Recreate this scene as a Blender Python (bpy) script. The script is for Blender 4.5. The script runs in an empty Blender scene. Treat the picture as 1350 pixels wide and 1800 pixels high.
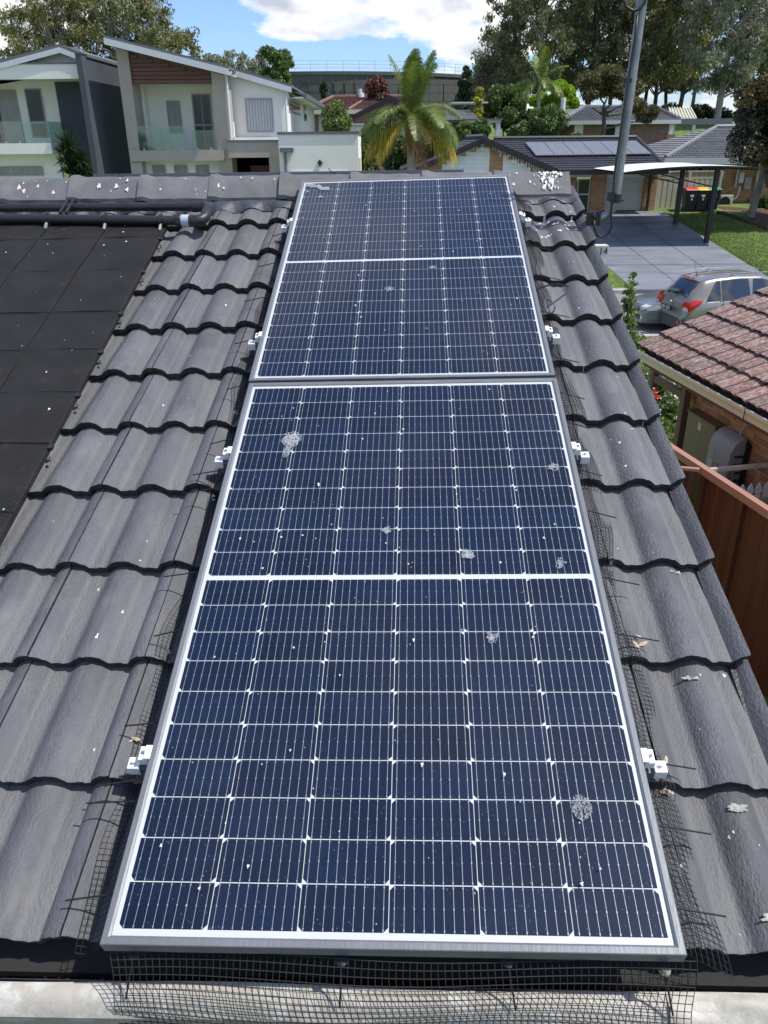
import bpy, math, random
import numpy as np
from mathutils import Vector, Matrix
random.seed(7); np.random.seed(7)
C = bpy.context.scene.collection
sc = bpy.context.scene
# ---------------------------------------------------------------- camera
F = 1380.0; ZC = 5.3
WC = np.array([[0.9999633511422228, -0.008561330061149168, 0.0],
               [-0.0036580404791362034, -0.42725912796310855, 0.904121814974098],
               [-0.00774048527347849, -0.9040886799422876, -0.42727478709601263]])  # image right, down, forward in world axes
cam = bpy.data.cameras.new('camera'); co = bpy.data.objects.new('camera', cam); C.objects.link(co)
cam.sensor_fit = 'VERTICAL'; cam.sensor_height = 36; cam.lens = F/1800*36
cam.clip_start = 0.05; cam.clip_end = 4000
R3 = Matrix([[WC[i][0], -WC[i][1], -WC[i][2]] for i in range(3)])
co.matrix_world = Matrix.Translation((0, 0, ZC)) @ R3.to_4x4()
sc.camera = co
# ---------------------------------------------------------------- sun, sky
SUN = Vector((0.60, -0.12, 1.03)).normalized()
sl = bpy.data.lights.new('sun', 'SUN'); sl.energy = 2.9; sl.angle = math.radians(0.53); sl.color = (1.0, 0.955, 0.89)
so = bpy.data.objects.new('sun', sl); C.objects.link(so)
so.rotation_euler = SUN.to_track_quat('Z', 'Y').to_euler()
sc.view_settings.view_transform = 'Standard'; sc.view_settings.look = 'None'
sc.view_settings.exposure = 0.86; sc.view_settings.gamma = 1; sc.view_settings.use_curve_mapping = False

def ramp(nt, fac, stops):
    n = nt.nodes.new('ShaderNodeValToRGB'); e = n.color_ramp.elements
    while len(e) < len(stops): e.new(0.5)
    for k, (p, c) in enumerate(stops):
        e[k].position = p; e[k].color = c if len(c) == 4 else (*c, 1)
    nt.links.new(fac, n.inputs[0]); return n.outputs[0]
def nmath(nt, op, a, b=None, c=None, clamp=False):
    n = nt.nodes.new('ShaderNodeMath'); n.operation = op; n.use_clamp = clamp
    for i, x in enumerate((a, b, c)):
        if x is None: continue
        if isinstance(x, (int, float)): n.inputs[i].default_value = x
        else: nt.links.new(x, n.inputs[i])
    return n.outputs[0]
def nmix(nt, fac, a, b, blend='MIX'):
    n = nt.nodes.new('ShaderNodeMix'); n.data_type = 'RGBA'; n.blend_type = blend
    for sock, x in ((n.inputs[0], fac), (n.inputs[6], a), (n.inputs[7], b)):
        if isinstance(x, (int, float)): sock.default_value = x
        elif isinstance(x, tuple): sock.default_value = (*x[:3], 1)
        else: nt.links.new(x, sock)
    return n.outputs[2]
def nnoise(nt, vec, scale, detail=4, rough=.55, dist=0):
    n = nt.nodes.new('ShaderNodeTexNoise'); n.inputs['Scale'].default_value = scale
    n.inputs['Detail'].default_value = detail; n.inputs['Roughness'].default_value = rough; n.inputs['Distortion'].default_value = dist
    if vec is not None: nt.links.new(vec, n.inputs['Vector'])
    return n.outputs['Fac']
def nvscale(nt, vec, s):
    n = nt.nodes.new('ShaderNodeVectorMath'); n.operation = 'MULTIPLY'; nt.links.new(vec, n.inputs[0]); n.inputs[1].default_value = s
    return n.outputs[0]

w = bpy.data.worlds.new('World'); sc.world = w; w.use_nodes = True
nt = w.node_tree; nt.nodes.clear()
sky = nt.nodes.new('ShaderNodeTexSky'); sky.sky_type = 'NISHITA'; sky.sun_disc = False
sky.sun_elevation = math.asin(SUN.z); sky.sun_rotation = math.atan2(SUN.x, SUN.y)
sky.air_density = 1.1; sky.dust_density = 0.5; sky.ozone_density = 1.6
tc = nt.nodes.new('ShaderNodeTexCoord'); dirv = tc.outputs['Generated']
bgs = nt.nodes.new('ShaderNodeBackground'); bgs.inputs[1].default_value = 0.105
skc = nmix(nt, 1.0, sky.outputs[0], (0.56, 0.70, 1.0), 'MULTIPLY')
nt.links.new(skc, bgs.inputs[0])
# clouds: noise in direction space, flattened vertically, with a few cumulus banks
sv = nvscale(nt, dirv, (1.0, 1.0, 2.6))
n1 = nnoise(nt, sv, 4.6, 8, .56, .15)
n2 = nnoise(nt, sv, 17, 6, .6)
def pxdir(px, py):
    d = WC @ np.array([(px-675)/F, (py-900)/F, 1.0]); return d/np.linalg.norm(d)
def blob(px, py, rx, rz):
    d = pxdir(px, py)
    n = nt.nodes.new('ShaderNodeVectorMath'); n.operation = 'SUBTRACT'; nt.links.new(dirv, n.inputs[0]); n.inputs[1].default_value = tuple(d)
    m = nvscale(nt, n.outputs[0], (1/rx, 1/rx, 1/rz))
    l = nt.nodes.new('ShaderNodeVectorMath'); l.operation = 'LENGTH'; nt.links.new(m, l.inputs[0])
    q = nmath(nt, 'MULTIPLY', l.outputs['Value'], l.outputs['Value'])
    return nmath(nt, 'EXPONENT', nmath(nt, 'MULTIPLY', q, -1.0))
cov = nmath(nt, 'ADD', n1, nmath(nt, 'MULTIPLY', nmath(nt, 'SUBTRACT', n2, .5), .46))
for px, py, rx, rz, amp in ((620, 12, .13, .030, .13), (770, 40, .05, .018, .15), (480, 10, .06, .03, .14), (838, 80, .045, .022, .34), (930, 60, .05, .04, .16),
                            (20, 25, .12, .040, .18), (150, 10, .10, .03, .08), (375, 62, .045, .035, -.30), (560, 25, .05, .012, -.10), (480, 60, .05, .010, .12), (240, 20, .05, .03, .05), (560, 92, .12, .014, -.24), (905, 128, .07, .015, -.16), (835, 45, .022, .010, -.22),
                            (700, 112, .20, .012, -.14), (1340, 30, .06, .05, -.25), (250, 90, .1, .04, -.12), (1060, 195, .22, .02, .06), (420, 100, .05, .02, -.12)):
    cov = nmath(nt, 'ADD', cov, nmath(nt, 'MULTIPLY', blob(px, py, rx, rz), amp))
cf = ramp(nt, cov, [(0.50, (0, 0, 0)), (0.56, (.62, .62, .62)), (0.63, (1, 1, 1))])
# cloud brightness: bright crests, grey-blue hearts
n3 = nnoise(nt, nvscale(nt, dirv, (1.0, 1.0, 1.9)), 13, 6, .5, .25)
sh = nmath(nt, 'ADD', nmath(nt, 'MULTIPLY', cov, -1.0), nmath(nt, 'MULTIPLY', n3, 1.5))
cc = ramp(nt, nmath(nt, 'ADD', sh, .47), [(0.30, (.55, .60, .71)), (0.44, (.76, .80, .88)), (0.58, (1.0, 1.0, .99))])
bgc = nt.nodes.new('ShaderNodeBackground'); bgc.inputs[1].default_value = 0.60; nt.links.new(cc, bgc.inputs[0])
mx = nt.nodes.new('ShaderNodeMixShader'); nt.links.new(cf, mx.inputs[0]); nt.links.new(bgs.outputs[0], mx.inputs[1]); nt.links.new(bgc.outputs[0], mx.inputs[2])
wo = nt.nodes.new('ShaderNodeOutputWorld'); nt.links.new(mx.outputs[0], wo.inputs[0])

# ---------------------------------------------------------------- where things stand
def ray(px, py): return WC @ np.array([(px-675)/F, (py-900)/F, 1.0])
def P(px, py, Y):
    d = ray(px, py); k = Y/d[1]; return Vector((d[0]*k, Y, ZC+d[2]*k))
def PZ(px, py, z):
    d = ray(px, py); k = (z-ZC)/d[2]; return Vector((d[0]*k, d[1]*k, z))
GP = [(-60, .9), (10, .9), (19, .35), (22.6, .14), (22.9, 0), (30.5, 0), (30.8, .13), (42, 1.95), (60, 3.9), (85, 6.9), (105, 7.4), (160, 7.2), (400, 6), (2500, 6)]
def gz(y):
    return float(np.interp(y, [a for a, b in GP], [b for a, b in GP]))
def GH(px, py):
    d = ray(px, py); y = 8.0
    while y < 120:
        k = y/d[1]
        if ZC+d[2]*k <= gz(y): break
        y += .02
    return Vector((d[0]*k, y, gz(y)))
def hit(px, py, P0, N):
    d = Vector(ray(px, py)); o = Vector((0, 0, ZC)); k = (Vector(P0)-o).dot(N)/d.dot(N); return o+d*k
# own roof frame: u to the right, v up the slope, w out of the roof; w = 0 is the glass of the panels
RX = Vector((0.9988, -0.0445, 0.0215)).normalized(); RN = Vector((-0.0346, -0.3177, 0.9476)); RN = (RN-RN.dot(RX)*RX).normalized(); RY = RN.cross(RX)
RO = Vector((-0.5181, 0.9448, 3.9995))
MR = Matrix([[RX[i], RY[i], RN[i], RO[i]] for i in range(3)]+[[0, 0, 0, 1]])
MRI = MR.inverted()
def RF(u, v, w=0): return MR @ Vector((u, v, w))
def UV(px, py, w):
    o = MRI @ Vector((0, 0, ZC)); d = MRI.to_3x3() @ Vector(ray(px, py)); k = (w-o.z)/d.z; q = o+d*k; return q.x, q.y

# ---------------------------------------------------------------- materials
MATS = {}
def mk(name, col, rough=.7, var=.15, vs=5., bump=0., bs=60., rnd=0., metal=0., coat=0., spec=.5, col2=None, c2=(.55, .7), isl=0., trans=0., stretch=None, pan=None):
    m = bpy.data.materials.new(name); m.use_nodes = True; nt = m.node_tree; b = nt.nodes['Principled BSDF']
    tc = nt.nodes.new('ShaderNodeTexCoord'); v = tc.outputs['Object']
    if stretch: v = nvscale(nt, v, stretch)
    if rnd:
        o_ = nt.nodes.new('ShaderNodeObjectInfo'); va = nt.nodes.new('ShaderNodeVectorMath'); va.operation = 'ADD'; nt.links.new(v, va.inputs[0])
        cv = nt.nodes.new('ShaderNodeCombineXYZ'); [nt.links.new(nmath(nt, 'MULTIPLY', o_.outputs['Random'], k_), cv.inputs[i_]) for i_, k_ in enumerate((37., 91., 53.))]
        nt.links.new(cv.outputs[0], va.inputs[1]); v = va.outputs[0]
    f = nnoise(nt, v, vs, 5, .6)
    lo = tuple(c*(1-var) for c in col); hi = tuple(min(1, c*(1+var)) for c in col)
    c = ramp(nt, f, [(.3, lo), (.7, hi)])
    if col2:
        f2 = nnoise(nt, v, vs*2.3, 6, .65, .2)
        fac = ramp(nt, f2, [(c2[0], (0, 0, 0)), (c2[1], (1, 1, 1))])
        c = nmix(nt, fac, c, col2)
    if rnd:
        oi = nt.nodes.new('ShaderNodeObjectInfo')
        g = nmath(nt, 'ADD', nmath(nt, 'MULTIPLY', oi.outputs['Random'], 2*rnd), 1-rnd)
        cb = nt.nodes.new('ShaderNodeCombineColor'); [nt.links.new(g, cb.inputs[i]) for i in range(3)]
        c = nmix(nt, 1.0, c, cb.outputs[0], 'MULTIPLY')
    if isl:
        ge = nt.nodes.new('ShaderNodeNewGeometry')
        g = nmath(nt, 'ADD', nmath(nt, 'MULTIPLY', ge.outputs['Random Per Island'], 2*isl), 1-isl)
        cb = nt.nodes.new('ShaderNodeCombineColor'); [nt.links.new(g, cb.inputs[i]) for i in range(3)]
        c = nmix(nt, 1.0, c, cb.outputs[0], 'MULTIPLY')
    if pan:
        at = nt.nodes.new('ShaderNodeAttribute'); at.attribute_name = 'pan'
        k = nmath(nt, 'MULTIPLY', at.outputs['Fac'], ramp(nt, nnoise(nt, nvscale(nt, v, (1, .3, 1)), 14, 5, .65), [(.30, (.25,)*3), (.70, (1,)*3)]))
        c = nmix(nt, k, c, pan)
    nt.links.new(c, b.inputs['Base Color'])
    b.inputs['Roughness'].default_value = rough; b.inputs['Metallic'].default_value = metal
    b.inputs['Coat Weight'].default_value = coat; b.inputs['Specular IOR Level'].default_value = spec
    if bump:
        bn = nt.nodes.new('ShaderNodeBump'); bn.inputs['Strength'].default_value = bump; bn.inputs['Distance'].default_value = .01
        nt.links.new(nnoise(nt, v, bs, 4, .6), bn.inputs['Height']); nt.links.new(bn.outputs[0], b.inputs['Normal'])
    if trans:
        tr = nt.nodes.new('ShaderNodeBsdfTranslucent'); nt.links.new(nmix(nt, 1.0, c, (1.5, 1.6, .8), 'MULTIPLY'), tr.inputs[0])
        ms = nt.nodes.new('ShaderNodeMixShader'); ms.inputs[0].default_value = trans
        nt.links.new(b.outputs[0], ms.inputs[1]); nt.links.new(tr.outputs[0], ms.inputs[2])
        nt.links.new(ms.outputs[0], nt.nodes['Material Output'].inputs[0])
    MATS[name] = m; return m
def mkglass(name, col, alpha, rough=.03, dust=0., base=.032):
    m = bpy.data.materials.new(name); m.use_nodes = True; nt = m.node_tree; nt.nodes.clear()
    o = nt.nodes.new('ShaderNodeOutputMaterial'); t = nt.nodes.new('ShaderNodeBsdfTransparent'); t.inputs[0].default_value = (*col, 1)
    g = nt.nodes.new('ShaderNodeBsdfGlossy'); g.inputs['Roughness'].default_value = rough
    ge = nt.nodes.new('ShaderNodeNewGeometry'); dp = nt.nodes.new('ShaderNodeVectorMath'); dp.operation = 'DOT_PRODUCT'
    nt.links.new(ge.outputs['Incoming'], dp.inputs[0]); nt.links.new(ge.outputs['Normal'], dp.inputs[1])
    k = nmath(nt, 'POWER', nmath(nt, 'SUBTRACT', 1.0, nmath(nt, 'ABSOLUTE', dp.outputs['Value'])), 5.0)
    f = nmath(nt, 'ADD', nmath(nt, 'MULTIPLY', k, .95), base+alpha, clamp=True)
    ms = nt.nodes.new('ShaderNodeMixShader'); nt.links.new(f, ms.inputs[0]); nt.links.new(t.outputs[0], ms.inputs[1]); nt.links.new(g.outputs[0], ms.inputs[2])
    out = ms.outputs[0]
    if dust:
        tc = nt.nodes.new('ShaderNodeTexCoord'); v = tc.outputs['Object']
        d = nt.nodes.new('ShaderNodeBsdfDiffuse'); d.inputs[0].default_value = (.50, .53, .58, 1)
        a = ramp(nt, nnoise(nt, v, 3.2, 7, .7, .4), [(.35, (dust*.3,)*3), (.75, (dust*1.6,)*3)])
        vo = nt.nodes.new('ShaderNodeTexVoronoi'); vo.inputs['Scale'].default_value = 42; nt.links.new(v, vo.inputs['Vector'])
        sp = ramp(nt, vo.outputs['Distance'], [(.045, (.75,)*3), (.075, (0, 0, 0))])
        sc_ = nt.nodes.new('ShaderNodeSeparateColor'); nt.links.new(vo.outputs['Color'], sc_.inputs[0])
        sp = nmath(nt, 'MULTIPLY', sp, ramp(nt, sc_.outputs[0], [(.80, (0, 0, 0)), (.93, (1, 1, 1))]))
        v2 = nt.nodes.new('ShaderNodeTexVoronoi'); v2.inputs['Scale'].default_value = 190; nt.links.new(v, v2.inputs['Vector'])
        s2 = nt.nodes.new('ShaderNodeSeparateColor'); nt.links.new(v2.outputs['Color'], s2.inputs[0])
        sp2 = nmath(nt, 'MULTIPLY', ramp(nt, v2.outputs['Distance'], [(.12, (.30,)*3), (.22, (0, 0, 0))]), ramp(nt, s2.outputs[0], [(.78, (0, 0, 0)), (.9, (1, 1, 1))]))
        fac = nmath(nt, 'ADD', nmath(nt, 'ADD', a, sp), sp2, clamp=True)
        m2 = nt.nodes.new('ShaderNodeMixShader'); nt.links.new(fac, m2.inputs[0]); nt.links.new(out, m2.inputs[1]); nt.links.new(d.outputs[0], m2.inputs[2]); out = m2.outputs[0]
    nt.links.new(out, o.inputs[0]); return m
def mkbrick(name, c1, c2, mortar, sx=1.0, bump=.4, w=.24, h=.086):
    m = bpy.data.materials.new(name); m.use_nodes = True; nt = m.node_tree; b = nt.nodes['Principled BSDF']; b.inputs['Roughness'].default_value = .85
    tc = nt.nodes.new('ShaderNodeTexCoord'); s = nt.nodes.new('ShaderNodeSeparateXYZ'); nt.links.new(tc.outputs['Object'], s.inputs[0])
    cb = nt.nodes.new('ShaderNodeCombineXYZ'); nt.links.new(nmath(nt, 'ADD', s.outputs[0], s.outputs[1]), cb.inputs[0]); nt.links.new(s.outputs[2], cb.inputs[1])
    t = nt.nodes.new('ShaderNodeTexBrick'); nt.links.new(cb.outputs[0], t.inputs['Vector']); t.inputs['Scale'].default_value = 1
    t.inputs['Brick Width'].default_value = w; t.inputs['Row Height'].default_value = h; t.inputs['Mortar Size'].default_value = .009
    t.inputs['Color1'].default_value = (*c1, 1); t.inputs['Color2'].default_value = (*c2, 1); t.inputs['Mortar'].default_value = (*mortar, 1)
    g = nnoise(nt, tc.outputs['Object'], 3, 5, .6)
    c = nmix(nt, 1.0, t.outputs['Color'], ramp(nt, g, [(.3, (.75,)*3), (.7, (1.15,)*3)]), 'MULTIPLY')
    nt.links.new(c, b.inputs['Base Color'])
    bn = nt.nodes.new('ShaderNodeBump'); bn.inputs['Strength'].default_value = bump; bn.inputs['Distance'].default_value = .01; bn.invert = True
    nt.links.new(t.outputs['Fac'], bn.inputs['Height']); nt.links.new(bn.outputs[0], b.inputs['Normal']); return m

# ---------------------------------------------------------------- mesh helpers
class B:
    def __init__(s): s.v = []; s.f = []; s.m = []
    def add(s, vs, fs, mi=0):
        o = len(s.v); s.v += [tuple(x) for x in vs]; s.f += [tuple(o+i for i in f) for f in fs]; s.m += [mi]*len(fs); return s
    def box(s, x0, x1, y0, y1, z0, z1, mi=0, M=None):
        vs = [Vector((x, y, z)) for z in (z0, z1) for y in (y0, y1) for x in (x0, x1)]
        if M is not None: vs = [M @ q for q in vs]
        return s.add(vs, [(0, 2, 3, 1), (4, 5, 7, 6), (0, 1, 5, 4), (2, 6, 7, 3), (0, 4, 6, 2), (1, 3, 7, 5)], mi)
    def ext(s, pts, vec, mi=0):
        n = len(pts); pts = [Vector(p) for p in pts]; vec = Vector(vec)
        return s.add(pts+[p+vec for p in pts], [tuple(range(n))[::-1], tuple(range(n, 2*n))]+[(i, (i+1) % n, n+(i+1) % n, n+i) for i in range(n)], mi)
    def poly(s, pts, mi=0): return s.add(pts, [tuple(range(len(pts)))], mi)
    def tube(s, path, r, n=8, mi=0, caps=True):
        path = [Vector(p) for p in path]; k = len(path); rs = r if isinstance(r, (list, tuple)) else [r]*k
        vs = []; ref = None
        for i, p in enumerate(path):
            t = (path[min(i+1, k-1)]-path[max(i-1, 0)])
            t = t.normalized() if t.length > 1e-9 else Vector((0, 0, 1))
            if ref is None: ref = t.orthogonal().normalized()
            ref = (ref-ref.dot(t)*t); ref = ref.normalized() if ref.length > 1e-6 else t.orthogonal().normalized()
            b2 = t.cross(ref)
            vs += [p+(ref*math.cos(2*math.pi*j/n)+b2*math.sin(2*math.pi*j/n))*rs[i] for j in range(n)]
        fs = [(i*n+j, i*n+(j+1) % n, (i+1)*n+(j+1) % n, (i+1)*n+j) for i in range(k-1) for j in range(n)]
        if caps: fs += [tuple(range(n))[::-1], tuple(range((k-1)*n, k*n))]
        return s.add(vs, fs, mi)
    def lathe(s, c, prof, n=16, mi=0):
        vs = [Vector(c)+Vector((r*math.cos(2*math.pi*j/n), r*math.sin(2*math.pi*j/n), z)) for r, z in prof for j in range(n)]
        k = len(prof)
        return s.add(vs, [(i*n+j, i*n+(j+1) % n, (i+1)*n+(j+1) % n, (i+1)*n+j) for i in range(k-1) for j in range(n)], mi)
    def grid(s, fn, nu, nv, mi=0):
        vs = [fn(i/nu, j/nv) for j in range(nv+1) for i in range(nu+1)]
        return s.add(vs, [(j*(nu+1)+i, j*(nu+1)+i+1, (j+1)*(nu+1)+i+1, (j+1)*(nu+1)+i) for j in range(nv) for i in range(nu)], mi)
    def mesh(s, name, mats, smooth=False):
        me = bpy.data.meshes.new(name); me.from_pydata([tuple(q) for q in s.v], [], s.f)
        for m in (mats if isinstance(mats, (list, tuple)) else [mats]): me.materials.append(m)
        if any(s.m): me.polygons.foreach_set('material_index', s.m)
        if smooth:
            me.polygons.foreach_set('use_smooth', [True]*len(me.polygons))
            if smooth is not True: me.set_sharp_from_angle(angle=math.radians(smooth))
        me.update(); return me
    def build(s, name, mats, parent=None, smooth=False, local=False, M=None, bevel=0):
        o = link(name, s.mesh(name, mats, smooth), parent, local, M)
        if bevel:
            md = o.modifiers.new('bevel', 'BEVEL'); md.width = bevel; md.segments = 2; md.limit_method = 'ANGLE'; md.angle_limit = .6
        return o
def link(name, me, parent=None, local=False, M=None):
    o = bpy.data.objects.new(name, me); C.objects.link(o)
    if M is not None: o.matrix_basis = M
    if parent is not None:
        o.parent = parent
        if parent.parent is None and not local: o.matrix_parent_inverse = parent.matrix_basis.inverted()
    return o
def thing(name, label, cat, loc=(0, 0, 0), group=None, M=None):
    o = bpy.data.objects.new(name, None); C.objects.link(o); o.empty_display_size = .1
    o.matrix_basis = M if M is not None else Matrix.Translation(loc)
    o['label'] = label; o['category'] = cat
    if group: o['group'] = group
    return o
def tag(o, label, cat, group=None, kind=None):
    if label: o['label'] = label
    if cat: o['category'] = cat
    if group: o['group'] = group
    if kind: o['kind'] = kind
    return o
def copy_thing(o, M, label=None):
    r = o.copy(); C.objects.link(r); r.matrix_basis = M
    if label: r['label'] = label
    for ch in list(o.children):
        c = ch.copy(); C.objects.link(c); c.parent = r
        for g in list(ch.children):
            d = g.copy(); C.objects.link(d); d.parent = c
    return r
def T(x, y, z): return Matrix.Translation((x, y, z))
def RZ(a): return Matrix.Rotation(a, 4, 'Z')
def npmesh(name, verts, nv, mats, mi=None, smooth=False):
    """verts (N*nv,3): N separate polygons of nv corners"""
    n = len(verts)//nv; me = bpy.data.meshes.new(name)
    me.vertices.add(n*nv); me.vertices.foreach_set('co', verts.astype(np.float32).ravel())
    me.loops.add(n*nv); me.loops.foreach_set('vertex_index', np.arange(n*nv, dtype=np.int32))
    me.polygons.add(n); me.polygons.foreach_set('loop_start', np.arange(0, n*nv, nv, dtype=np.int32))
    for m in mats: me.materials.append(m)
    if mi is not None: me.polygons.foreach_set('material_index', mi.astype(np.int32))
    me.update(calc_edges=True); return me
# ================================================================ materials
m_tile = mk('tile_concrete', (.102, .105, .112), .62, .26, 7, pan=(.158, .158, .154), bs=170, bump=.5, rnd=.14, col2=(.155, .153, .148), c2=(.52, .78), stretch=(1, .45, 1), spec=.45)
m_tiledge = mk('tile_edge_grime_shade', (.034, .032, .028), .9, .5, 40, .9, 120, col2=(.10, .10, .08), c2=(.66, .74))  # lip faces: grime, with the shade on them put into the dark colour too
m_ridge = mk('ridge_concrete', (.115, .116, .118), .65, .2, 10, .25, 140, rnd=.1, col2=(.15, .15, .14), c2=(.6, .8))
m_point = mk('pointing_mortar', (.055, .060, .072), .5, .2, 12, .5, 60)
m_under = mk('roof_underlay', (.02, .02, .02), .9)
m_alu = mk('frame_aluminium', (.17, .18, .19), .5, .15, 6, .1, 90, metal=.35, stretch=(1, .2, 1))
m_white = mk('white_backsheet', (.54, .55, .55), .5, .03)
m_silver = mk('busbar_silver', (.30, .32, .36), .5, .1, 50, metal=.35)
m_cell = mk('cell_silicon', (.004, .012, .034), .45, .18, 8, rnd=.15, spec=.12)
m_pglass = mkglass('panel_glass', (.97, .98, .98), .0, .13, dust=.005, base=.012)
m_wire = mk('black_wire', (.009, .009, .009), .7, .1)
m_dropping = mk('bird_dropping', (.72, .71, .68), .85, .12, 60, .6, 200)
m_drop2 = mk('dried_splash', (.50, .52, .54), .85, .2, 60)
_n = m_drop2.node_tree; _t = _n.nodes.new('ShaderNodeBsdfTransparent'); _m = _n.nodes.new('ShaderNodeMixShader'); _m.inputs[0].default_value = .42
_n.links.new(_t.outputs[0], _m.inputs[1]); _n.links.new(_n.nodes['Principled BSDF'].outputs[0], _m.inputs[2]); _n.links.new(_m.outputs[0], _n.nodes['Material Output'].inputs[0])
m_blackp = mk('black_plastic', (.018, .019, .020), .42, .25, 12, .2, 80, col2=(.05, .05, .05), c2=(.6, .8))
m_mat = mk('heating_mat_rubber', (.016, .0155, .015), .55, .3, 7, .3, 120, col2=(.045, .043, .040), c2=(.60, .82))
m_pvc = mk('grey_pvc', (.40, .46, .50), .4, .1)
m_bracket = mk('white_plastic_clamp', (.72, .73, .72), .4, .06)
m_galv = mk('galvanised_steel', (.22, .23, .24), .42, .25, 14, .15, 60, metal=.55)
m_blacksteel = mk('black_paint_steel', (.012, .012, .013), .45, .2)
m_gutter = mk('weathered_gutter_paint', (.38, .355, .30), .6, .12, 6, .3, 30, col2=(.60, .58, .53), c2=(.5, .7))
m_darkgap = mk('dark_gap_brown', (.035, .03, .025), .95, .5, 10, .8, 30)  # dark brown for joint lines and the inside of the gutter
m_leafdry = mk('dry_leaf', (.42, .34, .22), .8, .35, 20, isl=.3)
m_lichen = mk('lichen', (.36, .36, .31), .9, .3, 50, .8, 90)
m_grass = mk('lawn_grass', (.080, .135, .022), .9, .32, .9, .8, 14, col2=(.15, .19, .045), c2=(.45, .68))
m_asph = mk('street_asphalt', (.20, .20, .19), .9, .12, 1.5, .3, 60)
m_drive = mk('painted_concrete', (.155, .168, .190), .55, .28, .6, .25, 30, col2=(.22, .235, .255), c2=(.45, .75), stretch=(.5, 2.4, 1))
m_kerb = mk('kerb_concrete', (.36, .35, .32), .85, .15, 3, .3, 30)
m_mulch = mk('red_mulch', (.085, .035, .025), .95, .5, 8, 1, 30)
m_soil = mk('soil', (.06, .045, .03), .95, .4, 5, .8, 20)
m_render = mk('white_render', (.80, .785, .70), .8, .04, 1.2, .1, 40)
m_render2 = mk('taupe_render', (.40, .355, .30), .8, .08, 1.2, .15, 40)
m_navy = mk('charcoal_render', (.060, .068, .082), .75, .15, .6, .1, 30)
m_facia = mk('fascia_paint', (.60, .62, .62), .5, .04)
m_colroof = mk('steel_roofing_grey', (.13, .135, .145), .45, .08, 2)
m_slat = mk('red_brown_slat', (.135, .055, .040), .6, .2, 8, .1, 40, rnd=.08, stretch=(.3, 1, 1))
m_win = mk('window_glass_dark', (.022, .025, .027), .06, .3, 1.1, spec=.45)
m_winframe = mk('grey_window_frame', (.30, .30, .29), .5, .05)
m_blind = mk('pale_blind', (.52, .54, .52), .8, .08, 3)
m_balglass = mkglass('balustrade_glass', (.72, .86, .80), .06, .05)
m_curtain = mk('grey_curtain', (.30, .30, .28), .8, .3, 3, stretch=(6, 6, .4))
m_door = mk('dark_red_door', (.11, .02, .015), .5, .1)
m_brick1 = mkbrick('orange_brick', (.50, .25, .11), (.40, .185, .08), (.40, .33, .26))
m_brick2 = mkbrick('brown_brick', (.29, .145, .10), (.20, .10, .075), (.36, .30, .25))
m_wboard = mk('white_weatherboard', (.80, .80, .77), .6, .05)
m_rooftile_b = mk('glazed_black_tile', (.038, .039, .043), .45, .2, 3, isl=.1)
m_rooftile_g = mk('grey_roof_tile', (.17, .175, .18), .6, .2, 2, isl=.12)
m_rooftile_r = mk('brown_red_roof_tile', (.19, .105, .082), .7, .2, 2, isl=.12)
m_cream = mk('cream_steel', (.56, .54, .42), .5, .06)
m_rollerdoor = mk('white_roller_door', (.62, .63, .61), .55, .04)
m_canvas = mk('pale_roof_sheet', (.74, .75, .73), .5, .04)
m_tank = mk('reservoir_steel', (.098, .105, .095), .8, .12, .10, .1, 3, col2=(.13, .135, .12), c2=(.5, .7))
m_rail = mk('pale_rail', (.48, .50, .52), .5)
m_trunk_grey = mk('gum_bark', (.26, .235, .20), .9, .3, 3, .5, 12)
m_trunk_dark = mk('dark_bark', (.09, .075, .06), .9, .3, 3, .5, 12)
m_gum = mk('gum_leaves', (.15, .165, .078), .6, .3, .35, isl=.40, trans=.22, col2=(.22, .21, .08), c2=(.48, .68))
m_gum2 = mk('gum_leaves_light', (.175, .178, .075), .6, .3, .35, isl=.35, trans=.25, col2=(.23, .22, .07), c2=(.48, .68))
m_gumgrey = mk('gum_leaves_grey', (.19, .20, .135), .6, .3, .35, isl=.35, trans=.22)
m_green = mk('green_leaves', (.085, .135, .034), .55, .3, .8, isl=.40, trans=.25, col2=(.13, .19, .045))
m_dgreen = mk('dark_green_leaves', (.028, .052, .018), .5, .3, .8, isl=.4, trans=.15)
m_lime = mk('lime_leaves', (.21, .33, .02), .6, .2, .8, isl=.30, trans=.35)
m_pale = mk('pale_green_leaves', (.14, .19, .055), .6, .25, .8, isl=.35, trans=.3)
m_redleaf = mk('red_leaves', (.12, .045, .032), .6, .3, .8, isl=.4, trans=.2)
m_olive = mk('olive_brown_leaves', (.095, .088, .032), .6, .3, .8, isl=.4, trans=.2, col2=(.15, .12, .04))
m_bronze = mk('bronze_tree_leaves', (.026, .031, .012), .5, .4, .8, isl=.5, trans=.12, col2=(.12, .075, .022), c2=(.56, .70))
m_yleaf = mk('yellow_leaves', (.38, .34, .03), .6, .2, .8, isl=.3, trans=.3)
m_bronzetips = mk('reddish_brown_tips', (.12, .085, .032), .6, .3, .8, isl=.4, trans=.2)
m_palm = mk('palm_frond_green', (.13, .175, .035), .5, .3, .6, isl=.35, trans=.25, col2=(.22, .24, .05))
m_palmy = mk('palm_frond_yellow', (.42, .34, .03), .55, .25, 1.0, isl=.3, trans=.3, col2=(.30, .15, .03), c2=(.5, .7))
m_palmd = mk('palm_frond_dead', (.27, .15, .07), .8, .3, 2, isl=.3)
m_palmtrunk = mk('palm_trunk_bark', (.34, .32, .28), .85, .12, 4, .4, 20)

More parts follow.
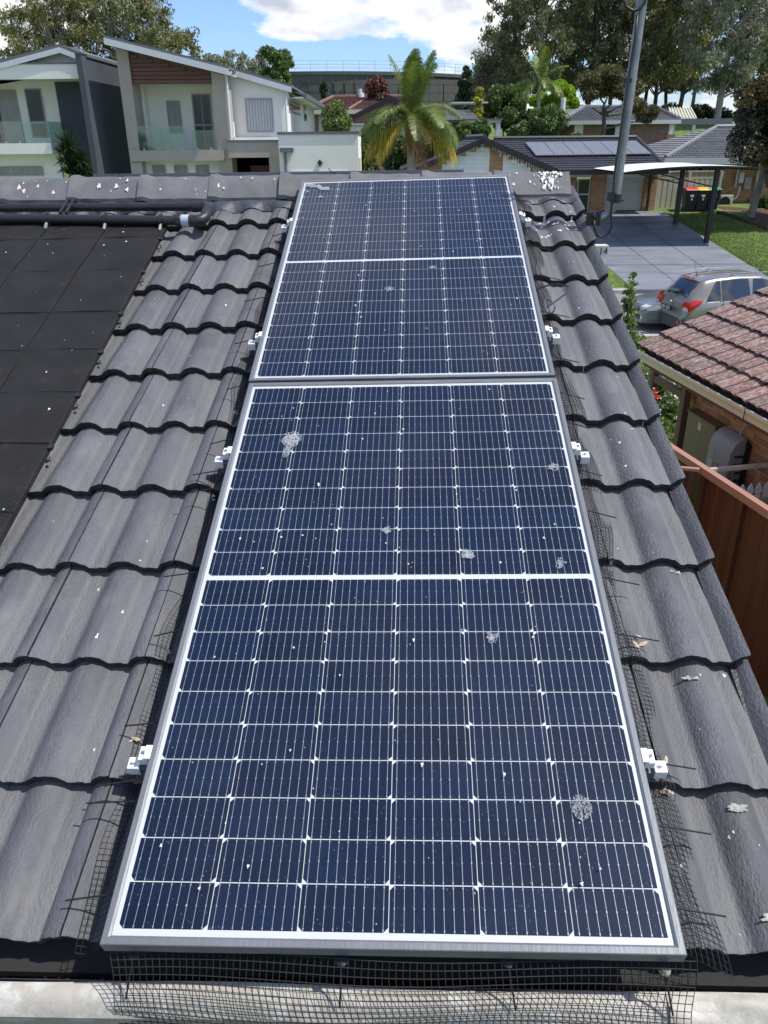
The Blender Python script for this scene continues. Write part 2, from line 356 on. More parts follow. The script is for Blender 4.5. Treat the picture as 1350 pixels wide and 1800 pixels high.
# ================================================================ ground
def sheet(name, xs, ys, fz, mat, kind='structure'):
    b = B(); vs = [(x, y, fz(x, y)) for y in ys for x in xs]; n = len(xs)
    b.add(vs, [(j*n+i, j*n+i+1, (j+1)*n+i+1, (j+1)*n+i) for j in range(len(ys)-1) for i in range(n-1)])
    return tag(b.build(name, mat), None, None, kind=kind)
xs = [-2500, -800, -300, -150, -80, -40, -20, -10, 0, 10, 20, 40, 80, 150, 300, 800, 2500]
ys = [-60, -20, 0, 5, 10, 13, 16, 19, 22.6]
def hillz(x, y): return gz(y)
sheet('ground', xs, ys+[22.85, 22.9], hillz, m_grass)
sheet('far_ground', xs, [30.5, 30.8, 33, 36, 39, 42, 48, 54, 60, 68, 76, 85, 95, 105, 130, 160, 250, 400, 900, 2500], hillz, m_grass)
sheet('street', xs, [22.9, 26, 30.5], lambda x, y: -.004, m_asph)
b = B(); b.box(-300, 300, 22.72, 22.95, -.1, .146); tag(b.build('kerb', m_kerb, bevel=.03), None, None, kind='structure')
b = B(); b.box(-300, 300, 30.45, 30.78, -.1, .134); tag(b.build('kerb', m_kerb, bevel=.03), None, None, kind='structure')
b = B(); b.poly([(-8, -6, .915), (1.9, -6, .915), (1.9, 3.0, .915), (-8, 3.0, .915)]); tag(b.build('path', m_soil), None, None, kind='structure')  # plain dark sheet added below the eave so the ground there reads dark
# driveway between its two edges
def lerp(a, b, t): return a+(b-a)*t
dl0, dl1 = GH(1112, 507), GH(1050, 455); dr0, dr1 = GH(1338, 480), GH(1190, 388)
def edge(p, q, y): return p.x+(q.x-p.x)*(y-p.y)/(q.y-p.y)
b = B(); Y0, Y1 = 30.79, 42.3
b.grid(lambda s, t: (lerp(edge(dl0, dl1, lerp(Y0, Y1, t)), edge(dr0, dr1, lerp(Y0, Y1, t)), s), lerp(Y0, Y1, t), gz(lerp(Y0, Y1, t))+.012), 8, 24)
tag(b.build('driveway', m_drive), None, None, kind='structure')
b = B()
for t_ in (.33, .66):
    n_ = 24
    for k in range(n_):
        def dp(q): y = lerp(Y0, Y1, q); return Vector((lerp(edge(dl0, dl1, y), edge(dr0, dr1, y), t_), y, gz(y)+.016))
        p, q = dp(k/n_), dp((k+1)/n_); b.add([p-Vector((.015, 0, 0)), p+Vector((.015, 0, 0)), q+Vector((.015, 0, 0)), q-Vector((.015, 0, 0))], [(0, 1, 2, 3)])
for yy in (33.6, 37.0, 40.0): b.add([(edge(dl0, dl1, yy), yy, gz(yy)+.0165), (edge(dr0, dr1, yy), yy, gz(yy)+.0165), (edge(dr0, dr1, yy), yy+.03, gz(yy+.03)+.0165), (edge(dl0, dl1, yy), yy+.03, gz(yy+.03)+.0165)], [(0, 1, 2, 3)])
tag(b.build('driveway_joints', m_darkgap), None, None, kind='structure')
b = B(); b.box(edge(dl0, dl1, Y0)-.3, edge(dr0, dr1, Y0)+.4, 30.40, 30.80, -.02, .139)
tag(b.build('driveway_crossover', m_drive), None, None, kind='structure')
# grass blades of the lawns seen across the street and beside the roof
def blades(name, pts, h, mat, wd=.01):
    n = len(pts); p = np.array(pts); a = np.random.rand(n)*6.283; hh = h*(.5+np.random.rand(n)); ln = np.random.randn(n, 2)*.35*h
    dx = np.cos(a)*wd; dy = np.sin(a)*wd; v = np.zeros((n, 3, 3))
    v[:, 0] = p+np.c_[dx, dy, np.zeros(n)]; v[:, 1] = p-np.c_[dx, dy, np.zeros(n)]; v[:, 2] = p+np.c_[ln[:, 0], ln[:, 1], hh]
    return tag(link(name, npmesh(name, v.reshape(-1, 3), 3, [mat])), None, None, kind='stuff')
m_blade = mk('grass_blade', (.095, .155, .028), .7, .3, .8, isl=.4, trans=.25, col2=(.17, .21, .06), c2=(.45, .65))
pts = []
for i in range(60000):
    y = 31+random.random()**1.2*10.5; x0 = edge(dr0, dr1, y)+.05; x = x0+random.random()**1.3*(9)
    pts.append((x, y, gz(y)))
for i in range(9000):
    y = 30.9+random.random()*8; x = edge(dl0, dl1, y)-.05-random.random()*3; pts.append((x, y, gz(y)))
for i in range(60000):
    y = 9+random.random()*13.5; x = 1.5+random.random()*9
    pts.append((x, y, gz(y)))
blades('grass', pts, .035, m_blade, .012)

# ================================================================ own roof
roof = thing('tiled_roof', 'dark grey concrete tiled roof under the two large solar panels', 'roof', M=MR)
GA = .3243; V0 = .036; WT = -.107; TH = .030
def tz(u):      # tile profile: rolls at 0, .15, .3
    d = abs((u+.075) % .15-.075); q = max(0, 1-(d/.051)**2); r = .028*(q**.8 if q > 0 else 0)
    c = abs(((u) % .15)-.075); return r+.0025*max(0, 1-c/.02)
def tile_mesh(u0, u1, seed, skirt=None):
    rnd = random.Random(seed); b = B(); n = 30; L = .37; th = .021
    us = [u0+(u1-u0)*i/n for i in range(n+1)]
    jit = [rnd.gauss(0, .0007) for _ in us]
    def top(u, v, k): return (u, v, tz(u)-TH*v/GA+(.003 if u > .25 and u < .301 else 0)-(.0025 if v < .003 else 0)+jit[k])
    rows = [0.0, .006, .12, .25, L]
    vs = [top(u, v+(rnd.uniform(-.0015, .0015) if v == 0 else 0), k) for v in rows for k, u in enumerate(us)]
    m = n+1
    b.add(vs, [(j*m+i, j*m+i+1, (j+1)*m+i+1, (j+1)*m+i) for j in range(4) for i in range(n)], 0)
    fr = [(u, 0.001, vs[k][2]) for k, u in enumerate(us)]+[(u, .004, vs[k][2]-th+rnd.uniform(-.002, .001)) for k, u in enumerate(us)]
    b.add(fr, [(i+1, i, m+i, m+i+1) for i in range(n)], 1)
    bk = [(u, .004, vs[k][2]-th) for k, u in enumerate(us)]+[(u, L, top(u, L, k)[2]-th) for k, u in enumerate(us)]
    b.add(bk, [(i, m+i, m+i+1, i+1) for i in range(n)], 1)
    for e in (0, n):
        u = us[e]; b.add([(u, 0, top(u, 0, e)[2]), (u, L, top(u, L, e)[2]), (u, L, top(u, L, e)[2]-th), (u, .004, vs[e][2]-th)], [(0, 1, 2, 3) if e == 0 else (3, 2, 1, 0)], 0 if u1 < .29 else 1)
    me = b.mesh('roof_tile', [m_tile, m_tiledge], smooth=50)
    at = me.attributes.new('pan', 'FLOAT', 'POINT'); at.data.foreach_set('value', [max(0., 1-tz(q[0])/.010) for q in b.v]); return me
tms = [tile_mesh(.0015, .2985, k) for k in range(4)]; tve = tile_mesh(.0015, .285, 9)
for i in range(11):
    for k in range(-7, 5):
        u = -.11+.3*k; v = V0+GA*i; me = tve if k == 4 else random.choice(tms)
        M = T(u+random.uniform(-.001, .001), v+random.uniform(-.002, .002), WT+random.uniform(-.0015, .0015)) @ Matrix.Rotation(random.gauss(0, .0022), 4, 'Z') @ Matrix.Rotation(random.gauss(0, .002), 4, 'X')
        link('roof_tile', me, roof, True, M)
b = B(); b.box(-2.2, 1.36, .0, 3.62, WT-.09, WT-.060); b.build('underlay', m_under, roof, local=True)
# verge board at the gable end and mortar under the last tiles
b = B(); b.box(1.335, 1.36, -.02, 3.66, WT-.26, WT-.018); b.build('verge_board', m_blackp, roof, local=True)
# back slope
ap = UV(1015, 306, .02)
# ridge capping: front edge line measured in the photograph
VA = 3.60
def wat(px, py, v):
    o = MRI @ Vector((0, 0, ZC)); d = MRI.to_3x3() @ Vector(ray(px, py)); k = (v-o.y)/d.y; q = o+d*k; return q.x, q.z
uL, wL = wat(0, 318, VA); uR, wR = wat(1008, 305, VA)
def rw(u): return wL+(wR-wL)*(u-uL)/(uR-uL)
def cap_mesh(L, seed):
    rnd = random.Random(seed); b = B(); n = 12
    prof = [(-.125, -.075), (-.120, -.058), (-.03, -.006), (.0, .0), (.03, -.006), (.12, -.058), (.125, -.075)]
    vs = []
    for i in range(n+1):
        t = i/n; lift = .010*(1-t)+(.010 if t < .10 else 0)
        for y, z in prof: vs.append((t*L, y*(1+lift*2)+rnd.gauss(0, .0008), z+lift+rnd.gauss(0, .001)))
    m = len(prof)
    b.add(vs, [(i*m+j, (i+1)*m+j, (i+1)*m+j+1, i*m+j+1) for i in range(n) for j in range(m-1)])
    b.add(vs[:m], [tuple(range(m))]); b.add(vs[-m:], [tuple(range(m))[::-1]])
    return b.mesh('ridge_tile', m_ridge, smooth=30)
caps = [cap_mesh(.445, k) for k in range(3)]
seams = [UV(x, y, rw(-1)-.02)[0] for x, y in ((128, 325), (250, 318), (370, 318))]
du = (seams[2]-seams[0])/2
ridge_us = [seams[0]+du*k for k in range(-3, 7)]
for k, u in enumerate(ridge_us):
    if u > 1.34: break
    L = du+.02 if u+du < 1.36 else 1.375-u
    sx = L/.445
    M = T(u, VA+random.uniform(-.004, .004), rw(u+.2)+random.uniform(-.003, .003)) @ Matrix.Rotation(random.gauss(0, .008), 4, 'Z') @ Matrix.Diagonal((sx, 1, 1, 1))
    link('ridge_tile', caps[k % 3], roof, True, M)
# dark pointing under the caps, dressed down over the tile rolls
def pt(s, t):
    u = -2.1+3.46*s; v = VA-.112-(.060+.012*math.sin(u*9)+.02*(tz(u+.11)/.028))*t
    zt = WT-TH*((3.44-V0) % GA)/GA
    lo = WT+tz(u+.11)+.004-.012; hi = rw(u)-.066
    return (u, v, lerp(hi, lo, t**1.4)+.002*math.sin(u*37+t*5))
b = B(); b.grid(pt, 220, 6); b.build('ridge_pointing', m_point, roof, smooth=True, local=True)
# gable end and eave below the tiles
g0 = RF(1.33, -.05, WT-.03); g1 = RF(1.33, VA, WT-.03)
b = B()
b.ext([(g0.x, g0.y, .8), (g1.x, g1.y+4.2, .8), (g1.x, g1.y+4.2, g0.z-.1), (g1.x, g1.y, g1.z-.12), (g0.x, g0.y, g0.z-.12)], (-.25, 0, 0)); b.build('gable_wall', m_brick1, roof)
# gutter along the eave
gw = -.125
b = B()
vg0, vg1 = UV(0, 1721, gw)[1], UV(0, 1786, gw-.02)[1]
def gut(s, t):
    u = -2.2+3.62*s
    return (u, lerp(vg0, vg1, t)+.0035*math.sin(u*7)*(1 if t < .5 else .4), gw+.012*math.sin(math.pi*t)+.0018*math.sin(u*11+t*3)-.02*t)
b.grid(gut, 160, 6)
b.grid(lambda s, t: (-2.2+3.62*s, vg1+.0014*math.sin((-2.2+3.62*s)*7)-.004*t, gw-.02-.12*t), 160, 2)
b.grid(lambda s, t: (-2.2+3.62*s, vg0+.002, gw-.001-.09*t), 60, 1)
b.box(-2.2, 1.42, vg1, .12, gw-.13, gw-.115, 1)
b.box(-2.2, 1.42, .10, .13, gw-.12, -.14, 1)
b.build('gutter', [m_gutter, m_darkgap], roof, smooth=40, local=True)
# lap joint and crumple in the gutter lip at the right
b = B(); b.grid(lambda s, t: (1.02+.40*s, lerp(vg0-.001, vg1-.003, t), gw+.0035+.012*math.sin(math.pi*t)-.02*t+.0035*math.sin(s*23+3*t)*math.sin(t*5)+.003*math.sin(s*9-t*7)), 40, 10)
b.build('gutter_lap', m_gutter, roof, smooth=True, local=True)
# back slope of the roof, beyond the ridge
def back(u, d, w=0):  # d = metres beyond the ridge, measured level
    p = RF(u, VA+.08, rw(u)-.06); return Vector((p.x, p.y+d, p.z-d*.33+w))
b = B(); b.add([back(-2.6, 0), back(1.33, 0), back(1.33, 4.2), back(-2.6, 4.2)], [(0, 1, 2, 3)]); b.build('back_slope', m_tile, roof)

# ================================================================ two big panels
PW, PL = 1.038, 1.755
NB = 9
def cell_mesh(flip):
    cw, ch, c = .1633, .0822, .0085; b = B(); x, y = cw/2, ch/2
    pts = [(-x, -y+c), (-x+c, -y), (x-c, -y), (x, -y+c), (x, y), (-x, y)]
    if flip: pts = [(a, -q) for a, q in pts][::-1]
    b.poly([(a, q, 0) for a, q in pts], 0)
    for i in range(NB):
        bx = -x+cw*(i+.5)/NB
        b.poly([(bx-.0005, -y, .0003), (bx+.0005, -y, .0003), (bx+.0005, y, .0003), (bx-.0005, y, .0003)], 1)
        for yy in (-y+.002, y-.0055, -.0015):
            b.poly([(bx-.0011, yy, .0004), (bx+.0011, yy, .0004), (bx+.0011, yy+.0035, .0004), (bx-.0011, yy+.0035, .0004)], 1)
    return b.mesh('solar_cell', [m_cell, m_silver])
cms = [cell_mesh(False), cell_mesh(True)]
def frame_mesh():
    b = B(); lip = .016; h = .035
    def bar(p, q, n, m2):   # p->q outer corners, n inward
        p, q, n = Vector(p), Vector(q), Vector(n); d = (q-p).normalized()
        a = [(0, -h), (0, -.0015), (.0015, 0), (lip-.004, 0), (lip, -.0025), (lip, -.006), (.003, -.006), (.003, -h)]
        A = [p+n*s+d*(s if True else 0)+Vector((0, 0, z)) for s, z in a]; E = [q+n*s-d*s+Vector((0, 0, z)) for s, z in a]
        k = len(a); b.add(A+E, [(i, i+1, k+i+1, k+i) for i in range(k-1)], 0)
    bar((0, 0, 0), (PW, 0, 0), (0, 1, 0), 0); bar((PW, 0, 0), (PW, PL, 0), (-1, 0, 0), 0)
    bar((PW, PL, 0), (0, PL, 0), (0, -1, 0), 0); bar((0, PL, 0), (0, 0, 0), (1, 0, 0), 0)
    return b.mesh('frame', m_alu)
fme = frame_mesh()
bb = B(); bb.poly([(.008, .008, -.0055), (PW-.008, .008, -.0055), (PW-.008, PL-.008, -.0055), (.008, PL-.008, -.0055)]); bme = bb.mesh('backsheet', m_white)
bu = B(); bu.poly([(.008, .008, -.009), (.008, PL-.008, -.009), (PW-.008, PL-.008, -.009), (PW-.008, .008, -.009)]); ume = bu.mesh('underside', m_under)
gl = B(); gl.poly([(.010, .010, -.0032), (PW-.010, .010, -.0032), (PW-.010, PL-.010, -.0032), (.010, PL-.010, -.0032)]); gme = gl.mesh('glass_pane', m_pglass)
def panel(M, label, grp='large solar panels in portrait, one above the other'):
    t = thing('solar_panel', label, 'solar panel', M=M, group=grp)
    link('frame', fme, t, True); link('backsheet', bme, t, True); link('underside', ume, t, True)
    mx = .0245; px = (PW-2*mx)/6; my = .028; py = (PL-2*my-.014)/20
    for r in range(20):
        for c in range(6):
            y = my+py*(r+.5)+(.014 if r >= 10 else 0); x = mx+px*(c+.5)
            link('solar_cell', cms[(c) % 2 if c < 5 else 1], t, True, T(x, y, -.0050))
    link('glass_pane', gme, t, True)
    return t
panel(MR, 'lower solar panel of navy cells on the dark tiled roof, nearest the gutter')
panel(MR @ T(-.003, PL+.012, .002) @ RZ(.0012), 'upper solar panel of navy cells on the dark tiled roof, reaching the ridge')
# rails, feet
for v, nm in ((.378, 'lowest'), (1.395, 'second lowest'), (2.067, 'second highest'), (3.062, 'highest')):
    b = B(); b.box(-.035, PW+.035, v-.02, v+.02, -.075, -.037)
    t = b.build('mounting_rail', m_alu, None, M=MR); tag(t, nm+' metal rail across the roof under the solar panels', 'rail', 'rails under the solar panels')
# end clamps on the rails' ends
def clamp(u, v, s, label):
    t = thing('end_clamp', label, 'clamp', M=MR @ T(u, v, 0) @ Matrix.Diagonal((s*.72, .62, .85, 1)), group='white clamps at the panel edges')
    b = B(); b.box(.0, .030, -.026, .026, -.030, -.004); b.box(-.008, .012, -.026, .026, -.004, .0025); b.build('clamp_body', m_bracket, t, local=True, bevel=.002)
    b = B(); b.box(.032, .068, -.040, .004, -.062, -.030); b.tube([(.05, -.018, -.03), (.05, -.018, -.020)], .007, 8); b.build('rail_end_cap', m_bracket, t, local=True, bevel=.002)
    b = B(); b.tube([(.018, 0, -.004), (.018, 0, .001)], .0055, 6); b.build('bolt', m_galv, t, local=True)
pos = ['lowest', 'second from the bottom', 'third from the bottom', 'highest']
for i, v in enumerate((.378, 1.395, 2.067, 3.062)):
    clamp(-.004, v, -1, 'white clamp on the left edge of the solar panels, '+pos[i])
    clamp(PW+.004, v, 1, 'white clamp on the right edge of the solar panels, '+pos[i])
# ---- bird mesh
def surf(u, v):     # top of the tiles at (u, v)
    i = min(10, max(0, int((v-V0)//GA))); vl = v-V0-GA*i
    return WT+tz(u+.11)-TH*vl/GA
def wires(b, fn, us, ts, r=.00075):
    """fn(s,t)->point; wires along s for each t, and along t for each s"""
    for t in ts:
        b.tube([fn(s, t) for s in us], r, 3, caps=False)
    for s in us: b.tube([fn(s, t) for t in ts], r, 3, caps=False)
def sidemesh(sgn):
    b = B(); rnd = random.Random(3+sgn)
    nv = 276; us = [i/nv for i in range(nv+1)]; ts = [j/9 for j in range(10)]
    ph = [rnd.uniform(0, 6.28) for _ in range(6)]
    def fn(s, t):
        v = .01+3.49*s; out = .078+.010*math.sin(v*4+ph[0])+.008*math.sin(v*11+ph[1])
        if sgn < 0: out *= .95
        u = (PW+.002+out*t) if sgn > 0 else (-.002-out*t)
        h0 = -.030; h1 = surf(u, v)+.004+.003*math.sin(v*17+ph[2])
        bend = t**.55 if sgn > 0 else t**.75
        v2 = v+.028*(1-t)*math.sin(v*6+ph[3])*.5-(.020*t if sgn > 0 else 0)
        w_ = lerp(h0, h1, min(1, bend*1.25))+.006*math.sin(t*9+v*13)*(1-t)
        return (u+.004*math.sin(v*23+ph[4])*t, v2, max(w_, surf(u, v)+.002) if t > .3 else w_)
    wires(b, fn, us, ts)
    return b
t = sidemesh(1).build('bird_mesh', m_wire, None, M=MR); tag(t, 'strip of black wire bird mesh along the right edge of the solar panels', 'wire mesh', 'bird mesh strips')
t = sidemesh(-1).build('bird_mesh', m_wire, None, M=MR); tag(t, 'strip of black wire bird mesh along the left edge of the solar panels', 'wire mesh', 'bird mesh strips')
def fb(s, t):
    u = .01+1.05*s; L = .19*t
    # hangs from the frame, bows outwards over the gutter
    v = -.004-.075*math.sin(min(1, t*1.5)*math.pi/2)-.030*max(0, t-.5)+.006*math.sin(u*8+t*3); w_ = -.034-.012*math.sin(u*5)*t*0-.20*(t**1.25)+.004*math.sin(u*19)*t
    return (u+.012*math.sin(t*4)*(1-s*2)*.6+.003*math.sin(t*9+u*7), v, w_)
b = B(); wires(b, fb, [i/84 for i in range(85)], [j/16 for j in range(17)], .00085)
t = b.build('bird_mesh', m_wire, None, M=MR); tag(t, 'sheet of black wire bird mesh hanging below the lowest solar panel over the gutter', 'wire mesh', 'bird mesh strips')
# pins that hold the mesh
def pin(p, q, label, washer=True):
    t = thing('mesh_pin', label, 'pin', M=MR @ T(*p), group='black pins holding the bird mesh')
    b = B(); b.tube([(0, 0, 0), Vector(q)-Vector(p)], .0019, 5); b.build('shaft', m_wire, t, local=True)
    if washer:
        b = B(); b.lathe((0, 0, -.001), [(.001, 0), (.0105, .0005), (.011, .002), (.004, .003), (.001, .003)], 12); b.build('washer', m_blackp, t, local=True)
words = ['nearest the gutter', 'second', 'third', 'fourth', 'fifth', 'sixth', 'seventh', 'eighth', 'ninth', 'tenth', 'eleventh', 'twelfth', 'thirteenth', 'highest, nearest the ridge']
lv = [.10, .285, .335, .47, .735, .925, 1.265, 1.345, 1.50, 1.80, 2.10, 2.42, 2.72, 3.02]
for i, v in enumerate(lv):
    pin((-.004, v, -.033), (-.112+.02*math.sin(i*5), v-.006*math.cos(i*3), -.058), 'black pin sticking out of the left panel edge, '+(words[i] if i in (0, 13) else words[i]+' counted from the gutter'), False)
rv = [.09, .245, .385, .72, .90, 1.15, 1.33, 1.56, 1.72, 1.94, 2.25, 2.55, 2.82, 3.10]
for i, v in enumerate(rv):
    pin((PW+.003, v, -.033), (PW+.105+.02*math.sin(i*7), v-.004, -.062), 'black pin sticking out of the right panel edge, '+(words[i] if i in (0, 13) else words[i]+' counted from the gutter'), False)
for i, (px, py, qx, qy, l) in enumerate(((235, 1677, 221, 1756, 'leftmost'), (601, 1688, 597, 1772, 'second from the left'), (893, 1690, 906, 1775, 'third from the left'), (1168, 1705, 1183, 1785, 'rightmost'))):
    a = UV(px, py, -.044); c = UV(qx, qy, -.115)
    pin((a[0], a[1], -.044), (c[0], c[1], -.115), 'black pin with a round washer under the lower panel edge, '+l)
# looped cable on the right
b = B(); c0 = UV(945, 507, -.05); 
pth = [UV(x, y, -.05+.01*k)+(-.05+.01*k,) for k, (x, y) in enumerate(((946, 507), (965, 501), (985, 500), (1000, 504), (996, 515), (980, 527), (962, 540)))]
b.tube([Vector(p) for p in pth], .0035, 6); t = b.build('cable_loop', m_blackp, None, M=MR); tag(t, 'thin black cable looping out over the tiles right of the upper solar panel', 'cable')

# ---- droppings on tiles, ridge and glass
def splat(b, c, r, seed, ax=1., ay=1., mi=0, w=None, lobes=7):
    rnd = random.Random(seed); n = 18; ph = [rnd.uniform(0, 6.28) for _ in range(3)]
    pts = []
    for i in range(n):
        a = 2*math.pi*i/n; rr = r*(1+.28*math.sin(3*a+ph[0])+.18*math.sin(5*a+ph[1])+.12*math.sin(lobes*a+ph[2]))
        pts.append(Vector((c[0]+rr*math.cos(a)*ax, c[1]+rr*math.sin(a)*ay, c[2])))
    top = [p*.6+Vector(c)*.4+Vector((0, 0, .0008+r*.04)) for p in pts]
    b.add(pts+top, [(i, (i+1) % n, n+(i+1) % n, n+i) for i in range(n)]+[tuple(range(n, 2*n))], mi)
def dsplat(b, u, v, fn, r, seed, ax=1., ay=1.):
    i0 = len(b.v); splat(b, (u, v, 0), r, seed, ax, ay)
    for k in range(i0, len(b.v)): x, y, z = b.v[k]; b.v[k] = (x, y, fn(x, y)+.0006+z*.25)
b = B(); rnd = random.Random(5)
for i in range(150):
    u = rnd.choice((rnd.uniform(-1.2, -.1), rnd.uniform(1.06, 1.33))); v = rnd.uniform(.05, 3.3)
    if u < -.62 and v > 1: continue
    dsplat(b, u, v, surf, rnd.choice((.0012, .0015, .002, .0036))*rnd.uniform(.8, 1.3), i, rnd.uniform(.5, 1), rnd.uniform(1, 2.2))
for i in range(26):
    u = rnd.uniform(1.12, 1.33); v = rnd.uniform(3.05, 3.33)
    dsplat(b, u, v, surf, rnd.uniform(.003, .007), 500+i, 1, 1.6)
t = b.build('bird_droppings', m_dropping, None, M=MR); tag(t, 'small white bird droppings spattered over the dark roof tiles', 'droppings', kind='stuff')
def capz(u, v):      # front face of the ridge caps
    d = max(0, VA-v); return rw(u)+.009-(.006*d/.03 if d < .03 else .006+(.052)*(d-.03)/.09)
b = B()
for i in range(80):
    u = rnd.uniform(1.08, 1.345) if i < 72 else rnd.uniform(.97, 1.1)
    if i < 60: u = rnd.gauss(1.235, .045)
    u = min(u, 1.34); v = VA-rnd.uniform(.0, .10); dsplat(b, u, v, capz, rnd.choice((.0012, .0018, .003, .0055))*rnd.uniform(.8, 1.3), 900+i, 1, rnd.uniform(.9, 2.4))
for i in range(38):
    u = rnd.uniform(-1.9, 0); v = VA-rnd.uniform(.005, .11); dsplat(b, u, v, capz, rnd.choice((.003, .004, .008))*rnd.uniform(.7, 1.2), 1300+i, 1, 1.3)
t = b.build('bird_droppings', m_dropping, None, M=MR); tag(t, 'splashes of white bird droppings on the ridge tiles, thickest at the right end', 'droppings', kind='stuff')
# dried splashes on the glass, each made of thin rings
def ring_splash(label, px, py, r, tail=0, n=10, seed=1, panelw=0.0):
    u, v = UV(px, py, 0); b = B(); rnd = random.Random(seed)
    for i in range(n):
        rr = r*rnd.uniform(.12, .5); a = rnd.uniform(0, 6.28); d = rnd.uniform(0, r*.75); cx, cy = u+d*math.cos(a), v+d*math.sin(a)*1.1
        m = 16; th = rnd.uniform(.0012, .0028); w0 = .0008+.00003*i
        P1 = [(cx+rr*math.cos(2*math.pi*k/m)*(1+.15*math.sin(k*1.7)), cy+rr*math.sin(2*math.pi*k/m)*1.2, w0) for k in range(m)]
        P2 = [(cx+(rr-th)*math.cos(2*math.pi*k/m)*(1+.15*math.sin(k*1.7)), cy+(rr-th)*math.sin(2*math.pi*k/m)*1.2, w0) for k in range(m)]
        b.add(P1+P2, [(k, (k+1) % m, m+(k+1) % m, m+k) for k in range(m)])
    for i in range(n*3):
        a = rnd.uniform(0, 6.28); d = r*rnd.random()**.5; splat(b, (u+d*math.cos(a), v+d*math.sin(a)*1.15, .001), rnd.uniform(.0012, .0035), i)
    if tail:
        for i in range(8):
            cy = v-r-tail*i/8; cx = u-.2*r+rnd.uniform(-.002, .002)-.004*i/8; rr = .009
            m = 12
            P1 = [(cx+rr*math.cos(2*math.pi*k/m), cy+rr*math.sin(2*math.pi*k/m)*1.5, .001) for k in range(m)]; P2 = [(cx+(rr-.0018)*math.cos(2*math.pi*k/m), cy+(rr-.0018)*math.sin(2*math.pi*k/m)*1.5, .001) for k in range(m)]
            b.add(P1+P2, [(k, (k+1) % m, m+(k+1) % m, m+k) for k in range(m)])
    t = b.build('dried_splash', m_drop2, None, M=MR); tag(t, label, 'dropping', 'dried droppings on the solar glass')
ring_splash('large ringed dropping with a long tail at the upper left of the lower panel', 513, 772, .032, .05, 26, 1)
ring_splash('small faint dropping on the lower panel below the large tailed one', 680, 932, .012, 0, 5, 2)
ring_splash('bright ringed dropping just above the centre line of the lower panel', 822, 975, .017, 0, 12, 3)
ring_splash('round faint dropping at the right edge of the lower panel near its top', 972, 821, .016, 0, 7, 4)
ring_splash('faint scuffed dropping above the right end of the centre line', 985, 990, .015, 0, 5, 5)
ring_splash('faint dropping near the middle of the lower panel, right of its fourth column', 866, 1120, .016, 0, 6, 6)
ring_splash('small dropping near the centre of the upper panel', 684, 508, .018, 0, 8, 7)
ring_splash('small dropping right of centre on the upper panel', 760, 470, .016, 0, 6, 8)
# solid pale patch near lower right
u, v = UV(1022, 1419, 0); b = B(); rnd = random.Random(8)
for i in range(420):
    a = rnd.uniform(0, 6.28); d = .021*rnd.random()**.5; splat(b, (u+d*math.cos(a)*.95, v+d*math.sin(a)*1.25, .001), rnd.uniform(.0006, .0017), i)
t = b.build('dried_splash', m_drop2, None, M=MR); tag(t, 'solid pale round dropping near the lower right corner of the lower panel', 'dropping', 'dried droppings on the solar glass')
b = B()
for (x, y, r, ax, ay) in ((545, 326, .012, 2.0, 1.6), (556, 329, .012, 2.6, 1.3), (568, 332, .012, 2.4, 1.5), (575, 334, .008, 1.8, 1.3), (563, 347, .006, 1.6, 1.8), (541, 338, .004, 1.6, 2)):
    u, v = UV(x, y, 0); splat(b, (u, v, .0045), r, int(x), ax, ay)
t = b.build('dried_splash', m_drop2, None, M=MR); tag(t, 'pale smeared dropping at the top left corner of the upper panel', 'dropping', 'dried droppings on the solar glass')
b = B()
for i in range(170):
    x = rnd.uniform(.03, PW-.03); y = rnd.uniform(.03, 3.5); splat(b, (x, y, .003), rnd.choice((.0009, .0012, .0022))*rnd.uniform(.8, 1.3), i, 1, rnd.uniform(1, 1.8))
t = b.build('bird_droppings', m_dropping, None, M=MR); tag(t, 'tiny white flecks scattered over the glass of the two solar panels', 'droppings', kind='stuff')
# dry leaves caught by the mesh
def leaf(px, py, w, size, label, n=3, seed=0):
    u, v = UV(px, py, w); b = B(); rnd = random.Random(seed)
    for i in range(n):
        a = rnd.uniform(0, 3.14); L = size*rnd.uniform(.6, 1.1); c = Vector((u+rnd.uniform(-1, 1)*size*.5, v+rnd.uniform(-1, 1)*size*.6, surf(u, v)+.006+.004*i)); d = Vector((math.cos(a), math.sin(a), rnd.uniform(-.2, .3))); s = Vector((-d.y, d.x, rnd.uniform(-.4, .4)))
        pts = [c-d*L/2, c-d*L*.15+s*L*.2, c+d*L*.25+s*L*.13, c+d*L/2, c+d*L*.2-s*L*.15, c-d*L*.2-s*L*.18]
        b.add(pts+[c+Vector((0, 0, .003))], [(i2, (i2+1) % 6, 6) for i2 in range(6)])
    t = b.build('dry_leaf', m_leafdry, None, M=MR); tag(t, label, 'leaf', 'dry leaves caught in the bird mesh')
leaf(1122, 1132, -.10, .030, 'curled dry leaf on the mesh right of the lower panel, above the lowest clamp', 3, 1)
leaf(1163, 1362, -.10, .028, 'pale dry leaves beside the lowest clamp on the right', 3, 2)
leaf(1172, 1385, -.10, .024, 'small dry leaf scraps just below the lowest right clamp', 3, 3)
leaf(238, 1298, -.10, .026, 'yellow curled dry leaf on the mesh above the lowest left clamp', 2, 4)
leaf(294, 1152, -.10, .016, 'white scrap of leaf on the tiles left of the lower panel', 2, 5)
leaf(373, 866, -.10, .020, 'dry straw caught below the second clamp on the left', 3, 6)
leaf(441, 645, -.10, .013, 'small reddish dry leaf below the left clamp of the upper panel', 1, 7)
leaf(1088, 970, -.10, .014, 'small dry leaf on the mesh right of the panel centre line', 2, 8)
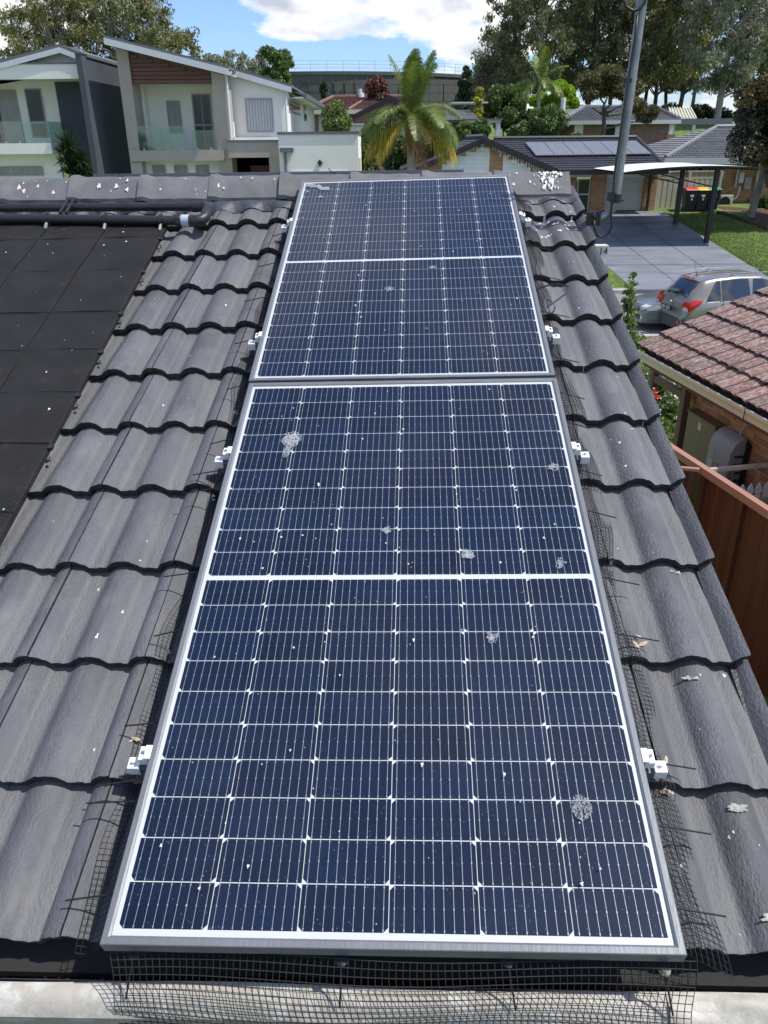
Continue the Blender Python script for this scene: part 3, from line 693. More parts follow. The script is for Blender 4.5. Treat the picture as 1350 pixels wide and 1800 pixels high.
# lichen on the lips at the right
b = B()
for (px, py, r) in ((1295, 1418, .012), (1300, 1422, .008), (1285, 1420, .007), (1192, 1000, .006), (1085, 655, .004), (1112, 748, .005), (1180, 1002, .005), (1344, 1618, .01), (1207, 1190, .008), (1222, 1192, .006)):
    u, v = UV(px, py, WT); splat(b, (u, v-.004, surf(u, v-.004)+.004), r, px, 1.4, .7)
t = b.build('lichen', m_lichen, None, M=MR); tag(t, 'pale crusts of lichen on the tile edges at the right of the roof', 'lichen', kind='stuff')

# ================================================================ pool heating mat and its pipes
heat = thing('pool_heating_mat', 'black ribbed rubber pool heating mat covering the left of the tiled roof', 'solar heater', M=MR)
MW = WT+.030+.002
def strip_mesh():
    b = B(); n = 38; wd = .288; L0, L1 = .55, 3.285; rows = 24
    prof = []
    for k in range(n):
        x = -wd+wd*k/n; p = wd/n
        prof += [(x+p*.08, .0015), (x+p*.30, .0075), (x+p*.70, .0075), (x+p*.92, .0015)]
    prof.append((0, .0))
    vs = []
    for j in range(rows+1):
        v = lerp(L0, L1, j/rows); sag = .0018*math.sin(v*19)+.002*math.sin(v*7.3)
        vs += [(x+.0015*math.sin(v*5), v, z+sag+.0015*math.sin(x*21+v*3)) for x, z in prof]
    m = len(prof); b.add(vs, [(j*m+i, j*m+i+1, (j+1)*m+i+1, (j+1)*m+i) for j in range(rows) for i in range(m-1)])
    for j in range(rows+1): pass
    b.box(-.002, .002, L0, L1, -.010, .004)
    return b.mesh('ribbed_strip', m_mat, smooth=40)
sme = strip_mesh(); ws = [-.640, -.938, -1.236, -1.534, -1.832]
mseams = [3.075, 2.745, 2.385, 2.10, 1.82, 1.53, 1.20, .87]
bs_ = B()
for v in mseams: bs_.tube([(-.288, v, .0080), (-.15, v+.004, .0086), (0, v, .0080)], .0030, 5)
sm2 = bs_.mesh('cross_weld', m_mat)
for i, u in enumerate(ws):
    s = link('ribbed_strip', sme, heat, True, T(u, 0, MW)); link('cross_weld', sm2, s, True)
for v in mseams[:6]:
    b = B(); b.box(-.004, .014, -.010, .010, -.004, .008); b.tube([(.01, -.03, -.012), (.012, -.045, -.02)], .004, 5); b.build('edge_clip', m_blackp, heat, local=True, M=T(ws[0]+.002, v-.02, MW))
pipes = thing('manifold_pipe', 'pair of black plastic manifold pipes joined by an elbow above the heating mat', 'pipe', M=MR)
rp = .0225; wf = -.048; wb = -.036
fa = Vector((*UV(-60, 376, wf), wf)); fbp = Vector((*UV(318, 388, wf), wf)); fc = Vector((*UV(345, 391, wf), wf))
ba = Vector((*UV(-60, 366, wb), wb)); bb_ = Vector((*UV(345, 363, wb), wb))
fa = Vector((-1.95, 3.325, wf)); fbp.y = min(fbp.y, 3.33)
b = B(); b.tube([fa, lerp(fa, fbp, .5), fbp], rp, 16); b.build('front_pipe', m_blackp, pipes, smooth=40, local=True)
b = B(); b.tube([ba, bb_], rp*.92, 16); b.build('rear_pipe', m_blackp, pipes, smooth=40, local=True)
d = (fbp-fa).normalized()
for x in (-1.24, -.94, -.66):
    q = fa+d*((x-fa.x)/d.x); b = B(); b.tube([q-d*.008, q-d*.006, q+d*.006, q+d*.008], [rp, rp+.006, rp+.006, rp], 16); b.build('joint_ring', m_blackp, pipes, smooth=30, local=True)
    b = B(); b.tube([q+Vector((0, -.02, -.01)), q+Vector((0, -.055, -.026))], .009, 8); b.build('mat_spigot', m_galv, pipes, local=True)
q = fbp; b = B(); b.tube([q-d*.022, q-d*.012, q+d*.004, q+d*.01], [rp+.003, rp+.010, rp+.010, rp+.004], 8); b.build('union_nut', m_blackp, pipes, local=True)
b = B(); b.tube([q+d*.008, q+d*.045], rp+.006, 18); b.build('grey_coupling', m_pvc, pipes, smooth=40, local=True)
e0 = q+d*.045; e1 = bb_
ctr = [e0, e0+d*.03, e0+d*.055+Vector((0, .012, .004)), e0+d*.070+Vector((0, .042, .008))]
tgt = Vector((e0.x+.055, e1.y-.01, e1.z))
path = [e0, e0+d*.035, e0+d*.058+Vector((0, .010, .002)), e0+d*.070+Vector((0, .032, .005)), Vector((e0.x+.068, e1.y-.030, e1.z)), Vector((e0.x+.052, e1.y-.006, e1.z)), Vector((e0.x+.02, e1.y, e1.z)), Vector((e1.x-.02, e1.y, e1.z))]
b = B(); b.tube(path, [rp+.005, rp+.005, rp+.004, rp+.003, rp+.003, rp+.003, rp+.004, rp+.004], 18); b.build('elbow', m_blackp, pipes, smooth=50, local=True)
b = B()
cx = UV(122, 372, wf)[0]
for k in range(2):
    x = cx+.03*k-.02
    b.ext([(x, 3.26, wf-.02), (x, 3.265, wf+.032), (x, 3.36, wf+.040), (x, 3.41, wf+.045), (x, 3.42, wf-.0), (x, 3.40, wf+.03), (x, 3.35, wf+.028), (x, 3.29, wf+.02)], (.012, 0, 0))
b.build('pipe_clip', m_blackp, pipes, local=True, bevel=.002)

b = B(); rnd = random.Random(77)
for i in range(40):
    u, v = rnd.uniform(-1.4, -.66), rnd.uniform(1.1, 3.2); dsplat(b, u, v, lambda x, y: MW+.0085, rnd.choice((.0015, .002, .0035))*rnd.uniform(.7, 1.2), i, .9, 1.5)
t = b.build('bird_droppings', m_dropping, None, M=MR); tag(t, 'white droppings dotted over the black pool heating mat', 'droppings', kind='stuff')
# ================================================================ dark panels behind the ridge
def rp_at(px, py, Y): return P(px, py, Y)
YB = RF(0, VA, 0).y+.34
for i, (x0, x1, y0, y1, l) in enumerate(((163, 489, 306, 302, 'left'), (491, 640, 302.5, 300, 'middle'), (641.5, 815, 300, 297.5, 'right'))):
    A = P(x0, y0, YB); E = P(x1, y1, YB)
    t = thing('solar_panel', l+' dark panel edge standing up behind the roof ridge', 'solar panel', A, group='dark solar panels behind the ridge')
    dn = Vector((0, 1.0, -.26)).normalized(); up = Vector((0, .26, 1)).normalized()
    b = B(); b.ext([A, E, E-up*.040, A-up*.040], dn*1.6); b.build('frame', MATS['charcoal_render'], t, bevel=.002)
    b = B(); b.ext([A+dn*.02+up*.001+Vector((.015, 0, 0)), E+dn*.02+up*.001-Vector((.015, 0, 0)), E+dn*1.58+up*.001-Vector((.015, 0, 0)), A+dn*1.58+up*.001+Vector((.015, 0, 0))], up*.002); b.build('glass', m_cell, t)
    b = B(); n = int((E-A).length/.0127)
    for k in range(n+1):
        p = lerp(A, E, k/n)-Vector((0, .004, .030)); b.tube([p, p+Vector((.004*math.sin(k), -.02, -.10))], .0008, 3, caps=False)
    for k in range(9):
        o = Vector((0, -.004-.0022*k, -.030-.0115*k)); b.tube([A+o, E+o], .0008, 3, caps=False)
    b.build('wire_mesh', m_wire, t)
for i, (px, py) in enumerate(((370, 308), (495, 310), (212, 312), (585, 305))):
    a = P(px-8, py-9, YB-.02); c = P(px+3, py+2, YB-.06)
    t = thing('mesh_pin', 'dark pin on the panels behind the ridge, '+['second from left', 'third from left', 'leftmost', 'rightmost'][i], 'pin', a, group='pins behind the ridge')
    b = B(); b.tube([a, c], .002, 5); b.build('shaft', m_wire, t); b = B(); b.tube([c, c+Vector((0, -.003, .001))], .014, 12); b.build('washer', m_blackp, t)

# ================================================================ service mast at the gable
mast = thing('service_mast', 'grey steel service mast bent out from the gable end with black cables', 'mast', RF(1.40, 3.1, -.2))
YM = RF(1.42, 3.12, -.2).y
mp = [P(1046, 383, YM), P(1058, 382, YM), P(1068, 377, YM), P(1076, 368, YM), P(1080.5, 355, YM), P(1083, 342, YM)]
b = B(); b.tube(mp, [.019]*6, 16); b.build('lower_bend', m_galv, mast, smooth=50)
q0 = P(1082, 346, YM); q1 = P(1126, 20, YM); q2 = P(1136, -60, YM)
b = B(); b.tube([q0, q1, q2], .0215, 20); b.build('pole', m_galv, mast, smooth=50)
b = B(); b.tube([P(1081, 356, YM), P(1083.5, 341, YM)], .026, 16); b.box(-.012, .012, -.04, .0, -.02, .02, M=T(*(P(1072, 345, YM)))); b.build('clamp_collar', m_blacksteel, mast, smooth=40)
b = B(); b.tube([P(1104, 146, YM), P(1105, 138, YM)], .0235, 16); b.build('pipe_band', m_blacksteel, mast, smooth=40)
b = B(); b.box(-.03, .03, -.02, .02, -.03, .03, M=T(*P(1043, 384, YM))); b.tube([P(1040, 379, YM), P(1046, 379, YM-.03)], .012, 8); b.build('wall_bracket', m_blacksteel, mast, bevel=.004)
b = B(); b.tube([P(x, y, YM-.030) for x, y in ((1120, 25), (1116, 70), (1105, 135), (1100, 170), (1090, 240), (1081, 300), (1077, 345), (1074, 375), (1076, 395), (1070, 410), (1058, 417), (1049, 412), (1045, 400), (1044, 388))], .0055, 8); b.build('cable', m_blackp, mast, smooth=True)
b = B(); b.tube([P(x, y, YM-.045) for x, y in ((1093, -40), (1096, 0), (1101, 12), (1112, 19), (1124, 16), (1133, 6), (1137, -10), (1139, -40))], .0065, 8); b.build('drip_loop', m_blackp, mast, smooth=True)
# ================================================================ neighbour's low house on the right: red tiled roof, brick wall
zg = 3.0
GA0, GB0 = PZ(1120, 613, zg), PZ(1350, 737, zg)
gd = (GB0-GA0); gd.z = 0; gd.normalize(); gn = Vector((-gd.y, gd.x, 0))   # gn points up the slope, away from us
if gn.x < 0: gn = -gn
NPI = math.radians(21.5); us_ = (gn*math.cos(NPI)+Vector((0, 0, 1))*math.sin(NPI)); nn = gd.cross(us_); nn = nn if nn.z > 0 else -nn
MN = Matrix([[gd[i], us_[i], nn[i], GA0[i]] for i in range(3)]+[[0, 0, 0, 1]])    # x towards us along the gutter, y up the slope
house = thing('neighbour_house', 'low orange brick house with lichened red tiled roof and cream gutter, nearest on the right', 'house', (4.2, 7.5, .9))
m_red = mk('red_tile', (.175, .080, .066), .85, .35, 22, .9, 60, rnd=.22, col2=(.34, .32, .28), c2=(.44, .66), stretch=(1, .35, 1))
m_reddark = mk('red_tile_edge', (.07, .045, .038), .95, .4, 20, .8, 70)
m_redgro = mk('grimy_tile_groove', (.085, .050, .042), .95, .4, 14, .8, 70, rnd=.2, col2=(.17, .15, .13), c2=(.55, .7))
def red_tile(seed):
    rnd = random.Random(seed); b = B(); wd = .198; L = .36; n = 16; th = .028; gro = (0, 15)
    def z(x):
        q = x/wd; return .034*max(0, math.sin(math.pi*q))**.6-.008*math.exp(-((q-.5)/.07)**2)
    us2 = [wd*i/n for i in range(n+1)]; m = n+1
    rows = [0, .02, .2, L]
    vs = [(u, v+(rnd.uniform(-.004, .004) if v == 0 else 0), z(u)-.034*v/.310-(.006 if v == 0 else 0)) for v in rows for u in us2]
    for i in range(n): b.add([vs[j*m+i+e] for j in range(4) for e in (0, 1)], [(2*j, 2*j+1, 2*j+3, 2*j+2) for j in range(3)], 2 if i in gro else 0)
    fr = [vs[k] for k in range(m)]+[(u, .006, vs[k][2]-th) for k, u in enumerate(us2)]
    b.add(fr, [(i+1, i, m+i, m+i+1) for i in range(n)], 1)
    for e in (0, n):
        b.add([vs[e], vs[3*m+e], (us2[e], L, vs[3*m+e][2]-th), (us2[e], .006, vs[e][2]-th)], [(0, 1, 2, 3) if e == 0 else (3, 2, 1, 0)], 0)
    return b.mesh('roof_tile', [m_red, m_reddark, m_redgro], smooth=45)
rts = [red_tile(k) for k in range(4)]
IH = house.matrix_basis.inverted()
for r in range(9):
    for k in range(0, 22):
        x = -.10+k*.200; y = .03+r*.310
        # the left end of the roof is a hip that steps back course by course
        if x > 4.0: continue
        o = link('roof_tile', random.choice(rts), house, False, MN @ T(x, y, .03+random.uniform(-.002, .004)) @ Matrix.Rotation(random.gauss(0, .01), 4, 'Z'))
        o.matrix_parent_inverse = IH
b = B(); b.box(.15, 4.4, .06, 3.3, -.05, -.02); b.M = None
me = b.mesh('roof_deck', m_under); o = link('roof_deck', me, house, False, MN @ Matrix([[1, .0, 0, 0], [0, 1, 0, 0], [0, 0, 1, 0], [0, 0, 0, 1]])); 
# skew the deck's far end to follow the hip
for vtx in me.vertices:
    if vtx.co.x < 1: vtx.co.x -= .2
# gutter: ogee section swept along the eave
def gp(s, y, z): return GA0+gd*s+gn*y+Vector((0, 0, z))
prof = [(.115, -.10), (.0, -.115), (-.004, -.075), (-.010, -.055), (-.022, -.040), (-.026, -.012), (-.020, 0), (-.010, .0), (-.012, -.012), (.0, -.09), (.11, -.09)]
b = B(); S = [0, 4.4]
vs = [gp(s, y, z) for s in S for y, z in prof]; k = len(prof)
b.add(vs, [(i, i+1, k+i+1, k+i) for i in range(k-1)]); b.add(vs[:8], [tuple(range(8))])
m_creamg = mk('cream_gutter', (.62, .57, .44), .4, .05, 4, col2=(.45, .41, .30), c2=(.62, .8))
b.build('gutter', m_creamg, house)
b = B(); b.ext([gp(0, .10, -.03), gp(0, .13, -.03), gp(0, .13, -.20), gp(0, .10, -.20)], gd*4.4); b.ext([gp(.0, .12, -.19), gp(0, .50, -.19), gp(0, .50, -.205), gp(0, .12, -.205)], gd*4.4); b.build('fascia', mk('brown_fascia', (.10, .065, .045), .6), house)
b = B(); b.box(-.003, .003, -.004, .004, -.11, .0, M=T(*gp(2.38, -.024, 0))); b.build('gutter_joint', m_darkgap, house)
# brick wall built brick by brick
WP = gp(0, .50, 0); WN = gn
cor = hit(1196, 700, WP, WN); s0 = (cor-GA0).dot(gd)
m_nb = mk('single_brick', (.46, .24, .12), .9, .25, 6, .6, 50, rnd=.30, col2=(.26, .14, .09), c2=(.6, .7))
bk = B(); bk.box(0, .231, 0, .10, 0, .074); bkm = bk.mesh('brick', m_nb)
bh = B(); bh.box(0, .111, 0, .10, 0, .074); bhm = bh.mesh('brick', m_nb)
MW_ = Matrix([[gd[i], gn[i], (0, 0, 1)[i], 0] for i in range(3)]+[[0, 0, 0, 1]])
ztop = zg-.205
for r in range(15):
    z = ztop-.086*(r+1); off = -.12 if r % 2 else 0
    if r % 2:
        p = GA0+gd*s0+gn*.5; link('brick', bhm, house, False, T(p.x, p.y, z+random.uniform(-.001, .001)) @ MW_)
    for k in range(0, 14):
        s = s0+k*.24+(.12 if r % 2 else 0)
        p = GA0+gd*s+gn*(.5+random.uniform(-.002, .003)); link('brick', bkm, house, False, T(p.x, p.y, z+random.uniform(-.001, .001)) @ MW_)
for o in house.children:
    if o.name.startswith('brick'): o.matrix_parent_inverse = IH
b = B(); a0 = GA0+gd*(s0+.004)+gn*.508
b.ext([Vector((a0.x, a0.y, .5)), Vector((a0.x, a0.y, ztop)), Vector((a0.x, a0.y, ztop))+gn*.3, Vector((a0.x, a0.y, .5))+gn*.3], gd*4.2)
b.build('mortar', mk('pale_mortar', (.55, .49, .40), .95, .15, 8, .5, 60), house)
b = B(); b.ext([Vector((a0.x, a0.y, .5)), Vector((a0.x, a0.y, ztop-1.29)), Vector((a0.x, a0.y, ztop-1.29))-gn*.006, Vector((a0.x, a0.y, .5))-gn*.006], gd*4.2); b.build('lower_wall', m_brick1, house)
b = B(); a0 = GA0+gd*(s0-.006)+gn*.50
b.ext([Vector((a0.x, a0.y, .5)), Vector((a0.x, a0.y, ztop)), Vector((a0.x, a0.y, ztop))+gn*4, Vector((a0.x, a0.y, .5))+gn*4], gd*.005); b.build('end_wall', m_brick1, house)
# post and beam at the corner
m_bpost = mk('brown_post_paint', (.15, .095, .065), .6, .1)
p = hit(1205, 700, GA0+gn*.38, gn); b = B()
M0 = T(p.x, p.y, 0) @ MW_
b.box(-.045, .045, -.04, .04, .7, ztop, M=M0); b.build('corner_post', m_bpost, house)
q = hit(1150, 665, GA0+gn*.38, gn); M1 = T(q.x, q.y, 0) @ MW_
b = B(); b.box(-.045, .045, -.04, .04, 2.45, ztop, M=M1); b.box(.045, (p-q).length, -.03, .03, 2.53, 2.61, M=M1); b.build('eave_bracket', m_bpost, house)
# electrical box and inverter on that wall
def wq(px, py): return hit(px, py, WP, WN)
A = wq(1222, 722); E_ = wq(1254, 826)
sa, sb = (wq(1228, 724)-GA0).dot(gd), (wq(1263, 745)-GA0).dot(gd); zt, zb = wq(1232, 722).z, wq(1232, 805).z
ww = .60
box = thing('electrical_box', 'olive brown metal electrical box on the brick wall beside the grey inverter', 'electrical box', GA0+gd*sa+gn*.5+Vector((0, 0, zb-GA0.z)))
Mx = T(*(GA0+gd*sa+gn*.5)) @ MW_ ; Mx[2][3] = 0
b = B(); b.box(0, ww, -.13, -.002, zb, zt, M=Mx); b.build('cabinet', mk('olive_brown_paint', (.21, .165, .10), .5, .05), box, bevel=.004)
b = B(); b.box(-.01, ww+.012, -.15, 0, zt+.002, zt+.014, M=Mx); b.build('top_flange', mk('olive_brown_paint', (.15, .115, .07), .5, .05), box)
zl = lerp(zb, zt, .72)
b = B(); b.box(ww*.42, ww*.42+.065, -.1315, -.130, zl, zl+.085, M=Mx); b.build('white_label', m_white, box)
b = B(); b.box(ww*.42, ww*.42+.055, -.1315, -.130, zl-.035, zl-.012, M=Mx); b.build('red_label', mk('red_print', (.45, .05, .04), .5), box)
b = B(); b.box(ww*.42, ww*.42+.055, -.1315, -.130, zl-.115, zl-.06, M=Mx); b.build('green_label', mk('green_print', (.03, .33, .17), .5), box)
inv = thing('solar_inverter', 'light grey solar inverter with curved front on the brick wall', 'inverter', GA0+gd*(sa+ww+.1)+gn*.5)
s1 = sa+ww+.06; My = T(*(GA0+gd*s1+gn*.5)) @ MW_; My[2][3] = 0
iw = .42; ih = .62; zi = lerp(zb, zt, .5)-.33
m_inv = mk('inverter_grey', (.33, .33, .335), .45, .03); m_invd = mk('inverter_black', (.02, .02, .022), .6)
pr = [(-.05, zi+ih), (-.11, zi+ih-.015), (-.17, zi+ih-.07), (-.205, zi+ih-.15), (-.215, zi+.30), (-.205, zi), (-.05, zi)]
b = B(); b.ext([My @ Vector((0, y, z)) for y, z in pr], (My.to_3x3() @ Vector((iw, 0, 0)))); b.build('cover', m_inv, inv, smooth=35, bevel=.006)
b = B(); b.box(.01, iw+.03, -.05, -.003, zi-.07, zi+ih-.06, M=My)
for k in range(5): b.box(iw+.002, iw+.035, -.16, -.05, zi+.06+.09*k, zi+.075+.09*k, M=My)
b.box(.04, iw-.04, -.14, -.04, zi-.09, zi, M=My); b.build('back_plate', m_invd, inv)
b = B(); b.box(.03, .13, -.218, -.2145, zi+.14, zi+.28, M=My); b.build('white_label', m_white, inv)
b = B(); b.box(.03, .13, -.218, -.2145, zi+.03, zi+.13, M=My); b.build('display', m_invd, inv)
b = B(); b.box(.03, .14, -.218, -.213, zi+.30, zi+.36, M=My); b.build('yellow_label', mk('pale_yellow_print', (.52, .42, .20), .5), inv)
b = B(); b.ext([My @ Vector((.21+.06*math.cos(a*math.pi/8), -.2185, zi+.25+.024*math.sin(a*math.pi/8))) for a in range(16)], My.to_3x3() @ Vector((0, .004, 0))); rb = b.build('red_badge', mk('red_badge_print', (.50, .02, .03), .4), inv)
b = B(); b.box(.165, .255, -.2205, -.2188, zi+.244, zi+.254, M=My); b.build('badge_lettering', m_white, rb)
b = B(); b.tube([My @ Vector(q) for q in ((iw*.72, -.06, zi+ih-.02), (iw*.75, -.06, zi+ih+.06), (iw*.85, -.05, zi+ih+.12), (iw*1.0, -.03, zi+ih+.17), (iw*1.05, -.01, zi+ih+.18))], .014, 8); b.tube([My @ Vector(q) for q in ((iw*.4, -.06, zi-.08), (iw*.42, -.06, zi-.25), (iw*.5, -.03, zi-.5))], .022, 8); b.build('conduit', m_pvc, inv, smooth=True)

# ---- brown steel boundary fence
zf = 2.5
FA, FB = PZ(1162, 771, zf), PZ(1350, 893, zf); fd = (FB-FA); fd.z = 0; fd.normalize(); fn_ = Vector((-fd.y, fd.x, 0))
m_fence = mk('brown_steel_fence', (.075, .024, .015), .55, .25, 2.5, stretch=(1, 1, .2), col2=(.11, .042, .03), c2=(.5, .75)); m_frail = mk('brown_fence_rail', (.36, .20, .155), .42, .06)
MF = Matrix([[fd[i], fn_[i], (0, 0, 1)[i], 0] for i in range(3)]+[[0, 0, 0, 1]])
cornr = PZ(1236, 822, zf)
fence = thing('steel_fence', 'red brown corrugated steel boundary fence with pinkish top rail between the two roofs', 'fence', (FA.x, FA.y, .9))
def corr(b, M, L, z0, z1, pitch=.19):
    n = int(L/pitch); vs = []
    xs2 = []
    for k in range(n): xs2 += [(k*pitch, 0), (k*pitch+.03, .012), (k*pitch+pitch*.5, .012), (k*pitch+pitch*.5+.03, 0)]
    xs2.append((L, 0)); m = len(xs2)
    b.add([M @ Vector((x, y, z)) for z in (z0, z1) for x, y in xs2], [(i, i+1, m+i+1, m+i) for i in range(m-1)])
LF = 6.2; OFF = -.6
cs = (cornr-FA).dot(fd)
posts = [cs-2*2.35, cs-2.35, cs, cs+2.35-1.68, cs+3.1, cs+5.4]
posts = [OFF, cs+.02, cs+.62, cs+2.9, cs+5.2]
for a, c in zip(posts[:-1], posts[1:]):
    M0 = T(*(FA+fd*a)) @ MF; M0[2][3] = 0; b = B(); corr(b, M0, c-a, .72, zf-.02); b.build('infill_sheet', m_fence, fence)
for a in posts:
    M0 = T(*(FA+fd*a)) @ MF; M0[2][3] = 0; b = B(); b.box(-.03, .03, -.03, .03, .6, zf-.03, M=M0); b.build('post', m_fence, fence, bevel=.004)
M0 = T(*(FA+fd*OFF)) @ MF; M0[2][3] = 0
b = B(); b.box(0, 9.0, -.030, .030, zf-.022, zf, M=M0); b.box(0, 9.0, -.034, -.030, zf-.07, zf, M=M0); b.box(0, 9.0, .030, .034, zf-.07, zf, M=M0); b.build('top_rail', m_frail, fence)
# short return of the same fence toward our wall, and the cream rail on the neighbour's side
rl = PZ(1172, 818, zf-.01); rr = PZ(1352, 815, zf-.02)
fr = thing('steel_fence', 'short red brown fence return running left from the boundary fence to the gable wall', 'fence', (rl.x, rl.y, .9))
dd = (cornr-rl); dd.z = 0; L = dd.length; dd.normalize(); Mr = Matrix([[dd[i], (-dd.y, dd.x, 0)[i], (0, 0, 1)[i], 0] for i in range(3)]+[[0, 0, 0, 1]]); Mq = T(rl.x, rl.y, 0) @ Mr
b = B(); b.box(-.6, L-.03, -.022, .022, zf-.04, zf-.012, M=Mq); b.build('top_rail', m_frail, fr)
b = B(); corr(b, T(rl.x-dd.x*.6, rl.y-dd.y*.6, 0) @ Mr, L+.55, .72, zf-.04); b.build('infill_sheet', m_fence, fr)
b = B(); b.box(L-.12, L-.06, -.028, .028, .7, zf-.05, M=Mq); b.build('post', m_fence, fr)
gt = thing('side_gate', 'pale cream top rail of the side gate between boundary fence and brick wall', 'gate', (cornr.x, cornr.y, .9))
dd = (rr-cornr); dd.z = 0; L = dd.length+.5; dd.normalize(); Mr = Matrix([[dd[i], (-dd.y, dd.x, 0)[i], (0, 0, 1)[i], 0] for i in range(3)]+[[0, 0, 0, 1]]); Mq = T(cornr.x, cornr.y, 0) @ Mr
b = B(); b.box(.06, L, -.022, .022, zf-.05, zf-.015, M=Mq); b.build('top_rail', mk('cream_gate_rail', (.50, .41, .32), .5), gt)
b = B(); b.box(.30, .33, -.015, .015, .9, zf-.05, M=Mq); b.build('stile', m_bpost, gt)
# white picket fence beyond, below the inverter
zp = 2.25; pk = thing('picket_fence', 'white picket fence with shaped tops behind the brown fence', 'fence', PZ(1320, 862, zp))
pa, pb = PZ(1290, 866, zp), PZ(1352, 860, zp); dd = (pb-pa); dd.z = 0; dd.normalize(); Mr = Matrix([[dd[i], (-dd.y, dd.x, 0)[i], (0, 0, 1)[i], 0] for i in range(3)]+[[0, 0, 0, 1]]); Mq = T(pa.x, pa.y, 0) @ Mr
m_pick = mk('white_picket_paint', (.70, .68, .64), .7, .1, 10, .2, 40)
pr = [(-.030, -.9), (-.030, -.06), (-.016, -.045), (-.035, -.02), (-.030, .025), (0, .075), (.030, .025), (.035, -.02), (.016, -.045), (.030, -.06), (.030, -.9)]
for k in range(9):
    b = B(); b.ext([Mq @ Vector((k*.088+x, 0, zp+z)) for x, z in pr], (Mq.to_3x3() @ Vector((0, .015, 0)))); b.build('picket', m_pick, pk)
b = B(); b.box(-.05, .9, -.02, -.001, zp-.14, zp-.08, M=Mq); b.build('rail', mk('tan_rail', (.42, .34, .24), .7), pk)

# ================================================================ two cars parked on the street
m_suv = mk('champagne_car_paint', (.25, .232, .205), .26, .02, 3, metal=.35, coat=.7)
m_sed = mk('grey_blue_car_paint', (.17, .185, .18), .28, .02, 3, metal=.35, coat=.8)
m_cplast = mk('dark_grey_bumper_plastic', (.065, .068, .066), .6, .1)
m_cglass = mk('car_window_tint', (.020, .024, .026), .04, .1, spec=.9, coat=.5)
m_tyre = mk('tyre_rubber', (.014, .014, .014), .85)
m_rim = mk('alloy_rim', (.45, .46, .47), .35, metal=.7)
m_tail = mk('tail_light_red', (.62, .012, .010), .15, .1, coat=.8)
m_clear = mk('clear_lamp_lens', (.62, .63, .64), .15, .1, coat=.8)
m_chrome = mk('chrome_trim', (.45, .46, .47), .3, metal=.8)
m_plate = mk('black_number_plate', (.015, .015, .017), .4); m_platet = mk('white_plate_print', (.75, .75, .75), .5)
def loft(b, st, ring, mi_fn):
    """st: list of x; ring(x)->list of (y,z) for the left half from sill to roof centre"""
    rows = [[(x, y, z) for y, z in ring(x)] for x in st]; k = len(rows[0]); vs = [q for r in rows for q in r]
    vs2 = [(x, -y, z) for x, y, z in vs]
    b.add(vs, [(i*k+j, i*k+j+1, (i+1)*k+j+1, (i+1)*k+j) for i in range(len(st)-1) for j in range(k-1)])
    n = len(b.f)
    o = len(b.v); b.add(vs2, [(i*k+j, (i+1)*k+j, (i+1)*k+j+1, i*k+j+1) for i in range(len(st)-1) for j in range(k-1)])
    return rows
def wheel(parent, x, y, r=.34, s=1):
    b = B(); pr = [(r-.10, -.11), (r-.02, -.115), (r, -.09), (r, .09), (r-.02, .115), (r-.10, .11)]
    n = 28; vs = [(x+rr*math.cos(2*math.pi*j/n), y+t, r+rr*math.sin(2*math.pi*j/n)) for rr, t in pr for j in range(n)]
    b.add(vs, [(i*n+j, i*n+(j+1) % n, (i+1)*n+(j+1) % n, (i+1)*n+j) for i in range(5) for j in range(n)]); w_ = b.build('wheel', m_tyre, parent, smooth=40)
    b = B(); yy = y+s*.10
    for k in range(5):
        a = 2*math.pi*k/5; c, sn = math.cos(a), math.sin(a); p = Vector((-sn, 0, c))
        b.ext([Vector((x, yy, r))+Vector((c, 0, sn))*.04+p*.035, Vector((x, yy, r))+Vector((c, 0, sn))*(r-.10)+p*.05, Vector((x, yy, r))+Vector((c, 0, sn))*(r-.10)-p*.05, Vector((x, yy, r))+Vector((c, 0, sn))*.04-p*.035], (0, -s*.03, 0))
    b.tube([(x, yy-s*.05, r), (x, yy-s*.01, r)], r-.09, 20); b.tube([(x, yy-s*.02, r), (x, yy+s*.012, r)], .06, 12); b.build('rim', m_rim, w_, smooth=40)
def body_side(b, prof, zsill, hw, arches, mi=0):
    """lower body: side profile line (x, z belt) with wheel arches cut, slightly barrelled"""
    pass
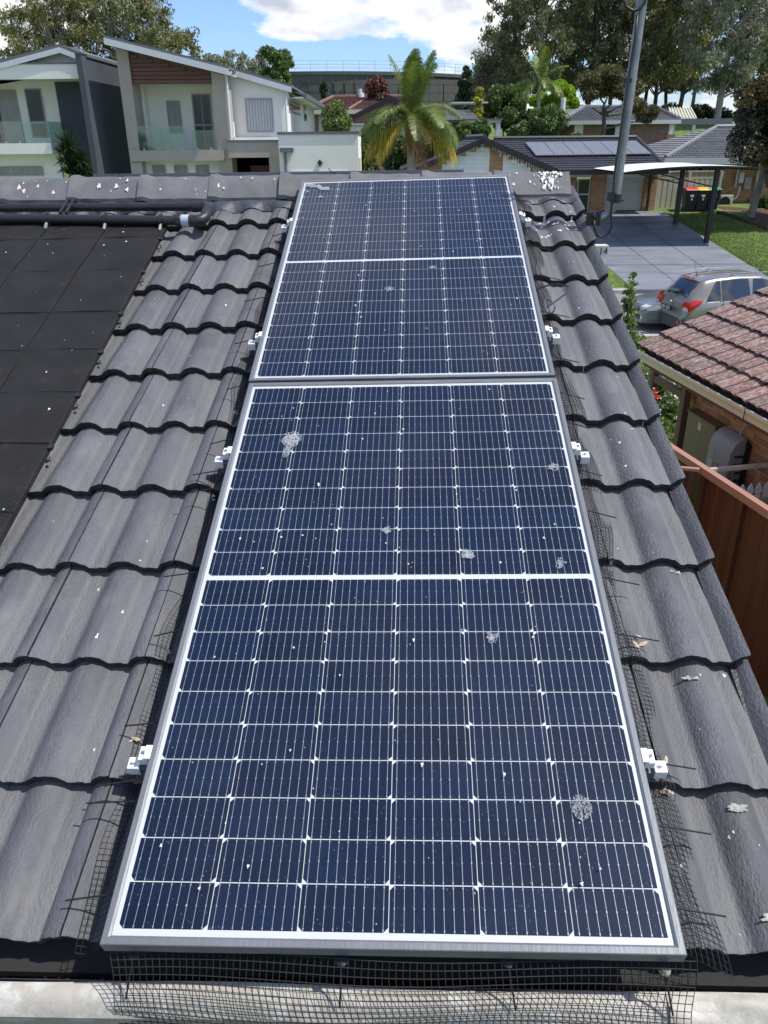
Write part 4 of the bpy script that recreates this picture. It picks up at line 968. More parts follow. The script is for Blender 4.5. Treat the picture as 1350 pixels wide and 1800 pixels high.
def car(name, label, M, L, W_, H, paint, suv=True):
    t = thing(name, label, 'car', M=Matrix.Identity(4)); hw = W_/2
    # profile knots along x (0 = rear bumper face, L = nose): belt height, roof height, half widths
    if suv:
        kx = [0, .06, .16, .34, .62, 1.0, 1.7, 2.5, 3.05, 3.45, 3.75, 4.1, 4.4, L-.08, L]
        belt = [.62, .74, .98, 1.02, 1.03, 1.03, 1.01, .99, .98, .985, .98, .93, .86, .70, .55]
        top = [.62, .80, 1.04, 1.30, 1.60, 1.66, 1.70, 1.68, 1.55, 1.25, 1.00, .95, .88, .72, .55]
        rw_ = [.62, .66, .70, .66, .62, .61, .61, .61, .60, .66, .72, .74, .74, .70, .60]
        hwk = [.74, .86, .92, .95, 1, 1, 1, 1, 1, 1, .985, .97, .93, .84, .72]; zs = .30
        wx = (.88, 3.58); wr = .35
    else:
        kx = [0, .06, .20, .60, .95, 1.35, 1.9, 2.5, 2.9, 3.25, 3.50, 3.9, 4.3, L-.07, L]
        belt = [.55, .80, .92, .95, .95, .93, .92, .91, .90, .90, .885, .85, .78, .66, .50]
        top = [.55, .82, .94, .98, 1.20, 1.40, 1.44, 1.40, 1.22, 1.00, .92, .88, .80, .68, .50]
        rw_ = [.60, .70, .74, .74, .60, .56, .56, .56, .58, .68, .74, .75, .74, .68, .55]
        hwk = [.76, .88, .94, .98, 1, 1, 1, 1, 1, 1, .985, .965, .92, .83, .70]; zs = .22
        wx = (.90, 3.60); wr = .32
    st = sorted(set([round(L*i/64, 3) for i in range(65)]+[0.0, L]))
    def ring(x):
        zb, zt = np.interp(x, kx, belt), np.interp(x, kx, top); rwd, f = np.interp(x, kx, rw_), np.interp(x, kx, hwk)*hw
        zsill = zs
        for c in wx:
            d = abs(x-c)
            if d < wr+.07: zsill = max(zsill, wr+math.sqrt(max(0, (wr+.07)**2-d*d)))
        zsill = min(zsill, zb-.08)
        pts = [(f*.90, zsill-.02), (f*.985, zsill+.02), (f, lerp(zsill, zb, .45)), (f*.985, lerp(zsill, zb, .8)), (f*.955, zb)]
        tt = max(0, (zt-zb)); rr = min(rwd/.93*hw*1.0 if True else 0, f*.93)
        for k in (.06, .35, .65, .9): pts.append((lerp(f*.94, rr, k), zb+tt*k))
        pts += [(rr*.95, zb+tt*.97+.008), (rr*.80, zb+tt+.018), (rr*.45, zb+tt+.03), (0, zb+tt+.036)]
        return pts
    b = B(); rows = loft(b, st, ring, None); k = len(rows[0])
    for r in (rows[0], rows[-1]): b.poly([q for q in r]+[(x, -y, z) for x, y, z in r[::-1]])
    # windows: faces of the cabin sides between pillars, rear and front screens
    ns = len(st)-1
    for side in range(2):
        for i in range(ns):
            xm = (st[i]+st[i+1])/2
            for j in range(k-1):
                fi = side*ns*(k-1)+i*(k-1)+j; zt = np.interp(xm, kx, top); zb = np.interp(xm, kx, belt)
                if suv:
                    sidewin = j in (5, 6, 7) and ((.66 < xm < 1.12 and not (j == 7 and xm < .8) and not (j == 5 and xm < .72)) or 1.19 < xm < 2.08 or 2.20 < xm < 3.10 and not (j == 7 and xm > 2.95)) and zt-zb > .35
                    scr = (.19 < xm < .55 and j >= 10) or (3.10 < xm < 3.62 and j >= 9)
                else:
                    sidewin = j in (5, 6, 7) and (1.15 < xm < 1.95 or 2.05 < xm < 2.85) and zt-zb > .25
                    scr = (.70 < xm < 1.28 and j >= 9) or (2.62 < xm < 3.20 and j >= 9)
                if scr: b.m[fi] = 1
    b.build('body', [paint, m_cglass], t, smooth=45)
    def ys(x, z):
        r = ring(x); r = r[3:]; return float(np.interp(z, [q[1] for q in r[:8]], [q[0] for q in r[:8]]))
    def topz(x): return float(np.interp(x, kx, top))
    def bz(x): return float(np.interp(x, kx, belt))
    if suv: wins = [(.62, .98, 1.12, 1.12), (1.16, 1.16, 2.04, 2.10), (2.14, 2.20, 3.02, 3.42)]
    else: wins = [(1.02, 1.38, 1.93, 1.93), (1.98, 1.98, 2.62, 3.05)]
    for x00, x0t, x1t, x10 in wins:
        for s in (-1, 1):
            b = B(); n, m = 12, 4
            def wp(a, c):
                xb_, xt_ = lerp(x00, x10, a), lerp(x0t, x1t, a); x = lerp(xb_, xt_, c); zl = bz(x)+.025; zh = min(topz(xt_)-.075, topz(x)-.05); z = lerp(zl, max(zh, zl+.01), c)
                return (x, s*(ys(x, z)+.008), z)
            b.grid(wp, n, m); b.build('side_window', m_cglass, t, smooth=True)
            if suv:
                b = B(); b.tube([Vector(wp(a/12, 0))+Vector((0, s*.004, -.008)) for a in range(13)], .007, 5); b.build('window_trim', m_chrome, t, smooth=True)
    b = B()
    if suv:
        # dark bumper wrap and sills
        for x0, x1, z0, z1 in ((-.045, .30, .30, .60), (L-.3, L+.03, .28, .55)):
            n = 10; pts = []
            for i in range(n+1):
                a = math.pi*i/n; rear = x0 < 1
                xx = (x1-(x1-x0)*math.sin(a)**.45) if rear else (x0+(x1-x0)*math.sin(a)**.45)
                pts.append((xx, (hw+.006)*math.cos(a)*(1 if abs(math.cos(a)) < .9 else 1)))
            b.add([(x, y, z) for z in (z0, z1-.03, z1) for x, y in (pts if z < z1 else [(p[0]+(.03 if x0 < 1 else -.03), p[1]*.985) for p in pts])], [(q*(n+1)+i, q*(n+1)+i+1, (q+1)*(n+1)+i+1, (q+1)*(n+1)+i) for q in range(2) for i in range(n)])
        b.box(1.25, 3.2, hw-.02, hw+.012, .28, .42); b.box(1.25, 3.2, -hw-.012, -hw+.02, .28, .42)
    else:
        b.box(L-.05, L+.02, -hw*.45, hw*.45, .30, .42); b.box(L-.03, L+.02, -hw*.30, hw*.30, .52, .60)
    b.build('bumper', m_cplast, t, smooth=30)
    for x in wx:
        for s in (-1, 1): wheel(t, x, s*(hw-.12), wr-.01, s)
    if suv:
        for s in (-1, 1):
            b = B(); pts = [(.10, .80), (.075, .90), (.09, 1.0), (.15, 1.09), (.30, 1.13), (.52, 1.10), (.44, 1.0), (.30, .90), (.20, .82)]
            # wraps round the corner
            vs = []
            for x, z in pts: vs.append((x, s*(float(np.interp(x, kx, hwk))*hw*(1.0 if z < .95 else .965)+.012), z))
            c = Vector((.22, s*(hw*.955), .97)); rearv = [(.055, s*hw*.62, .80), (.06, s*hw*.60, .92), (.12, s*hw*.62, 1.06)]
            poly = [vs[0], vs[1], vs[2], vs[3], vs[4], vs[5], vs[6], vs[7], vs[8]]
            b.add(poly+[tuple(c+Vector((0, s*.025, 0)))], [(i, (i+1) % 9, 9) for i in range(9)])
            b.add([vs[0], vs[1], vs[2], vs[3], rearv[0], rearv[1], rearv[2]], [(0, 1, 5, 4), (1, 2, 5), (2, 3, 6, 5)])
            b.build('tail_light', m_tail, t, smooth=60)
            b = B(); b.add([Vector(q)+Vector((-.006, s*.006, 0)) for q in ((.055, s*hw*.65, .80), (.058, s*hw*.70, .90), (.085, s*(hw*.88), .90), (.10, s*hw*.90, .80))], [(0, 1, 2, 3)]); b.build('reversing_light', m_clear, t)
            b = B(); z = [(.30, 1.735), (.55, 1.775), (1.3, 1.80), (2.3, 1.79), (2.75, 1.74), (2.85, 1.70)]
            b.tube([(x+.35, s*.56, zz-.02+.02) for x, zz in [(q[0], q[1]-.02) for q in z]], .013, 8); b.box(1.5, 1.58, s*.56-.015, s*.56+.015, 1.70, 1.78); b.build('roof_rail', m_chrome, t, smooth=40)
            b = B(); b.tube([(1.45, s*(hw+.005), .93), (1.50, s*(hw+.04), .94), (1.62, s*(hw+.04), .94), (1.67, s*(hw+.005), .93)], .014, 8); b.build('door_handle', m_chrome, t, smooth=True)
            b = B(); b.tube([(-.05, s*hw*.66, .47), (-.03, s*hw*.66, .47)], .055, 14); b.build('reflector', m_tail, t)
        for x in (1.155, 2.14):
            for s in (-1, 1): b = B(); b.box(x-.004, x+.004, s*(hw-.013)-.016, s*(hw-.013)+.016, .40, 1.0); b.build('door_seam', m_cplast, t)
        b = B(); b.box(-.005, .055, -.26, .26, .76, .885, M=Matrix.Rotation(-.12, 4, 'Y')); pl = b.build('number_plate', m_plate, t)
        b = B(); 
        for kx_, wd in enumerate((.05, .03, .05, 0, .05, .045, .05)):
            if wd: b.box(-.009, -.004, -.19+kx_*.058, -.19+kx_*.058+wd*.8, .785, .86, M=Matrix.Rotation(-.12, 4, 'Y')); b.box(-.0095, -.009, -.19+kx_*.058+.01, -.19+kx_*.058+wd*.55, .80, .83, M=Matrix.Rotation(-.12, 4, 'Y'), mi=1)
        b.build('plate_characters', [m_platet, m_plate], pl)
        b = B(); b.tube([(.02, 0, .955), (.05, 0, .955)], .045, 16); b.build('round_badge', m_chrome, t)
        b = B(); b.tube([(.19, .05, 1.10), (.17, -.18, 1.20), (.155, -.33, 1.17)], .009, 6); b.build('rear_wiper', m_cplast, t)
        b = B(); b.tube([(.80, .05, 1.70), (.62, .05, 2.12)], [.006, .003], 6); b.tube([(.82, .05, 1.68), (.79, .05, 1.71)], .02, 8); b.build('antenna', m_cplast, t)
        b = B(); b.box(.50, .54, -.30, .30, 1.62, 1.645); b.build('high_brake_light', m_tail, t)
    else:
        for s in (-1, 1):
            b = B(); pts = [(L-.10, .60), (L-.05, .70), (L-.20, .76), (L-.55, .80), (L-.60, .74), (L-.35, .62)]
            vs = [(x, s*(float(np.interp(x, kx, hwk))*hw+.014), z) for x, z in pts]; b.add(vs+[(L-.30, s*(float(np.interp(L-.3, kx, hwk))*hw+.03), .70)], [(i, (i+1) % 6, 6) for i in range(6)])
            b.add([vs[0], vs[1], vs[2], (L+.008, s*hw*.48, .68), (L+.008, s*hw*.50, .60), (L-.10, s*hw*.6, .77)], [(0, 1, 3, 4), (1, 2, 5, 3)]); b.build('headlight', m_clear, t, smooth=50)
            b = B(); b.box(2.75, 2.90, s*(hw+.03)-.06, s*(hw+.03)+.09, .93, 1.05); b.build('wing_mirror', paint, t, bevel=.03)
            b = B(); b.tube([(L-.03, s*hw*.62, .36), (L+.005, s*hw*.62, .36)], .06, 12); b.build('fog_light', m_clear, t)
        b = B(); b.box(L, L+.02, -.2, .2, .42, .52); b.build('number_plate', m_platet, t)
    t.matrix_basis = M
    return t
p = PZ(1186, 590, 0)
car('parked_car', 'champagne grey estate-bodied four wheel drive parked on the street, red tail light toward the roof', T(8.47, 23.55, 0) @ RZ(math.radians(13)), 4.58, 1.85, 1.72, m_suv, True)
for o in bpy.data.objects:
    if o.name == 'parked_car': pass
car('parked_car', 'grey green sedan facing left behind the champagne four wheel drive', T(*(PZ(1118, 578, 0)+Vector((4.66, .85, 0)))) @ RZ(math.radians(180+5)), 4.65, 1.80, 1.44, m_sed, False)

# ================================================================ things across the street
mb = GH(1062, 500); mz = mb.z
pm = P(1062, 455, mb.y)
mail = thing('letterbox', 'cream rendered letterbox pillar with the number 14 beside the driveway', 'letterbox', (P(1060, 470, mb.y).x, mb.y, mz))
tl, trr = P(1053, 434, mb.y), P(1068, 434, mb.y)
m_mail = mk('cream_render', (.55, .54, .45), .8, .06)
b = B(); b.box(tl.x-.18, trr.x, mb.y, mb.y+.4, mz-.1, tl.z); b.build('pillar', m_mail, mail)
b = B(); b.box(tl.x-.22, trr.x+.04, mb.y-.04, mb.y+.44, tl.z, tl.z+.05); b.build('cap', m_mail, mail)
def text(name, s, size, M, mat, parent):
    cu = bpy.data.curves.new(name, 'FONT'); cu.body = s; cu.size = size; cu.extrude = .006; cu.align_x = 'CENTER'
    o = bpy.data.objects.new(name, cu); C.objects.link(o); cu.materials.append(mat); bpy.context.view_layer.update(); me = bpy.data.meshes.new_from_object(o.evaluated_get(bpy.context.evaluated_depsgraph_get())); bpy.data.objects.remove(o); o = bpy.data.objects.new(name, me); C.objects.link(o); o.matrix_basis = M; o.parent = parent
    if parent.parent is None: o.matrix_parent_inverse = parent.matrix_basis.inverted()
    return o
text('number', '14', .36, T(*P(1060, 447.5, mb.y-.012)) @ Matrix.Rotation(math.pi/2, 4, 'X'), m_blacksteel, mail)
# ================================================================ houses
def fbox(b, px0, py0, px1, py1, Y, dep, mi=0, x0=None, x1=None, z0=None, z1=None):
    """box whose front face at distance Y covers the pixel rectangle"""
    ym = (py0+py1)/2; xm = (px0+px1)/2
    X0 = P(px0, ym, Y).x if x0 is None else x0; X1 = P(px1, ym, Y).x if x1 is None else x1
    Z0 = P(xm, py1, Y).z if z0 is None else z0; Z1 = P(xm, py0, Y).z if z1 is None else z1
    b.box(X0, X1, Y, Y+dep, Z0, Z1, mi); return X0, X1, Z0, Z1
def window(parent, px0, py0, px1, py1, Y, glass=None, bars=0, sill=False, hbar=None, fr=.05, frame=None, name='window'):
    ym = (py0+py1)/2; xm = (px0+px1)/2
    X0, X1, Z0, Z1 = P(px0, ym, Y).x, P(px1, ym, Y).x, P(xm, py1, Y).z, P(xm, py0, Y).z
    b = B(); b.box(X0-fr, X1+fr, Y-.04, Y+.02, Z1, Z1+fr); b.box(X0-fr, X1+fr, Y-.04, Y+.02, Z0-fr, Z0); b.box(X0-fr, X0, Y-.04, Y+.02, Z0, Z1); b.box(X1, X1+fr, Y-.04, Y+.02, Z0, Z1)
    for k in range(bars):
        x = lerp(X0, X1, (k+1)/(bars+1)); b.box(x-.02, x+.02, Y-.035, Y+.015, Z0, Z1)
    if hbar: z = lerp(Z1, Z0, hbar); b.box(X0, X1, Y-.036, Y+.014, z-.03, z+.03)
    if sill: b.box(X0-.1, X1+.1, Y-.09, Y-.04, Z0-fr-.05, Z0-fr)
    f = b.build(name, frame or m_winframe, parent)
    b = B(); b.box(X0, X1, Y-.012, Y-.004, Z0, Z1); b.build('pane', glass or m_win, f)
    return f
GYL = lambda Y: gz(Y)-.3
# ---- modern two-storey house with timber slats
Y = 38.0
h = thing('modern_house', 'two storey white and taupe house with red brown slats, glass balcony and skillion roof', 'house', (P(400, 300, Y).x, Y, gz(Y)))
PIL = 'pillar'
def pillar(pxt, pyt, pxb, pyb, wpx, Y, dep, mat, parent, name='pillar', zb=None):
    a = P(pxt, pyt, Y); c = P(pxt+wpx, pyt, Y); b = B(); b.box(a.x, c.x, Y, Y+dep, zb if zb is not None else gz(Y)-.2, a.z); b.build(name, mat, parent)
xl0, xl1 = P(203, 90, Y).x, P(224, 90, Y).x; xr0, xr1 = P(371, 130, Y).x, P(395, 130, Y).x
zr = lambda x: None
RA, RB = P(182, 66, Y-.6), P(402, 121, Y-.6)
def roofz(x): return RA.z+(RB.z-RA.z)*(x-RA.x)/(RB.x-RA.x)
b = B(); b.ext([(xl0, Y, gz(Y)-.2), (xl1, Y, gz(Y)-.2), (xl1, Y, roofz(xl1)-.25), (xl0, Y, roofz(xl0)-.25)], (0, 1.3, 0)); b.build('pillar', m_render2, h)
b = B(); b.ext([(xr0, Y, gz(Y)-.2), (xr1, Y, gz(Y)-.2), (xr1, Y, roofz(xr1)-.25), (xr0, Y, roofz(xr0)-.25)], (0, 1.3, 0)); b.build('pillar', m_render2, h)
zsb = P(300, 146, Y).z; ztop2 = roofz(xl1)
for k in range(13):
    z = zsb+k*.155
    if z > roofz(xl1)-.4: break
    xe = xr0-.02
    if z+.11 > roofz(xr0)-.3: xe = RA.x+(z+.15-RA.z+.3-.0)*(RB.x-RA.x)/(RB.z-RA.z)
    xe = min(xe, xr0-.02)
    if xe-xl1 < .3: break
    b = B(); b.box(xl1+.02, xe, Y+.12, Y+.17, z, z+.125); b.build('slat', m_slat, h)
b = B(); b.ext([(xl1, Y+.19, zsb-.02), (xr0, Y+.19, zsb-.02), (xr0, Y+.19, roofz(xr0)-.2), (xl1, Y+.19, roofz(xl1)-.2)], (0, .1, 0)); b.build('slat_backing', mk('slat_backing_paint', (.16, .09, .075), .8), h)
# roof: slab sloping down to the right, with pale fascia
RC = P(512, 149, 39.3)
b = B(); TH_ = .10
b.ext([RA, RB, RB+Vector((0, 0, TH_)), RA+Vector((0, 0, TH_))], (0, 9, 0)); b.build('roof', m_colroof, h)
b = B(); b.ext([RA+Vector((0, -.02, -.24)), RB+Vector((0, -.02, -.24)), RB+Vector((0, -.02, 0)), RA+Vector((0, -.02, 0))], (0, .06, 0)); b.build('fascia', m_facia, h)
b = B(); b.ext([RA+Vector((0, .05, -.2)), RB+Vector((0, .05, -.2)), RB+Vector((0, .05, -.17)), RA+Vector((0, .05, -.17))], (0, 8.9, 0)); b.build('soffit', m_facia, h)
RB2 = P(405, 124, 39.2); RD = P(577, 181, 39.2)
R2a = P(395, 119, 39.2); R2b = P(512, 153, 39.2)
b = B(); b.ext([R2a, R2b, R2b+Vector((0, 0, .1)), R2a+Vector((0, 0, .1))], (0, 17, 0)); b.build('roof', m_colroof, h)
b = B(); b.ext([R2a+Vector((0, -.02, -.22)), R2b+Vector((0, -.02, -.22)), R2b+Vector((0, -.02, 0)), R2a+Vector((0, -.02, 0))], (0, .06, 0)); b.build('fascia', m_facia, h)
# balcony recess
bz0 = P(300, 264, Y).z; bz1 = P(300, 283, Y).z
b = B(); b.box(xl1-.0, xr0+.0, Y+1.9, Y+2.1, bz1, zsb+.6); b.build('wall', m_render, h)
b = B(); b.box(xl1, xl1+.12, Y+1.301, Y+1.9, bz0, zsb); b.build('recess_return', m_render, h); b = B(); b.box(xr0+.0, xr0+.12, Y+1.301, Y+1.9, bz0, zsb+.5); b.build('recess_return', m_render, h)
b = B(); b.box(xl1, xr0, Y+.3, Y+1.9, zsb-.0, zsb+.06); b.build('balcony_ceiling', m_render, h)
b = B(); b.box(P(228, 273, Y-.15).x, P(393, 273, Y-.15).x, Y-.15, Y+1.9, bz1, bz0); b.build('balcony_slab', m_render2, h)
window(h, 297, 179, 317, 232, Y+1.89, m_curtain)
window(h, 343, 167, 372, 262, Y+1.89, m_win, 1, hbar=.55, name='balcony_door')
window(h, 243, 174, 249, 222, Y+1.89, m_win)
for (a, c) in ((243, 284), (286, 327), (338, 378)):
    g = B(); x0, x1, z0, z1 = fbox(g, a, 221 if a < 330 else 229, c, 262, Y-.06, .012, z0=bz0-.02); o = g.build('glass_panel', m_balglass, h)
    for q in (.2, .8):
        b = B(); x = lerp(x0, x1, q); b.box(x-.03, x+.03, Y-.10, Y-.03, bz0-.04, bz0+.10); b.build('glass_clamp', m_chrome, o)
# ground storey under the balcony
b = B(); b.box(xl1-.3, xr0+.1, Y+.6, Y+.8, gz(Y)-.3, bz1-.0); b.build('wall', m_render, h)
for a, c in ((271, 290), (309, 328), (347, 366)): window(h, a, 292, c, 312, Y+.59, m_curtain)
# entry block with parapet
E0 = Y-.9
b = B(); x0, x1, z0, z1 = fbox(b, 401, 249, 497, 277, E0, .25); b.box(x1-.25, x1, E0+.251, E0+2.4, z0, z1); b.build('entry_parapet', m_render2, h)
b = B(); b.box(x0-.05, x1+.06, E0-.05, E0+.30, z1, z1+.07); b.build('parapet_cap', m_colroof, h)
b = B(); b.add([(x0, E0+.3, z1-.1), (x1-.3, E0+.3, z1-.1), (x1-.3, E0+2.6, z1+.22), (x0, E0+2.6, z1+.22)], [(0, 1, 2, 3)]); b.build('awning_roof', mk('pale_steel_awning', (.36, .38, .39), .4, .05), h)
b = B(); b.box(x0, x1-.3, E0+.3, E0+2.5, z0+.02, z0+.08); b.build('soffit', m_render, h)
b = B(); b.box(x1-.62, x1, E0+.02, E0+.5, gz(E0)-.3, z0); b.build('pillar', m_render2, h)
b = B(); b.box(x0-.4, x1, E0+2.4, E0+2.55, gz(E0)-.3, z0+.05); b.build('wall', m_render, h)
dd_ = B(); fbox(dd_, 441, 291, 481, 330, E0+2.36, .05); dd_.build('front_door', m_door, h)
# upper right block, side wall running back
YU = 39.5
xu0, xu1 = P(416, 180, YU).x, P(500, 190, YU).x; zu0 = P(450, 250, YU).z-3.4
r2z = lambda x: R2a.z+(R2b.z-R2a.z)*(x-R2a.x)/(R2b.x-R2a.x)
b = B(); b.ext([(xu0-.5, YU, zu0), (xu1, YU, zu0), (xu1, YU, r2z(xu1)-.05), (xu0-.5, YU, r2z(xu0-.5)-.05)], (0, 2.0, 0)); b.build('wall', m_render, h)
window(h, 435, 175, 478, 230, YU-.01, m_blind, 0)
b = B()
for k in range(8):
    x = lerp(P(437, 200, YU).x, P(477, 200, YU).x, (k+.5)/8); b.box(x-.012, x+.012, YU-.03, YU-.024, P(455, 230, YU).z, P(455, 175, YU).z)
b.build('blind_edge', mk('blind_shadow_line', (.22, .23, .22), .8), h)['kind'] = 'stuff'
b = B(); b.box(P(400, 240, Y+1).x, P(413, 240, Y+1).x, Y+.9, Y+1.1, P(405, 243, Y+.9).z, P(405, 215, Y+.9).z); b.build('balcony_return', m_render, h)
for (ax, ay, bx, by, Yp) in ((397, 130, 406, 244, Y-.08), (501, 160, 508, 234, YU-.1)):
    b = B(); p0 = P(ax, ay, Yp); b.tube([p0+Vector((.25, 0, .05)), p0, Vector((p0.x, Yp, P(bx, by, Yp).z))], .055, 8); b.build('downpipe', m_facia, h, smooth=40)
YE = 57.0
b = B(); b.box(xu1-.3, xu1-.001, YU+2.001, YE, zu0, r2z(xu1)-.25); b.build('side_wall', m_render, h)
def sidewin(px0, px1, pyt, pyb, nm='window'):
    # on plane x = xu1
    f = lambda px, py: hit(px, py, (xu1, 0, 0), Vector((1, 0, 0)))
    a, c = f(px0, pyt), f(px1, pyt); zb = f(px0, pyb).z; zt = a.z
    b = B(); b.box(xu1-.01, xu1+.03, a.y-.1, c.y+.1, zb-.08, zt+.08); o = b.build(nm, m_winframe, h); b = B(); b.box(xu1+.031, xu1+.04, a.y, c.y, zb, zt); b.build('pane', m_win, o)
sidewin(507, 526, 178, 193); sidewin(533.5, 537, 185, 209)
# lower wing beyond, with its own small roof
e0 = Vector((xu1+.55, YU+.4, P(512, 155, YU).z-.1)); 
b = B(); b.ext([(xu1-.4, YU+2.4, r2z(xu1)-.0), (xu1+.7, YU+2.4, r2z(xu1)-.34), (xu1+.7, YU+2.4, r2z(xu1)-.24), (xu1-.4, YU+2.4, r2z(xu1)+.1)], (0, 15.5, 0)); b.build('eave_roof', m_colroof, h)
b = B(); b.box(xu1-.1, xu1+.66, YU+2.4, YU+17.8, r2z(xu1)-.42, r2z(xu1)-.36); b.build('soffit', m_facia, h)
b = B(); b.box(xu1+.7, xu1+.82, YU+2.4, YU+17.9, r2z(xu1)-.42, r2z(xu1)-.22); b.build('gutter', m_colroof, h)
# garage box
YG = 36.0
b = B(); gx0, gx1, g0_, g1_ = fbox(b, 491, 236, 630, 320, YG, 5.5); b.build('garage_wall', m_render, h)
b = B(); b.box(gx0-.04, gx1+.05, YG-.05, YG+5.55, g1_, g1_+.10); b.build('parapet_cap', m_colroof, h)
b = B(); b.box(P(513, 301, YG).x, P(612, 301, YG).x, YG-.03, YG, P(560, 301, YG).z-1.9, P(560, 300, YG).z); b.build('garage_door', m_rollerdoor, h)
b = B(); c = P(562, 286, YG-.12); b.ext([c+Vector((-.12, 0, -.02)), c+Vector((0, 0, .12)), c+Vector((.12, 0, -.02)), c+Vector((.04, 0, -.02)), c+Vector((.03, 0, -.14)), c+Vector((-.03, 0, -.14)), c+Vector((-.04, 0, -.02))], (0, .12, 0)); b.build('wall_lamp', m_blacksteel, h)
b = B(); p0 = P(503, 262, YG-.1); b.box(p0.x-.25, p0.x+.3, YG-.25, YG-.01, p0.z-.12, p0.z+.05); b.tube([p0+Vector((-.05, -.05, -.1)), p0+Vector((-.05, -.05, -1.5))], .06, 8); b.build('rain_head', m_colroof, h)
b = B(); b.tube([(gx1+.06, YG+.2, g1_-.9), (gx1+.06, YG+.2, g1_-3)], .05, 8); b.build('downpipe', m_facia, h)
# ---- left modern house
h = thing('modern_house', 'white two storey house with dark charcoal blade wall and low gable, at the left edge', 'house', (P(60, 300, Y).x, Y, gz(Y)))
pa, pk_, pr_ = P(-160, 150, Y-.3), P(104, 83, Y-.3), P(140, 97, Y-.3)
pl_ = P(0, 111, Y-.3); sl = (pk_.z-pl_.z)/(pk_.x-pl_.x); pa = Vector((pk_.x-8, Y-.3, pk_.z-8*sl))
b = B(); b.ext([pa, pk_, pk_+Vector((0, 0, .12)), pa+Vector((0, 0, .12))], (0, 12, 0)); b.ext([pk_, pr_+Vector((.3, 0, -.3*sl)), pr_+Vector((.3, 0, -.3*sl+.12)), pk_+Vector((0, 0, .12))], (0, 12, 0)); b.build('roof', m_colroof, h)
b = B(); b.ext([pa+Vector((0, -.02, -.2)), pk_+Vector((0, -.02, -.2)), pk_+Vector((0, -.02, 0)), pa+Vector((0, -.02, 0))], (0, .05, 0)); b.ext([pk_+Vector((0, -.02, -.2)), pr_+Vector((0, -.02, -.2)), pr_+Vector((0, -.02, 0)), pk_+Vector((0, -.02, 0))], (0, .05, 0)); b.build('fascia', m_facia, h)
zb_ = P(60, 112, Y).z
b = B(); b.ext([(pa.x, Y+.2, pa.z-.3), (pa.x, Y+.2, zb_-.2), (pr_.x, Y+.2, zb_-.2), (pr_.x, Y+.2, pr_.z-.1), (pk_.x, Y+.2, pk_.z-.1)], (0, .2, 0)); b.build('gable_wall', m_render, h)
b = B(); a_, c_, z0_, z1_ = fbox(b, -40, 113, 138, 139, Y-.25, .44, x0=-30); b.box(-30, c_-.001, Y+.19, Y+1.9, z0_, z0_+.12); b.build('parapet_band', m_render, h)
b = B(); b.box(-30, c_, Y-.28, Y+.2, z1_, z1_+.06); b.build('parapet_cap', m_colroof, h)
xw = P(109, 200, Y+1.8).x
b = B(); b.box(-30, xw, Y+1.8, Y+2, P(60, 262, Y).z, z0_); b.build('wall', m_render, h)
window(h, 2, 160, 34, 250, Y+1.79, m_curtain, 0, name='balcony_door'); window(h, -40, 160, 0, 250, Y+1.79, m_win, 1, hbar=.55, name='balcony_door')
window(h, 52, 158, 77, 240, Y+1.79, m_win, 0, hbar=.7)
b = B(); b.box(xw+.0, P(152, 200, Y+1.2).x, Y+1.5, Y+4.2, gz(Y)-.3, z0_); b.build('charcoal_return_wall', m_navy, h)
xb0, xb1 = P(140, 150, Y-.9).x, P(150, 150, Y-.9).x; zbt = P(140, 94, Y-.9).z
b = B(); b.box(xb0, xb1, Y-.9, Y+4.6, gz(Y)-.3, zbt); b.build('blade_wall', m_navy, h)
b = B(); b.box(xb0-.03, xb1+.03, Y-.93, Y+4.63, zbt, zbt+.05); b.build('parapet_cap', m_colroof, h)
b = B(); s0_, s1_, sz0, sz1 = fbox(b, -40, 252, 91, 271, Y-.3, 2.1, x0=-30); b.build('balcony_slab', m_render, h)
b = B(); b.box(-30, P(107, 290, Y+.5).x, Y+.5, Y+.7, gz(Y)-.3, sz0); b.build('wall', m_render, h)
window(h, -30, 294, 74, 307, Y+.49, m_curtain, 2)
for a, c in ((-60, -2), (0, 40), (42, 84)):
    g = B(); x0, x1, z0, z1 = fbox(g, a, 213, c, 251, Y-.2, .012, z0=sz1-.02); o = g.build('glass_panel', m_balglass, h)
    for q in (.2, .8):
        b = B(); x = lerp(x0, x1, q); b.box(x-.03, x+.03, Y-.24, Y-.17, sz1-.02, sz1+.08); b.build('glass_clamp', m_chrome, o)
g = B(); x = P(86, 230, Y-.2).x; g.box(x, x+.012, Y-.19, Y+1.7, sz1, P(86, 213, Y-.2).z); g.build('glass_panel', m_balglass, h)

